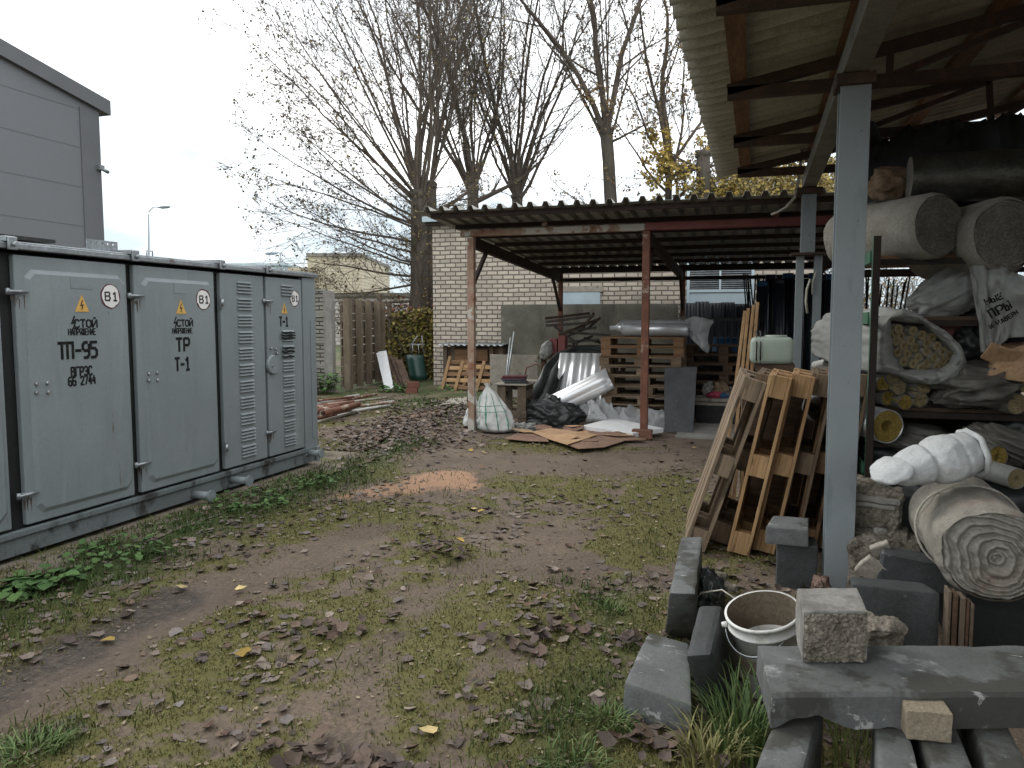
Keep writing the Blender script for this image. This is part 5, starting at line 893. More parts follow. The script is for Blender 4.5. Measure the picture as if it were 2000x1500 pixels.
sp_ = [((1064, 622), (1152, 612)), ((1066, 629), (1160, 617)), ((1066, 636), (1150, 631)), ((1092, 655), (1172, 622)), ((1108, 649), (1192, 655)), ((1083, 637), (1128, 672)), ((1138, 640), (1160, 612)), ((1150, 640), (1172, 620)), ((1118, 672), (1158, 656)), ((1140, 660), (1190, 674)), ((1092, 668), (1170, 664)), ((1100, 660), (1150, 640)), ((1100, 676), (1180, 676)), ((1105, 646), (1165, 640))]
for i, (p, q_) in enumerate(sp_): m = MB(); yy = 13.0+.09*i; m.bar(PY(*p, yy), PY(*q_, yy+rnd.uniform(-.2, .3)), .03, .045); one('steel_profile', m, M['profst'] if i % 3 else M['trussm'], 'dark steel profile in the jumbled pile on the old bench under the canopy', 'steel profile', 'jumbled steel profiles on the bench', bevel=.004)
for i, (xa, xb, ya, yb_) in enumerate(((1075, 1089, 661, 694), (1091, 1105, 656, 692))): a = PY(xa, yb_, 12.85); b = PY(xb, ya, 12.85); m = MB(); m.bb((a.x, 12.8, .942), (b.x, 13.0, b.z)); one('red_box', m, M['redpaint'], ['left', 'right'][i]+' one of two narrow red-brown boxes above the black tarp', 'box', 'red-brown boxes on the bench', bevel=.006)
m = MB(); c = PY(1067, 684, 12.75); m.blob(c, (.10, .10, .17), .25, 2, rotm(0, 22, 0), sub=4, seed=4); one('white_bag', m, M['bag'], 'small white bag slumped beside the red-brown boxes', 'bag')
rc = random.Random(77)
for i in range(12):
    px = rc.uniform(1000, 1255); py = 838+rc.uniform(0, 34)*(1-abs(px-1130)/220); c = G(px, py); n_ = rc.randint(5, 7); ro = rc.uniform(.10, .24); a0 = rc.random()*6; tx, ty = rc.uniform(-.12, .12), rc.uniform(-.1, .16); z0 = rc.uniform(.035, .075)
    pts = [Vector((c.x+math.cos(a0+k*6.283/n_)*ro*rc.uniform(.6, 1.5), c.y+math.sin(a0+k*6.283/n_)*ro*rc.uniform(.5, 1.1), 0)) for k in range(n_)]
    for p in pts: p.z = max(.012, z0+(p.x-c.x)*tx+(p.y-c.y)*ty+rc.uniform(-.012, .012))
    m = MB(); m.prism(pts, (0, 0, -.006)); one('cardboard', m, M['card' if rc.random() < .45 else 'card2'], 'small torn scrap on the flattened cardboard pile between sack and middle post', 'cardboard', 'torn cardboard scraps by the canopy post')
# upright crate with tiles
c = G(1000, 828); cx, cy = c.x+.0, c.y+.15; ht = .58; tb = thing('wooden_crate', 'old slatted crate stood on end carrying dark red tiles', 'crate', (cx, cy, 0))
for (x, w, y) in ((-.16, .13, -.17), (.16, .13, -.17), (-.16, .13, .17), (.16, .13, .17)): m = MB(); m.box((cx+x, cy+y, ht/2+.0), (w, .025, ht)); m.build('upright_board', M['form'], tb, bevel=.003, seg=1)
for (z, y) in ((.15, -.185), (.15, .185), (.54, .185)): m = MB(); m.box((cx, cy+y, z), (.47, .022, .11)); m.build('cross_board', M['form'], tb, bevel=.003, seg=1)
for x in (-.215, .215):
    for z in (.12, .45): m = MB(); m.box((cx+x, cy, z), (.02, .31, .10)); m.build('side_board', M['form'], tb, bevel=.003, seg=1)
m = MB(); m.box((cx-.01, cy, ht+.013), (.50, .44, .022)); m.build('top_board', M['grbrd'], tb, bevel=.003, seg=1)
for i in range(5): m = MB(); m.box((cx-.0+rnd.uniform(-.02, .02), cy+rnd.uniform(-.02, .02), ht+.040+i*.022), (.36, .30, .018), rotm(rnd.uniform(-1, 1), 0, 14+rnd.uniform(-6, 6))); one('roof_tile', m, M['tile'] if i > 2 else M['slate'], ['lowest grey', 'second lowest grey', 'middle grey', 'second from top dark red', 'topmost dark red'][i]+' tile of the small pile on the upright crate', 'tile', 'tiles piled on the crate', bevel=.004)
# sacks
def sack(name, c, h, r, label, seed, stripes=True, lean=(0, 0)):
    t = thing(name, label, 'sack', tuple(c))
    def pt(u, v, k=0):
        a = u*2*math.pi; prof = [(0, .8), (.05, 1.06), (.2, 1.1), (.4, .97), (.6, .76), (.77, .5), (.87, .24), (.92, .11), (1, .2)]; i = max(j for j in range(len(prof)-1) if prof[j][0] <= v+1e-9); f = (v-prof[i][0])/(prof[i+1][0]-prof[i][0]); rr = r*(prof[i][1]*(1-f)+prof[i+1][1]*f); d = Vector((math.cos(a), math.sin(a)*.75, 0)); wr = 1+.19*noise.fractal(Vector((d.x*2.2, d.y*2.2, v*3+seed)), .8, 2, 4)+.05*math.sin(a*9+seed)*max(0, v-.45)
        return Vector(c)+Vector((lean[0]*v, lean[1]*v, h*v+.004))+d*(rr*wr+k)
    m = MB(); m.grid(lambda u, v: pt(u, v), 48, 40, closeu=True); m.build('body', M['sack'], t)
    if stripes:
        for u0 in (.60, .70, .80, .90): 
            m = MB(); m.grid(lambda a, v: pt(u0+a*.012+.03*v, .03+v*.78, .003), 3, 30); m.build('stripe', M['stripe'], t)
        for v0 in (.40, .52): m = MB(); m.grid(lambda a, v: pt(.55+a*.40, v0+.012*v+.03*a, .003), 30, 3); m.build('stripe', M['stripe'], t)
    return t
c = G(963, 846); sack('woven_sack', c+Vector((0, .18, 0)), .66, .235, 'white woven sack with green stripes tied at the top by the left canopy post', 5, True, (-.17, .05)); c = G(912, 836); sack('woven_sack', c+Vector((.03, .12, 0)), .44, .13, 'smaller plain white sack peeking out left of the left canopy post', 9, False, (.06, 0))
# left wall clutter
w0 = PY(862, 700, 16.35).x; w1 = PY(982, 700, 16.35).x; ck = thing('timber_crate', 'brown timber crate with a corrugated sheet lid against the brick wall', 'crate', ((w0+w1)/2, 16.5, 0))
m = MB(); m.bb((w0+.03, 16.45, .05), (w1-.05, 16.9, .92)); m.build('inner_box', M['pal_dark'], ck)
for x in (w0+.02, w0+.22, w1-.34, w1-.12): m = MB(); m.bb((x, 16.40, 0), (x+.10, 16.447, .96)); m.build('upright', M['form'], ck, bevel=.004)
for z in (.62, .30): m = MB(); m.bb((w0+.33, 16.37, z), (w1-.37, 16.44, z+.26)); m.build('side_board', M['pal_mid'], ck, bevel=.004)
m = MB(); m.grid(lambda u, v: Vector((w0-.06+(w1-w0+.12)*u, 16.2+.78*v, .985+.04*v+.014*math.sin(u*70))), 120, 3); m.build('sheet_lid', M['galv'], ck, solid=.003)
def slatted(px0, px1, pyt, Yb, lab, n=4, vs_=(0, .5, 1), lean=.30):
    x0 = PY(px0, 720, Yb).x; x1 = PY(px1, 720, Yb).x; zt_ = PY(px0, pyt, Yb).z; t = thing('slatted_pallet', lab, 'pallet', ((x0+x1)/2, Yb, 0)); u = Vector((.08, lean, zt_))
    for f in vs_: b = Vector((x0+(x1-x0)*f, Yb-.035, .0)); m = MB(); m.bar(b, b+u, .07, .03, (0, 1, 0)); m.build('upright', M['plank'], t, bevel=.003, seg=1)
    for j in range(n): p = u*((j+.5)/n*.92); m = MB(); m.box(Vector(((x0+x1)/2, Yb, 0))+p, ((x1-x0)+.06, .018, .09), rotm(-math.degrees(math.atan2(lean, zt_)), 0, 0)); m.build('slat', M['pal_new'] if j % 2 else M['pal_mid'], t, bevel=.002, seg=1)
slatted(864, 905, 697, 15.95, 'light slatted pallet leaning furthest left against the timber crate', 5, (0, 1)); slatted(889, 966, 706, 15.62, 'light slatted pallet leaning right behind the left canopy post', 4, (0, .55, 1))
x0 = PY(957, 700, 14.7).x; x1 = PY(1050, 700, 14.7).x; m = MB(); m.bb((x0, 14.7, -.02), (x1, 14.74, PY(1000, 693, 14.7).z)); one('grey_board', m, M['grbrd'], 'weathered grey board standing on edge behind the upright crate', 'board', bevel=.006)
s0 = PY(979, 595, 16.75); s1 = PY(1478, 592, 16.75); m = MB(); m.bb((s0.x, 16.72, -.02), (-1.6, 16.9, s0.z)); o = one('concrete_slab', m, M['slabc'], 'big stained concrete slab standing against the brick wall under the canopy', 'slab', bevel=.012, sub=2, ns=(.006, 4))
for i, (p, q_) in enumerate((((1004, 648), (992, 735)), ((997, 660), (989, 735)))): a = PY(*p, 14.6); b = PY(*q_, 13.9); b2 = b+(b-a)*.3; b2.z = max(b2.z, .0); m = MB(); m.tube([a, b2], .018, 8); one('metal_rod', m, M['galv'], ['longer', 'shorter'][i]+' pale metal rod leaning on the grey board behind the tiles', 'rod', 'pale rods leaning on the grey board')
c = PY(1040, 765, 13.2); c.z = 0; st = thing('rusty_stool', 'rusty tubular stool frame standing between crate and tarp', 'stool', tuple(c)); sz = .42
for dx in (-.2, .2):
    for dy in (-.15, .15): m = MB(); m.tube([c+Vector((dx*1.1, dy, -.02)), c+Vector((dx, dy, sz))], .016, 8); m.build('leg', M['rust'], st)
m = MB(); m.tube([c+Vector((x*.24, y*.18, sz+.017)) for x, y in ((-1, -1), (1, -1), (1, 1), (-1, 1), (-1, -1))], .017, 8); m.build('seat_frame', M['rust'], st); m = MB(); m.box(c+Vector((0, 0, sz+.045)), (.46, .34, .02)); m.build('seat', M['grbrd'], st, bevel=.004); m = MB(); m.tube([c+Vector((-.2, .17, sz+.06)), c+Vector((-.17, .19, sz+.26)), c+Vector((0, .2, sz+.33)), c+Vector((.17, .19, sz+.26)), c+Vector((.2, .17, sz+.06))], .012, 8); m.build('back_frame', M['rust'], st)
flat('flat_plate', ((862, 789), (880, 778), (912, 775), (912, 789)), .03, .02, 'grbrd', 'grey flat plate lying on the ground left of the left canopy post', 'plate')
# ---- right part of the canopy bay: sheets, gate, barrel, crate, rolls, rods
for i in range(6): a = PY(1333+i*25, 600, 16.2-i*.1); m = MB(); zz = 1.92+.16*noise.noise((i*3.1, 0, 0)); w = PY(1333+i*25+27, 600, 16.2-i*.1).x-a.x; m.grid(lambda u, v: Vector((a.x+w*u, 16.2-i*.1+.02*math.sin(u*25), -.02+zz*v)), 14, 2); one('dark_sheet', m, M['navy'], 'dark ribbed sheet standing in the row beneath the louvre window', 'metal sheet', 'dark sheets beneath the louvre window', solid=.004)
gt = thing('steel_gate', 'black barred steel gate leaning beneath the canopy behind the planks', 'gate', (PY(1430, 700, 13.6).x, 13.6, 0)); ga = PY(1378, 625, 13.6); gb = PY(1482, 625, 13.6)
for i in range(9): x = ga.x+(gb.x-ga.x)*i/8; m = MB(); m.box((x, 13.6, .78), (.03, .03, 1.53)); m.build('bar', M['black'], gt)
for z in (.03, .30, 1.56): m = MB(); m.bb((ga.x-.02, 13.57, z-.025), (gb.x+.02, 13.63, z+.025)); m.build('rail', M['black'], gt)
m = MB(); m.bb((ga.x-.02, 13.632, .33), (gb.x+.02, 13.645, .95)); m.build('lower_sheet', M['navy'], gt)
for i, px in enumerate((1412, 1448)): c = PY(px, 680, 14.4); bl = thing('blue_barrel', ['left', 'right'][i]+' of two blue plastic barrels behind the black gate', 'barrel', (c.x, 14.4, 0), 'blue barrels behind the gate'); m = MB(); m.tube([(c.x, 14.4, z) for z in (0, .02, .3, .31, .6, .61, .95, 1.0, 1.2)], [.2, .21, .22, .235, .235, .22, .22, .2, .17], 18); m.build('body', M['blue'], bl); m = MB(); m.tube([(c.x, 14.4, 1.203), (c.x, 14.4, 1.24)], .175, 16); m.build('lid', M['blue'], bl)
c0_ = G(1358, 826); c1_ = G(1432, 824); bc = thing('black_crate', 'low black plastic crate with pale rim holding rags beside the slate slab', 'crate', (c0_.x, c0_.y+.3, 0)); m = MB(); m.bb((c0_.x, c0_.y, -.01), (c1_.x+.1, c0_.y+.5, .27)); m.build('body', M['black'], bc, bevel=.01)
for z in (.273, .33): m = MB(); m.bb((c0_.x-.02, c0_.y-.02, z), (c1_.x+.12, c0_.y+.52, z+.045)); m.build('rim_board', M['grbrd'], bc, bevel=.005)
zt_ = .375
for i, (px, r, mn, nm, lb) in enumerate(((1384, (.09, .08, .12), 'bag', 'white_bag', 'little white bag on the black crate of rags'), (1396, (.11, .07, .05), 'redbag', 'red_cloth', 'pink-red cloth lying on the black crate of rags'), (1408, (.11, .09, .13), 'brown', 'brown_cloth', 'brown cloth heaped at the back of the crate'), (1422, (.10, .08, .08), 'dustbag', 'grey_rag', 'pale grey rag at the right end of the crate'), (1412, (.08, .05, .04), 'blue', 'blue_cloth', 'small blue cloth at the front of the crate'))): c = PY(px, 770, c0_.y+(.14 if i in (1, 4) else .3)); m = MB(); m.blob((c.x, c.y, zt_+r[2]*.75), r, .6, 2.2, sub=4, seed=i+20, flat=zt_+.002, oct=4); one(nm, m, M[mn], lb, 'cloth' if 'cloth' in nm or 'rag' in nm else 'bag')
m = MB(); a = G(1300, 842, 0); m.bb((-1.0, 10.35, -.05), (3.5, 15.0, .004)); o = m.build('canopy_floor', M['conc']); tag(o, 'thin pale concrete floor under the right half of the canopy', None, None, 'structure')
for i, (px, pt) in enumerate(((1488, 560), (1503, 548), (1519, 556), (1537, 545), (1557, 552), (1572, 556), (1588, 545), (1607, 552), (1622, 547), (1640, 556))):
    yy = 14.1+.25*(i % 2); c = PY(px, 620, yy); zt_ = PY(px, pt, yy).z; t = thing('membrane_roll', 'tall dark wrapped roll with blue end standing under the canopy behind the columns', 'roll', (c.x, yy, 0), 'dark rolls standing under the canopy'); m = MB(); m.tube([(c.x, yy, 0), (c.x+.01, yy, zt_*.5), (c.x, yy, zt_)], [.10, .103, .10], 14); m.build('wrapped_body', M['navy'], t); m = MB(); m.tube([(c.x, yy, zt_+.001), (c.x, yy, zt_+.10)], .092, 14); m.build('end_cap', M['blue'] if i in (0, 3, 6, 8) else M['navy'], t)
for i in range(12): a = PY(1458+i*3.2+rnd.uniform(-2, 2), 622, 13.9); b = PY(1452+i*4+rnd.uniform(-9, 9), 538+rnd.uniform(-4, 10), 14.2); d_ = (a-b); a = b+d_*(b.z/max(b.z-a.z, .05)); m = MB(); m.tube([a, b], .012, 6); one('steel_rod', m, M['black'], 'thin dark rod leaning in the bundle left of the standing rolls', 'rod', 'dark rods left of the rolls')
for i in range(14): b = PY(1652+i*10+rnd.uniform(-6, 6), 542+rnd.uniform(-6, 16), 14.3); a = Vector((b.x+(i-5)*-.05+rnd.uniform(-.1, .1), 13.8, 0)); m = MB(); m.tube([a, b], .014, 6); one('steel_rod', m, M['black'], 'thin dark rod fanned out behind the near column and rack', 'rod', 'dark rods behind the rack')
m = MB(); m.bb((PY(1640, 640, 14.6).x, 14.6, -.02), (4.2, 14.66, 1.42)); one('dark_backdrop', m, M['navy'], 'dark low hoarding added behind the rods and rack against daylight', 'backdrop')  # made-up panel that darkens the daylight behind the rack
# ---- pipes by the kiosk end
pl = [((600, 822), (705, 795), .035, 'rust'), ((608, 812), (768, 784), .028, 'pvc'), ((600, 800), (690, 786), .04, 'rust'), ((630, 808), (700, 790), .05, 'rust'), ((690, 803), (760, 792), .028, 'pvc'), ((612, 795), (735, 770), .03, 'rust'), ((640, 790), (755, 777), .025, 'grbrd'), ((655, 798), (770, 786), .025, 'rustpale'), ((605, 828), (690, 806), .022, 'grbrd'), ((620, 788), (700, 772), .03, 'pvc'), ((600, 808), (660, 795), .05, 'rust'), ((615, 783), (690, 775), .022, 'rust'), ((660, 812), (712, 800), .022, 'pvc')]
for i, (p, q_, r, mn) in enumerate(pl):
    zz = r+.03*(i % 4)+.01; a = G(*p, zz); b = G(*q_, zz); m = MB()
    if r >= .04: m.ring(b, a, r, r*.8, 14, .1) if False else m.ring(a, b, r, r*.82, 14, .25)
    else: m.tube([a, b], r, 10)
    one('steel_pipe', m, M[mn], 'rusty or grey pipe in the flat pile beyond the kiosk end', 'pipe', 'pipes piled on the ground beyond the kiosk')
# ================================================================== BESIDE THE SHED: tank, planks, pipes
c = PY(1508, 690, 6.5); ckx = c.x; m = MB(); m.bb((c.x-.22, 6.35, -.02), (c.x+.28, 6.85, 1.10)); one('dark_box', m, M['pal_dark'], 'tall dark crate behind the leaning pallets carrying the milky tank', 'crate', bevel=.006)
tk = thing('plastic_tank', 'milky greenish plastic tank lying behind the tops of the leaning pallets', 'tank', (c.x, 6.5, 1.17)); za = PY(1508, 716, 6.4).z; zb_ = PY(1508, 659, 6.4).z; xa = PY(1480, 690, 6.35).x; xb = PY(1551, 690, 6.35).x
m = MB(); m.bb((xa-.015, 6.37, 1.103), (xb+.01, 6.80, za+.02)); one('support_board', m, M['pal_dark'], 'dark board directly under the milky tank', 'board')
m = MB(); m.bb((xa-.06, 6.34, za+.023), (xb, 6.82, zb_)); m.build('body', M['tank'], tk, bevel=.055, seg=5)
m = MB(); m.tube([((xa+xb)/2, 6.58, zb_-.005), ((xa+xb)/2, 6.58, zb_+.015)], [.10, .085], 20); m.build('lid', M['tank'], tk)
for k in range(2): m = MB(); xx = xa-.03+.03*k; zc = (za+zb_)/2+.01; m.tube([(xx+.02*math.sin(a*.5), 6.58+.27*math.cos(a), zc+.152*math.sin(a)) for a in [j*math.pi/9 for j in range(19)]], .006, 6); m.build('strap', M['black'], tk)
for i, (p, q_) in enumerate((((1455, 608), (1437, 750)), ((1462, 603), (1447, 750)), ((1472, 596), (1456, 750)), ((1480, 591), (1466, 750)))): a = PY(*p, 6.75); b = PY(*q_, 6.55); d_ = a-b; b = a-d_*(a.z/d_.z); m = MB(); m.bar(b, a, .026, .032, (0, 1, 0)); one('timber_plank', m, M['plank'], ['leftmost and lowest', 'second from left', 'third from left', 'rightmost and tallest'][i]+' of four pale planks leaning left of the milky tank', 'plank', 'pale planks beside the tank', bevel=.004)
a = PY(1592, 714, 6.9); b = PY(1650, 700, 6.6); m = MB(); m.tube([a, b], .036, 14); one('plastic_pipe', m, M['pvc'], 'thick grey-white pipe lying above the leaning pallets left of the column', 'pipe'); a = PY(1618, 712, 7.0); b = PY(1640, 620, 7.0); m = MB(); m.tube([a, b, b+(b-a)*.2], .016, 8); one('plastic_pipe', m, M['pvc'], 'thin pale pipe slanting upward behind the near column', 'pipe')
m = MB(); m.bb((.30, 6.35, -.02), (.86, 7.2, 1.02)); one('dark_box', m, M['pal_dark'], 'dark low crate behind the leaning pallets supporting pale pipes', 'crate', bevel=.006)
# ================================================================== RACK AND ITS LOAD
RY0, RY1 = 5.38, 6.75; RX0 = PY(1705, 700, RY0).x; RX1 = RX0+1.75; SH = tuple(PY(1850, q, RY0).z for q in (490, 617, 806, 870))
rk = thing('storage_rack', 'green and brown steel storage rack under the shed roof', 'rack', ((RX0+RX1)/2, (RY0+RY1)/2, 0))
for x in (RX0, RX1):
    for y in (RY0, RY1):
        m = MB(); m.bb((x-.022, y-.004, -.02), (x+.022, y, 2.08)); m.build('post', M['rackrust'], rk); m = MB(); m.bb((x-.022, y, -.02), (x-.018, y+.045, 2.08)); m.build('post_flange', M['grn'], rk)
    for z in (.55, SH[1]-.05, SH[0]-.06): m = MB(); m.bb((x-.035, RY0+.045, z), (x-.024, RY1, z+.075)); m.build('side_bar', M['grn'], rk)
for z in SH:
    for y in (RY0+.22, RY1-.04): m = MB(); m.bb((RX0+.023, y, z-.065), (RX1-.023, y+.04, z-.026)); m.build('shelf_beam', M['rackrust'], rk)
    yy = RY0+.27
    for k in range(5): m = MB(); m.bb((RX0+.03, yy+k*.19, z-.025), (RX1-.03, yy+k*.19+.17, z-.002)); m.build('shelf_board', M['purlin'] if z > 1.9 else M['pal_dark'], rk)
def roll(name, F, B, r, label, cat, body, endm, pitch=.022, amp=.012, lump=.03, seed=0, nr=44, na=72, group=None, squash=1.0, off_=False):
    t = thing(name, label, cat, tuple(F.lerp(B, .5)-UP*r), group); ax = (B-F).normalized(); M3 = frame(-ax); rr = lambda a, s: r*(1+lump*noise.noise((math.cos(a)*1.3+seed, math.sin(a)*1.3, s*2.2))+lump*.45*noise.noise((math.cos(a)*4+seed, math.sin(a)*4, s*5)))
    def P(a, rad, c): return c+M3 @ Vector((math.cos(a)*rad, math.sin(a)*rad*squash, 0))
    m = MB(); m.grid(lambda u, v: P(u*2*math.pi, rr(u*6.2832, v*(B-F).length)*(1-.10*max(0, .04-v)/.04), F.lerp(B, v)), na, 40, closeu=True); m.build('body', body, t)
    m = MB(); oxy = M3 @ Vector((.22*r, -.30*r, 0)) if off_ else Vector((0, 0, 0))
    m.grid(lambda u, v: P(u*2*math.pi, rr(u*6.2832, 0)*.90*max(v, .004), F)+oxy*(1-v)*v*1.6-ax*(amp*math.sin(6.2832*(v*r/pitch-(0 if off_ else u)+.7*noise.noise((v*3.1, seed, 0))+1.25*noise.noise((math.cos(u*6.28)*1.1*v+seed, math.sin(u*6.28)*1.1*v, v*1.5))))+amp*1.2*noise.noise((math.cos(u*6.28)*v*6, math.sin(u*6.28)*v*6, seed))-.01*v), na*2, nr, closeu=True); m.build('end_layers', endm, t)
    m = MB(); m.grid(lambda u, v: P(u*2*math.pi, rr(u*6.2832, (B-F).length)*max(v, .004), B), na, 6, closeu=True); m.build('back_end', endm, t)
    return t
Fp = PY(1835, 440, 5.52); roll('wool_roll', Fp, Fp+Vector((-.46, .72, .0)), .212, 'dusty wool roll with its spiral end facing out, left on the top shelf', 'wool roll', M['wool'], M['woolend'], .018, .008, .05, 3, group='dusty wool rolls on the top shelf')
Fp = PY(1968, 458, 5.52); roll('wool_roll', Fp, Fp+Vector((-.25, .8, .0)), .235, 'dusty wool roll at the right end of the top shelf', 'wool roll', M['wool'], M['woolend'], .018, .008, .05, 8, group='dusty wool rolls on the top shelf')
a = PY(1775, 350, 6.0); b = PY(2090, 336, 6.0); fr = thing('foil_roll', 'dark foil-faced insulation roll lying across the top of the rack load', 'foil roll', (a.x+.4, 6.0, 2.3)); m = MB(); m.grid(lambda u, v: a.lerp(b, v)+Vector((0, math.cos(u*6.2832), math.sin(u*6.2832)))*.165*(1+.025*noise.noise((v*30, u*6, 1))-.05*max(0, .05-v)/.05), 40, 60, closeu=True); m.build('foil_body', mat('dull_foil', (.13, .13, .115), (.08, .078, .068), 6, .35, .3, 30, .6), fr); m = MB(); m.tube([a-Vector((.0, 0, 0)), a+Vector((.01, 0, 0))], [.15, .15], 30); m.build('end', M['woolend'], fr)
for (px, py, r, mn, nm, lb, sd) in ((1738, 362, (.17, .16, .14), 'brown', 'brown_bag', 'crumpled brown bag at the top left of the rack load behind the near column', 1), (1722, 416, (.16, .16, .10), 'dustbag', 'dusty_bag', 'dusty grey bag left of the top shelf wool roll', 2)):
    c = PY(px, py, 6.25); m = MB(); m.blob(c, r, .22, 1.1, sub=5, seed=sd+30, oct=3, ridge=.16); one(nm, m, M[mn], lb, 'bag')
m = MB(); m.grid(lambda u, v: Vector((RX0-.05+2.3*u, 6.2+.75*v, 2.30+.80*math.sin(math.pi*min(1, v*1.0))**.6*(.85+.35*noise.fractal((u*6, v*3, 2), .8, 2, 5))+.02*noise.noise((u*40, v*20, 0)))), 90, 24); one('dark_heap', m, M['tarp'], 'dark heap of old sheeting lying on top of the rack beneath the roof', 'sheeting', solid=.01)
c = PY(1858, 572, 5.95); m = MB(); m.blob(c+UP*.0, (.27, .25, .17), .2, 1.1, rotm(0, -28, 0), sub=5, seed=41, oct=2, ridge=.15, an=(.5, 1, 1.8)); one('white_sack', m, M['bag'], 'bulging white plastic sack lying on the second rack shelf', 'sack')
def drape(pts_top, pts_bot, Yt, Yb, amp, fr_, nu, nv, seed):
    T_ = [PY(x, y, Yt) for x, y in pts_top]; B_ = [PY(x, y, Yb) for x, y in pts_bot]
    def fn(u, v):
        p = lerpl(T_, u).lerp(lerpl(B_, u), v); return p+Vector((0, -amp*(abs(math.sin(u*9+2.2*noise.noise((u*3, v*2, seed))))*.8+noise.fractal((u*fr_, v*fr_*.6, seed), .8, 2, 4)), 0))
    m = MB(); m.grid(fn, nu, nv); return m, fn
m, fnb = drape(((1893, 520), (1935, 512), (1975, 528), (2040, 560)), ((1916, 688), (1935, 690), (1968, 660), (2040, 655)), 5.55, 5.5, .035, 4, 44, 40, 2); o = one('printed_film_bag', m, M['bag'], 'hanging plastic film bag with black printed letters on the rack', 'plastic bag', solid=.003)
def bagtext(s, px, py, h, ang, cw, gap, w):
    c = PY(px, py, 5.40); ux = Vector((math.cos(R(ang)), 0, math.sin(R(ang)))); uz = Vector((-ux.z, 0, ux.x)); mm = MB(); text(mm, s, c, ux, uz, Vector((0, -1, 0)), h, cw, gap, w); mm.v = [Vector((p.x, surf_y(p), p.z)) for p in mm.v]; return mm
_bt = A([tuple(fnb(i/150, j/150)) for i in range(151) for j in range(151)])
def surf_y(p):
    dd = (_bt[:, 0]-p.x)**2+(_bt[:, 2]-p.z)**2; k = np.argsort(dd)[:8]; return float(_bt[k, 1].min())-.005
for a_ in (('НЫЕ', 1950, 583, .036, 24, .026, .010, .008), ('ПРЫ', 1962, 604, .050, 30, .034, .012, .011), ('И НАВЕРН', 1970, 624, .025, 33, .016, .007, .006)): bagtext(*a_).build('printed_lettering', M['stencil'], None).parent = o
for ch in o.children: ch.matrix_parent_inverse = Matrix.Translation(-Vector(o.location))
# tubes in a bag
zs = 5.77; tc_ = [(430, 475), (595, 500), (695, 545), (490, 560), (405, 610), (580, 605), (745, 640), (500, 665), (640, 690), (860, 670), (830, 572), (430, 740), (550, 760), (770, 735), (930, 735), (680, 800), (850, 800), (480, 845), (585, 865), (765, 870), (940, 845), (865, 905), (680, 915), (1010, 775), (395, 515)]
AX = Vector((-.42, .9, .03)).normalized(); proto = None
for i, (x, y) in enumerate(tc_):
    f0 = PY(1680+x/zs, 560+y/zs, 5.55)+AX*rnd.uniform(-.015, .02)
    if proto is None:
        proto = thing('insulation_tube', 'thin mineral wool pipe sleeve showing its holed end inside the open white bag', 'insulation tube', tuple(f0), 'pipe sleeves inside the open bag'); m = MB(); m.ring(f0, f0+AX*.9, .0310, .0125, 20, .8, .03); m.build('sleeve', M['ywool2'], proto); m = MB(); m.ring(f0+AX*.002, f0+AX*.9, .0322, .0312, 20, .85); m.build('foil_jacket', M['dustbag'], proto)
    else: t = dup(proto); t.location = f0
inn = [(345, 380), (520, 405), (710, 420), (790, 490), (860, 560), (960, 640), (1055, 740), (1000, 850), (910, 920), (700, 935), (500, 932), (430, 840), (388, 760), (355, 560)]; out = [(200, 480), (330, 330), (480, 238), (650, 300), (800, 400), (960, 490), (1130, 650), (1205, 850), (1150, 960), (1080, 1030), (940, 1085), (800, 1108), (600, 1060), (370, 980), (180, 955), (165, 780), (172, 600)]
def byang(P):
    cx_, cy_ = 660, 680; P = sorted(P, key=lambda p: math.atan2(p[1]-cy_, p[0]-cx_)); an = [math.atan2(p[1]-cy_, p[0]-cx_) for p in P]
    def at(u):
        a = -math.pi+u*2*math.pi
        for i in range(len(P)):
            a0 = an[i]; a1 = an[(i+1) % len(P)]+(2*math.pi if i == len(P)-1 else 0); aa = a if a >= an[0] else a+2*math.pi
            if a0 <= aa <= a1: f = (aa-a0)/(a1-a0+1e-9); p, q_ = P[i], P[(i+1) % len(P)]; return (p[0]*(1-f)+q_[0]*f, p[1]*(1-f)+q_[1]*f)
        return P[0]
    return at
ia, oa = byang(inn), byang(out)
def bagfn(u, v):
    xi, yi = ia(u); xo, yo = oa(u); k = Vector((0, 0, 0)); wn = noise.fractal((math.cos(u*6.28)*3, math.sin(u*6.28)*3, v*3), .8, 2, 4)
    if v < .45: f = v/.45; x = xi*(1-f)+xo*f; y = yi*(1-f)+yo*f; p = PY(1680+x/zs, 560+y/zs, 5.52-.07*math.sin(f*math.pi*.8)); p.y += .022*wn+.022*(abs(math.sin(u*40+3*wn))-.5)*f*(1-f)*2
    else: f = (v-.45)/.55; p = PY(1680+xo/zs, 560+yo/zs, 5.50)+AX*(f*.95); c_ = PY(1680+660/zs, 560+680/zs, 5.50)+AX*(f*.95); p = c_+(p-c_)*(1+.10*wn-.25*f*f-.07*abs(noise.noise((u*22, v*5, 3)))*min(1, f*4))
    return p
m = MB(); m.grid(bagfn, 110, 44, closeu=True); one('open_bag', m, M['bag'], 'open milky plastic bag wrapped around the bundle of thin pipe sleeves', 'plastic bag', solid=.003)
def sleeve(px, py, Y, r, ri, label, group, jag=.06, jacket='dustbag', core='ywool2', L_=.8, ax=AX):
    f0 = PY(px, py, Y); t = thing('pipe_sleeve', label, 'insulation tube', tuple(f0), group); m = MB(); m.ring(f0, f0+ax*L_, r*.96, ri, 26, L_*.85, jag); m.build('core', M[core], t); m = MB(); m.ring(f0-ax*.004, f0+ax*L_, r*1.02, r*.98, 26, L_*.95, jag*.3); m.build('jacket', M[jacket], t)
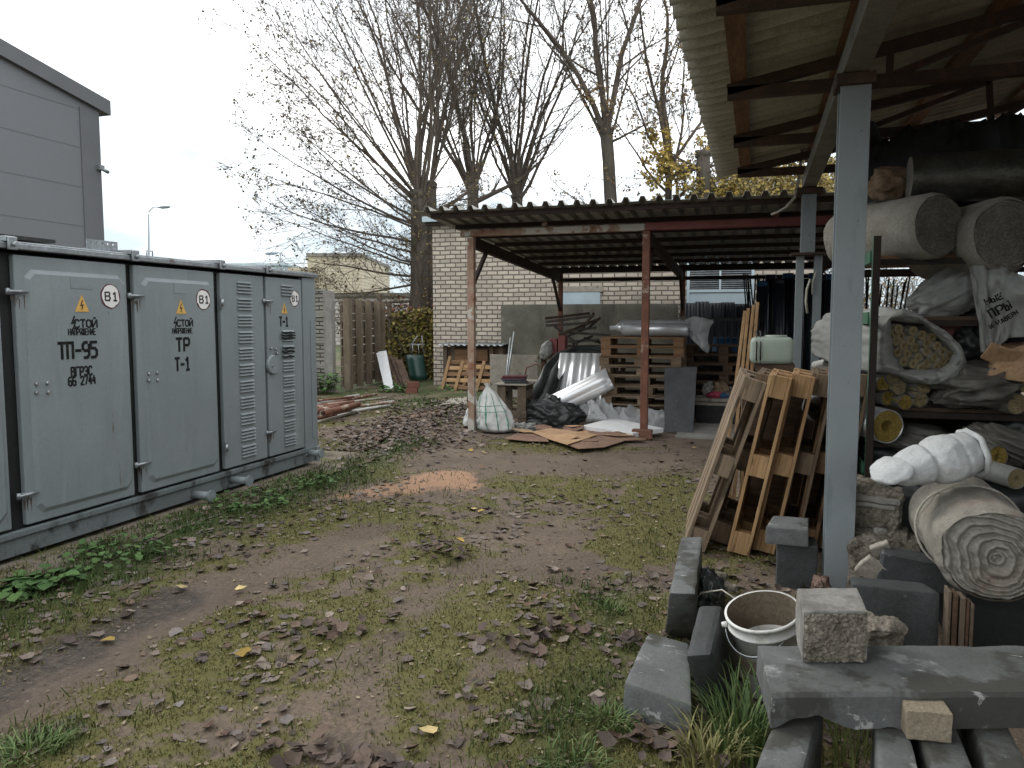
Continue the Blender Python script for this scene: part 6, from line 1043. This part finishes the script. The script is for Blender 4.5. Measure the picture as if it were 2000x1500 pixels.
for i, (x, y) in enumerate(((260, 1092), (440, 1132), (316, 1257), (510, 1302), (680, 1277), (715, 1132), (372, 1020))): sleeve(1680+x/zs, 560+y/zs, 5.56+.02*(i % 3), .0495, .0135, 'thicker pipe sleeve with frayed yellow end, below the open white bag', 'thicker sleeves under the open bag', .10, 'dustbag', 'ywool' if i in (0, 2, 3) else 'ywool2')
sleeve(1733, 833, 5.45, .108, .041, 'big yellow mineral wool pipe shell with dark bore on the lowest shelf', None, .02, 'foil', 'ywool', .9)
sleeve(1986, 789, 5.5, .066, .014, 'yellow pipe sleeve at the right frame edge below the cardboard', None, .04, 'dustbag', 'ywool2'); sleeve(2003, 752, 5.5, .045, .012, 'small pale sleeve cut by the right frame edge under the cardboard', None, .03)
sleeve(1948, 893, 5.2, .066, .022, 'yellow sleeve under dusty plastic behind the white wool bundle', None, .03, 'dustbag', 'ywool', .6); sleeve(1986, 935, 5.0, .060, .017, 'pale sleeve poking out above the big felt roll at right', None, .03, 'bag', 'ywool2', .6)
for (px, py, Y, r, mn, nm, lb, cat, sd, M3) in ((1905, 752, 5.62, (.27, .25, .15), 'dustbag', 'dusty_bag', 'folded dusty plastic bag right of the thicker pipe sleeves', 'bag', 51, rotm(0, -8, 0)), (1795, 862, 5.75, (.34, .25, .10), 'dustbag', 'dusty_film', 'dusty plastic film lying on the lowest rack shelf', 'plastic film', 52, rotm(0, 6, 0)), (1955, 868, 5.45, (.24, .2, .10), 'dustbag', 'dusty_film', 'dusty plastic draped over the sleeves behind the white wool', 'plastic film', 53, rotm(0, 22, 0)), (1672, 690, 6.3, (.26, .28, .22), 'bag', 'white_sack', 'pale plastic bundle seen between column and rack post', 'sack', 54, rotm(0, 15, 0))):
    c = PY(px, py, Y); m = MB(); m.blob(c, r, .18, 1.1, M3, sub=5, seed=sd, oct=2, ridge=.30, an=(.6, 1, 2.0)); one(nm, m, M[mn], lb, cat)
for (px, py, Y, r, mn, lb, sd) in ((1790, 905, 5.9, (.42, .3, .2), 'tarp', 'black filler lump added low behind the rubble under the rack', 81), (1900, 990, 5.6, (.5, .3, .28), 'tarp', 'black filler lump added behind the big felt roll', 82), (1985, 850, 5.9, (.3, .3, .2), 'tarp', 'dark filler lump added at the right end of the lowest rack shelf', 83), (1960, 640, 6.1, (.35, .3, .22), 'tarp', 'dark filler lump added behind the hanging printed film bag', 84), (1700, 960, 6.0, (.3, .3, .3), 'tarp', 'dark filler lump added at the foot of the left rack post', 85)):
    c = PY(px, py, Y); m = MB(); m.blob(c, r, .2, 1.2, sub=4, seed=sd, oct=3, ridge=.2); one('dark_filler', m, M[mn], lb, 'bundle')  # made-up lumps that turn the background of the rack black
m = MB(); m.bb((RX0+.1, RY1-.25, .02), (RX1+.4, RY1+.1, .95)); one('dark_box', m, M['pal_dark'], 'long dark filler box added behind the lower rack shelves', 'crate', bevel=.006)  # added box that keeps the space under the rack dark
m = MB(); c = PY(1968, 706, 5.55); m.hexa([c+Vector(p) for p in ((-.15, -.1, -.10), (.2, -.12, -.13), (.2, .25, -.1), (-.13, .25, -.09), (-.04, -.06, .06), (.19, -.03, .14), (.2, .25, .12), (-.1, .25, .10))]); m.box(c+Vector((-.06, -.09, .04)), (.2, .012, .13), rotm(35, 20, 12)); one('cardboard_box', m, M['card'], 'crumpled brown cardboard box at the right edge of the rack', 'box', bevel=.006, sub=2, ns=(.009, 7))
m = MB(); a = PY(1838, 655, 5.75); b = PY(1882, 624, 5.75); m.bb((a.x, 5.75, a.z), (b.x+.06, 5.95, b.z)); one('dark_red_box', m, M['redpaint'], 'dark red box behind the open bag on the second shelf', 'box', bevel=.004); m = MB(); c = PY(1893, 672, 5.75); m.blob(c, (.10, .12, .13), .4, 2, sub=4, seed=61); one('black_bag', m, M['tarp'], 'black bag in the gap between open bag and hanging film', 'bag')
# ================================================================== FELT ROLL, WHITE WOOL, RUBBLE BY THE COLUMN
N_ = PY(1940, 1086, 3.72); Fb = PY(1866, 1004, 4.55); rt = roll('felt_roll', N_, Fb, .226, 'big dusty grey felt roll with layered end, tied with a cord, below the rack', 'felt roll', M['wool'], M['wool'], .034, .011, .11, 12, 60, 110, squash=.93, off_=True)
ax = (Fb-N_).normalized(); M3 = frame(-ax); c = N_.lerp(Fb, .58); m = MB(); m.tube([c+M3 @ Vector((math.cos(a*.1745)*.236, math.sin(a*.1745)*.222, 0))+ax*.02*math.sin(a*.5) for a in range(37)], .006, 6); m.build('cord', M['wire'], rt)
bx = thing('dark_box', 'near-black box standing for shade beneath the big felt roll with pale boards at its left', 'crate', (N_.x, 3.95, 0)); bz = N_.z-.222; m = MB(); m.bb((N_.x-.06, 3.86, bz-.03), (N_.x+.5, 4.6, bz)); m.build('top_board', M['dark'], bx); m = MB(); m.bb((N_.x-.06, 3.9, -.02), (N_.x+.5, 4.55, bz-.031)); m.build('inner_box', M['dark'], bx)  # near-black box and top paint the shaded void under the roll
for i, (px, w, mn) in enumerate(((1849, .012, 'form'), (1858, .02, 'pal_dark'), (1872, .022, 'ribw'), (1885, .012, 'pal_dark'), (1893, .014, 'form'))): x = PY(px, 1200, 3.66).x; m = MB(); m.bb((x, 3.64, -.02), (x+w, 3.73, .385-i*.012)); m.build('side_board', M[mn], bx, bevel=.002, seg=1)
c = PY(1822, 903, 4.12); dv = (PY(1915, 872, 4.2)-PY(1730, 920, 4.05)); M3 = frame(dv, (0, 0, 1)); wt = thing('wool_bundle', 'bright white folded wool bundle lying on the big felt roll', 'wool bundle', tuple(c-UP*.1))
def wfn(u, v):
    a = u*6.2832; s = -1+2*v; env = max(.02, (1-abs(s)**5))**.5*(.62+.38*min(1, max(0, (s+.9)*.9))); k = 1+.10*noise.noise((math.cos(a)*1.2, math.sin(a)*1.2, s*2.2))+.035*noise.noise((math.cos(a)*4, math.sin(a)*4, s*7))-.20*math.exp(-((s+.12)/.06)**2)-.05*math.exp(-((s-.45)/.04)**2); fold = .35*max(0, s-.72)*(1 if math.sin(a*5+1) > 0 else -.6)
    return c+M3 @ Vector((math.cos(a)*.14*env*(k+fold), math.sin(a)*.115*env*(k+fold), s*.235))
m = MB(); m.grid(wfn, 80, 60, closeu=True); m.build('body', M['wool2'], wt)
m = MB()
for j, (kr, ds) in enumerate(((.98, .205), (.78, .222), (.56, .228), (.36, .225))): m.tube([c+M3 @ Vector((math.cos(a*.2618)*.132*kr*(1+.06*math.sin(a*1.7+j)), math.sin(a*.2618)*.108*kr*(1+.05*math.sin(a*2.3+j)), ds-.012+.006*math.sin(a*.9+j))) for a in range(25)], .014, 7)
m.build('layered_end', M['wool2'], wt)
ce = PY(1742, 918, 4.02); m = MB(); m.blob(ce, (.10, .10, .038), .15, 1.3, frame(dv, (0, 0, 1)) @ rotm(80, 0, 20), sub=4, seed=3); m.build('loose_flap', M['wool2'], wt)
def chunk(name, pxc, Y, size, rot, matn, label, cat, amp=.02, fr=9, group=None, z=None, bev=.012, sub=3):
    c = PY(*pxc, Y); 
    if z is not None: c.z = z
    m = MB(); m.box(c, size, rotm(*rot)); return one(name, m, M[matn], label, cat, group, bevel=bev, seg=1, sub=sub, ns=(amp, fr))
ch_ = thing('concrete_chunk', 'broken moulded concrete block on top of the rubble right of the column', 'concrete block', tuple(PY(1712, 1028, 4.75))); c = PY(1708, 985, 4.78); m = MB(); m.box(c-UP*.02, (.29, .22, .22), rotm(0, 4, -8)); m.build('body', M['rough'], ch_, bevel=.02, seg=1, sub=4, ns=(.022, 11)); m = MB(); m.box(c+Vector((-.02, -.10, .055)), (.27, .05, .035), rotm(0, 4, -8)); m.box(c+Vector((-.03, -.112, .02)), (.24, .04, .025), rotm(0, 4, -8)); m.build('moulding', M['conc'], ch_, bevel=.006, sub=2, ns=(.006, 14)); m = MB(); m.hexa([c+Vector(p) for p in ((-.13, -.09, .085), (.14, -.10, .07), (.13, .09, .07), (-.12, .09, .09), (-.12, -.04, .14), (.02, -.05, .135), (.04, .08, .13), (-.1, .08, .15))]); m.build('broken_top', M['rough'], ch_, sub=4, ns=(.018, 13))
chunk('rubble_stone', (1690, 1052), 4.75, (.13, .2, .13), (10, 8, 20), 'rough', 'crumbly stone at the left under the moulded block', 'stone', .03, 12)
chunk('rubble_stone', (1716, 1045), 4.7, (.07, .15, .11), (0, 6, 0), 'conc', 'small upright grey stone between two rubble pieces', 'stone', .012, 12)
chunk('rubble_stone', (1748, 1046), 4.72, (.13, .2, .09), (0, 3, -5), 'rough', 'flat rough stone under the right end of the moulded block', 'stone', .015, 14)
chunk('rubble_stone', (1712, 1150), 4.7, (.36, .30, .36), (0, 0, 5), 'rough', 'large rough base stone low in the rubble heap', 'stone', .03, 8, None, .17)
chunk('rubble_stone', (1800, 1080), 4.72, (.42, .26, .06), (6, 8, 0), 'rough', 'crumbled flat slab half under the big felt roll', 'stone', .02, 16)
chunk('broken_board', (1727, 1088), 4.35, (.10, .035, .20), (28, -24, 0), 'grbrd', 'larger pale broken slab piece leaning in the rubble', 'slab piece', .006, 9, None, None, .006, 2); chunk('broken_board', (1703, 1112), 4.25, (.12, .035, .12), (20, 32, 0), 'grbrd', 'smaller pale triangular slab piece in front of the rubble', 'slab piece', .006, 9, None, None, .006, 2)
chunk('dark_kerb', (1800, 1115), 4.28, (.40, .15, .16), (0, 6, -4), 'curbdark', 'dark kerb stone behind the upright dark kerb under the felt roll', 'kerb stone', .004, 9, 'kerb stones', None, .012, 2)
a = PY(1667, 1143, 3.72); b = PY(1836, 1146, 3.72); zt_ = a.z; m = MB(); m.add([(a.x, 3.72, -.02), (b.x+.005, 3.72, -.02), (b.x, 3.72, zt_-.0), (a.x, 3.72, zt_), (a.x, 3.85, -.02), (b.x-.02, 3.86, -.02), (b.x-.045, 3.86, zt_+.0), (a.x, 3.85, zt_)], [(0, 1, 2, 3), (5, 4, 7, 6), (0, 4, 5, 1), (1, 5, 6, 2), (2, 6, 7, 3), (3, 7, 4, 0)]); one('dark_kerb', m, M['curbdark'], 'dark kerb stone standing upright on its edge right of the column foot', 'kerb stone', 'kerb stones', bevel=.006, sub=2, ns=(.003, 9))
# ================================================================== FOREGROUND KERBS
GK = 'kerb stones'
def kerb(pts, label, matn='curb', bev=.012, ns=(.004, 8)): m = MB(); m.hexa(pts); return one('kerb_stone', m, M[matn], label, 'kerb stone', GK, bevel=bev, seg=2, sub=2, ns=ns)
z = .40; O = G(1507, 1355, z); ux = CR*1.0; uy = (CF+CR*.20).normalized(); Ln, Dp, Th = 1.12, .375, .112
prf = [(0, -Th), (.0, -.012), (.012, 0), (Dp*.60, .004), (Dp-.01, -.004), (Dp, -.02), (Dp, -Th)]
def ktop(u, j): y, zz = prf[j]; k = 1.0; return O+ux*(u*Ln)+uy*y+UP*zz
m = MB(); nu = 60
def chip(u): return .035*max(0, 1-abs(u-.13)/.075)+.022*max(0, 1-abs(u-.06)/.05)+.012*max(0, noise.noise((u*17, 0, 2)))*(u < .4)+.03*max(0, .05-u)/.05*0
vs = []
for i in range(nu):
    u = i/(nu-1)
    for j in range(len(prf)):
        p = ktop(u, j); 
        if j == 0: ch = chip(u); p += UP*ch*1.2+uy*ch*.4
        if u == 0: p += ux*.012*noise.noise((j*3.0, 1, 0))
        vs.append(p)
npf = len(prf); fs = [(i*npf+j, (i+1)*npf+j, (i+1)*npf+(j+1) % npf, i*npf+(j+1) % npf) for i in range(nu-1) for j in range(npf)]+[tuple(range(npf)), tuple((nu-1)*npf+j for j in range(npf))[::-1]]
m.add(vs, fs); one('kerb_stone', m, M['curb'], 'long flat kerb slab lying across the foreground with a chipped lower edge', 'kerb stone', GK, sub=1, ns=(.004, 9))
zk = .285
for i, (tl, tr, bl, br, lb) in enumerate((((1521, 1388), (1594, 1412), (1472, 1500), (1570, 1502), 'leftmost of the kerbs under the long slab, with a damp dark streak'), ((1708, 1412), (1772, 1412), (1712, 1502), (1795, 1502), 'kerb under the long slab behind the bright grass blades'), ((1785, 1412), (1864, 1412), (1822, 1502), (1902, 1502), 'kerb under the long slab with the tan paver on it'), ((1894, 1412), (1968, 1412), (1932, 1502), (2012, 1502), 'rightmost kerb under the long slab in the corner of the frame'))):
    q = [G(*p, zk) for p in (bl, br, tr, tl)]; q[0] += (q[0]-q[3])*.6; q[1] += (q[1]-q[2])*.6; q[2] += (q[2]-q[1])*.5; q[3] += (q[3]-q[0])*.5; kerb([p-UP*.30 for p in q]+q, lb, 'curb', .014, (.003, 8))
q = [G(*p, .13) for p in ((1219, 1332), (1352, 1362), (1345, 1248), (1266, 1235))]; q[1].z = .10; q[2].z = .115; kerb([Vector((p.x+(p.x+.33)*.05, p.y, -.03)) for p in q]+q, 'wide kerb block with wet patches lying flat at the left end of the pile', 'curb', .010)
t4 = [G(*p, .29) for p in ((1337, 1281), (1388, 1279), (1411, 1182), (1364, 1182))]; b4_ = [G(*p, -.02) for p in ((1375, 1392), (1440, 1375))]; d_ = t4[3]-t4[0]; d2 = t4[2]-t4[1]; kerb([b4_[0], b4_[1], b4_[1]+d2*1.0, b4_[0]+d_*1.0]+t4, 'rounded kerb tilted on its edge between the flat block and the bucket', 'curbdark', .022, (.003, 8))
t4 = [G(*p, .32) for p in ((1308, 1158), (1358, 1160), (1372, 1048), (1331, 1048))]; b4_ = [G(*p, -.02) for p in ((1297, 1246), (1358, 1250))]; kerb([b4_[0], b4_[1], b4_[1]+(t4[2]-t4[1]), b4_[0]+(t4[3]-t4[0])]+t4, 'narrow tall kerb standing on edge at the foot of the leftmost leaning pallet', 'curb', .012)
c = G(1555, 1150, 0); m = MB(); m.bb((c.x-.11, c.y, -.02), (c.x+.11, c.y+.2, .262)); one('dark_block', m, M['curbdark'], 'dark upright block carrying the small grey block in front of the pallets', 'block', bevel=.01, sub=2, ns=(.004, 9))
a = PY(1494, 1095, c.y-.05); b = PY(1578, 1064, c.y-.05); t3 = [Vector((a.x, c.y-.05, .264)), Vector((b.x, c.y-.05, .264)), Vector((b.x+.02, c.y+.24, .264)), Vector((a.x+.045, c.y+.24, .264))]; m = MB(); m.hexa(t3+[p+UP*.10 for p in t3]); one('grey_block', m, M['curb'], 'small grey block balanced on the dark block left of the column', 'block', bevel=.008, sub=2, ns=(.004, 9))
# stone cube on slab, paver, stones
zc = .405; q = [G(1567, 1297, zc), G(1694, 1296, zc)]; ud = (q[1]-q[0]); wd = ud.length; ud.normalize(); vd = (CF+CR*.27).normalized(); hh = .175; q4 = [q[0], q[1], q[1]+vd*.25, q[0]+vd*.25]
bs_ = thing('concrete_cube', 'rough-faced concrete cube block sitting on the long foreground slab', 'concrete block', tuple(q[0].lerp(q[1], .5))); m = MB(); m.hexa([p+vd*.012 for p in q4[:2]]+q4[2:]+[p+vd*.012+UP*hh for p in q4[:2]]+[p+UP*hh for p in q4[2:]]); m.build('body', M['conc'], bs_, bevel=.006, sub=2, ns=(.004, 12))
m = MB(); m.grid(lambda u, v: q4[0]+ud*(wd*(.02+.96*u))+UP*(hh*(.02+.95*v))+vd*(.006-.016*abs(noise.fractal((u*5, v*5, 3), .7, 2, 5))-.006*noise.noise((u*22, v*22, 1))+.03*max(0, abs(u-.5)*2-.9)+.03*max(0, abs(v-.5)*2-.9)), 60, 56); m.build('rough_face', M['rough'], bs_)
c = G(1822, 1448, zk+.004); M3 = Matrix((CR, CF, UP)).transposed() @ rotm(0, 0, -12); m = MB(); m.box(c+CF*.05+UP*.045, (.125, .10, .09), M3); one('tan_paver', m, M['paver'], 'small tan paving brick lying on a kerb in the bottom right', 'paver', bevel=.004, sub=3, ns=(.003, 16))
chunk('rough_stone', (1712, 1200), 3.40, (.13, .18, .34), (0, 8, 10), 'rough', 'jagged stone between the concrete cube and the upright dark kerb', 'stone', .03, 13, None, .15)
chunk('pink_rubble', (1604, 1128), 4.35, (.08, .10, .18), (0, 0, 12), 'pinkr', 'pinkish crumbling rubble beside the foot of the near column', 'rubble', .03, 14, None, .08)
for i, (px, py, r) in enumerate(((1405, 1128, .05), (1390, 1150, .035), (1428, 1150, .04), (1372, 1140, .03), (1436, 1172, .03))): c = G(px, py, .02); m = MB(); m.blob(c, (r, r*.9, r*.7), .3, 2, sub=3, seed=70+i); one('stone', m, M['rough'], ['biggest stone behind the tilted kerb', 'stone left of the biggest one behind the tilted kerb', 'stone just behind the bucket rim at its left', 'small stone beside the narrow tall kerb', 'smallest stone close to the bucket rim'][i], 'stone', 'stones behind the tilted kerb')
c = G(1365, 1215, .0); m = MB(); m.blob(c+UP*.08+Vector((.02, .15, 0)), (.10, .21, .14), .22, 1.6, sub=5, seed=33, flat=0, oct=3, ridge=.3); one('black_bag', m, M['tarp'], 'black plastic bag crumpled between the two kerbs standing on edge', 'bag')
m = MB(); pts = [G(1300, 1245, .0), G(1338, 1190, .12), G(1370, 1158, .22), G(1410, 1152, .27), G(1446, 1176, .24), G(1452, 1190, .2)]; m.tube(pts, .004, 5); one('wire_loop', m, M['wire'], 'thin pale wire loop arching over the black plastic bag', 'wire')
# bucket
rc_ = G(1489, 1192, .36); axb = (UP-CR*.24-CF*.16).normalized(); Mb = frame(axb, (0, 1, 0)); Hb = .36; bk = thing('plastic_bucket', 'dirty white plastic bucket with wire handle standing tilted behind the long slab', 'bucket', tuple(rc_-axb*Hb)); b0 = rc_-axb*Hb
def bp(a, r, h): return b0+axb*h+Mb @ Vector((math.cos(a)*r, math.sin(a)*r, 0))
pr = [(.118, 0), (.12, .005), (.142, Hb-.06), (.149, Hb-.058), (.149, Hb-.052), (.144, Hb-.05), (.146, Hb-.012), (.153, Hb-.010), (.153, Hb), (.143, Hb+.001), (.14, Hb-.02), (.122, .10)]
p1_, p2_ = pr[:10], pr[9:]; p2_ = p2_[:1]+[(.1385-.0006*k, Hb-.02-.022*k) for k in range(10)]+p2_[-1:]
m = MB(); m.grid(lambda u, v: bp(u*6.2832, *p1_[round(v*(len(p1_)-1))]), 56, len(p1_), closeu=True); m.build('body', M['bucket'], bk); m = MB(); m.grid(lambda u, v: bp(u*6.2832, *p2_[round(v*(len(p2_)-1))]), 56, len(p2_), closeu=True); m.build('inner_wall', M['mud'], bk); m = MB(); m.grid(lambda u, v: bp(u*6.2832, .1305*max(v, .01), .175+.02*noise.noise((math.cos(u*6.28)*v*3, math.sin(u*6.28)*v*3, 5))), 40, 10, closeu=True); m.build('dried_mortar', M['mud'], bk)
m = MB(); hp = []
for k in range(15): a = math.pi*1.02+math.pi*.62*k/14; hp.append(bp(a, .158+.012*math.sin(math.pi*k/14), Hb-.055-.055*math.sin(math.pi*k/14)))
m.tube(hp, .0035, 6); m.build('handle', M['galv'], bk); m = MB(); p = bp(math.pi*1.02, .15, Hb-.05); m.tube([p, bp(math.pi*1.02, .172, Hb-.05)], [.014, .011], 10); m.build('handle_lug', M['bucket'], bk)
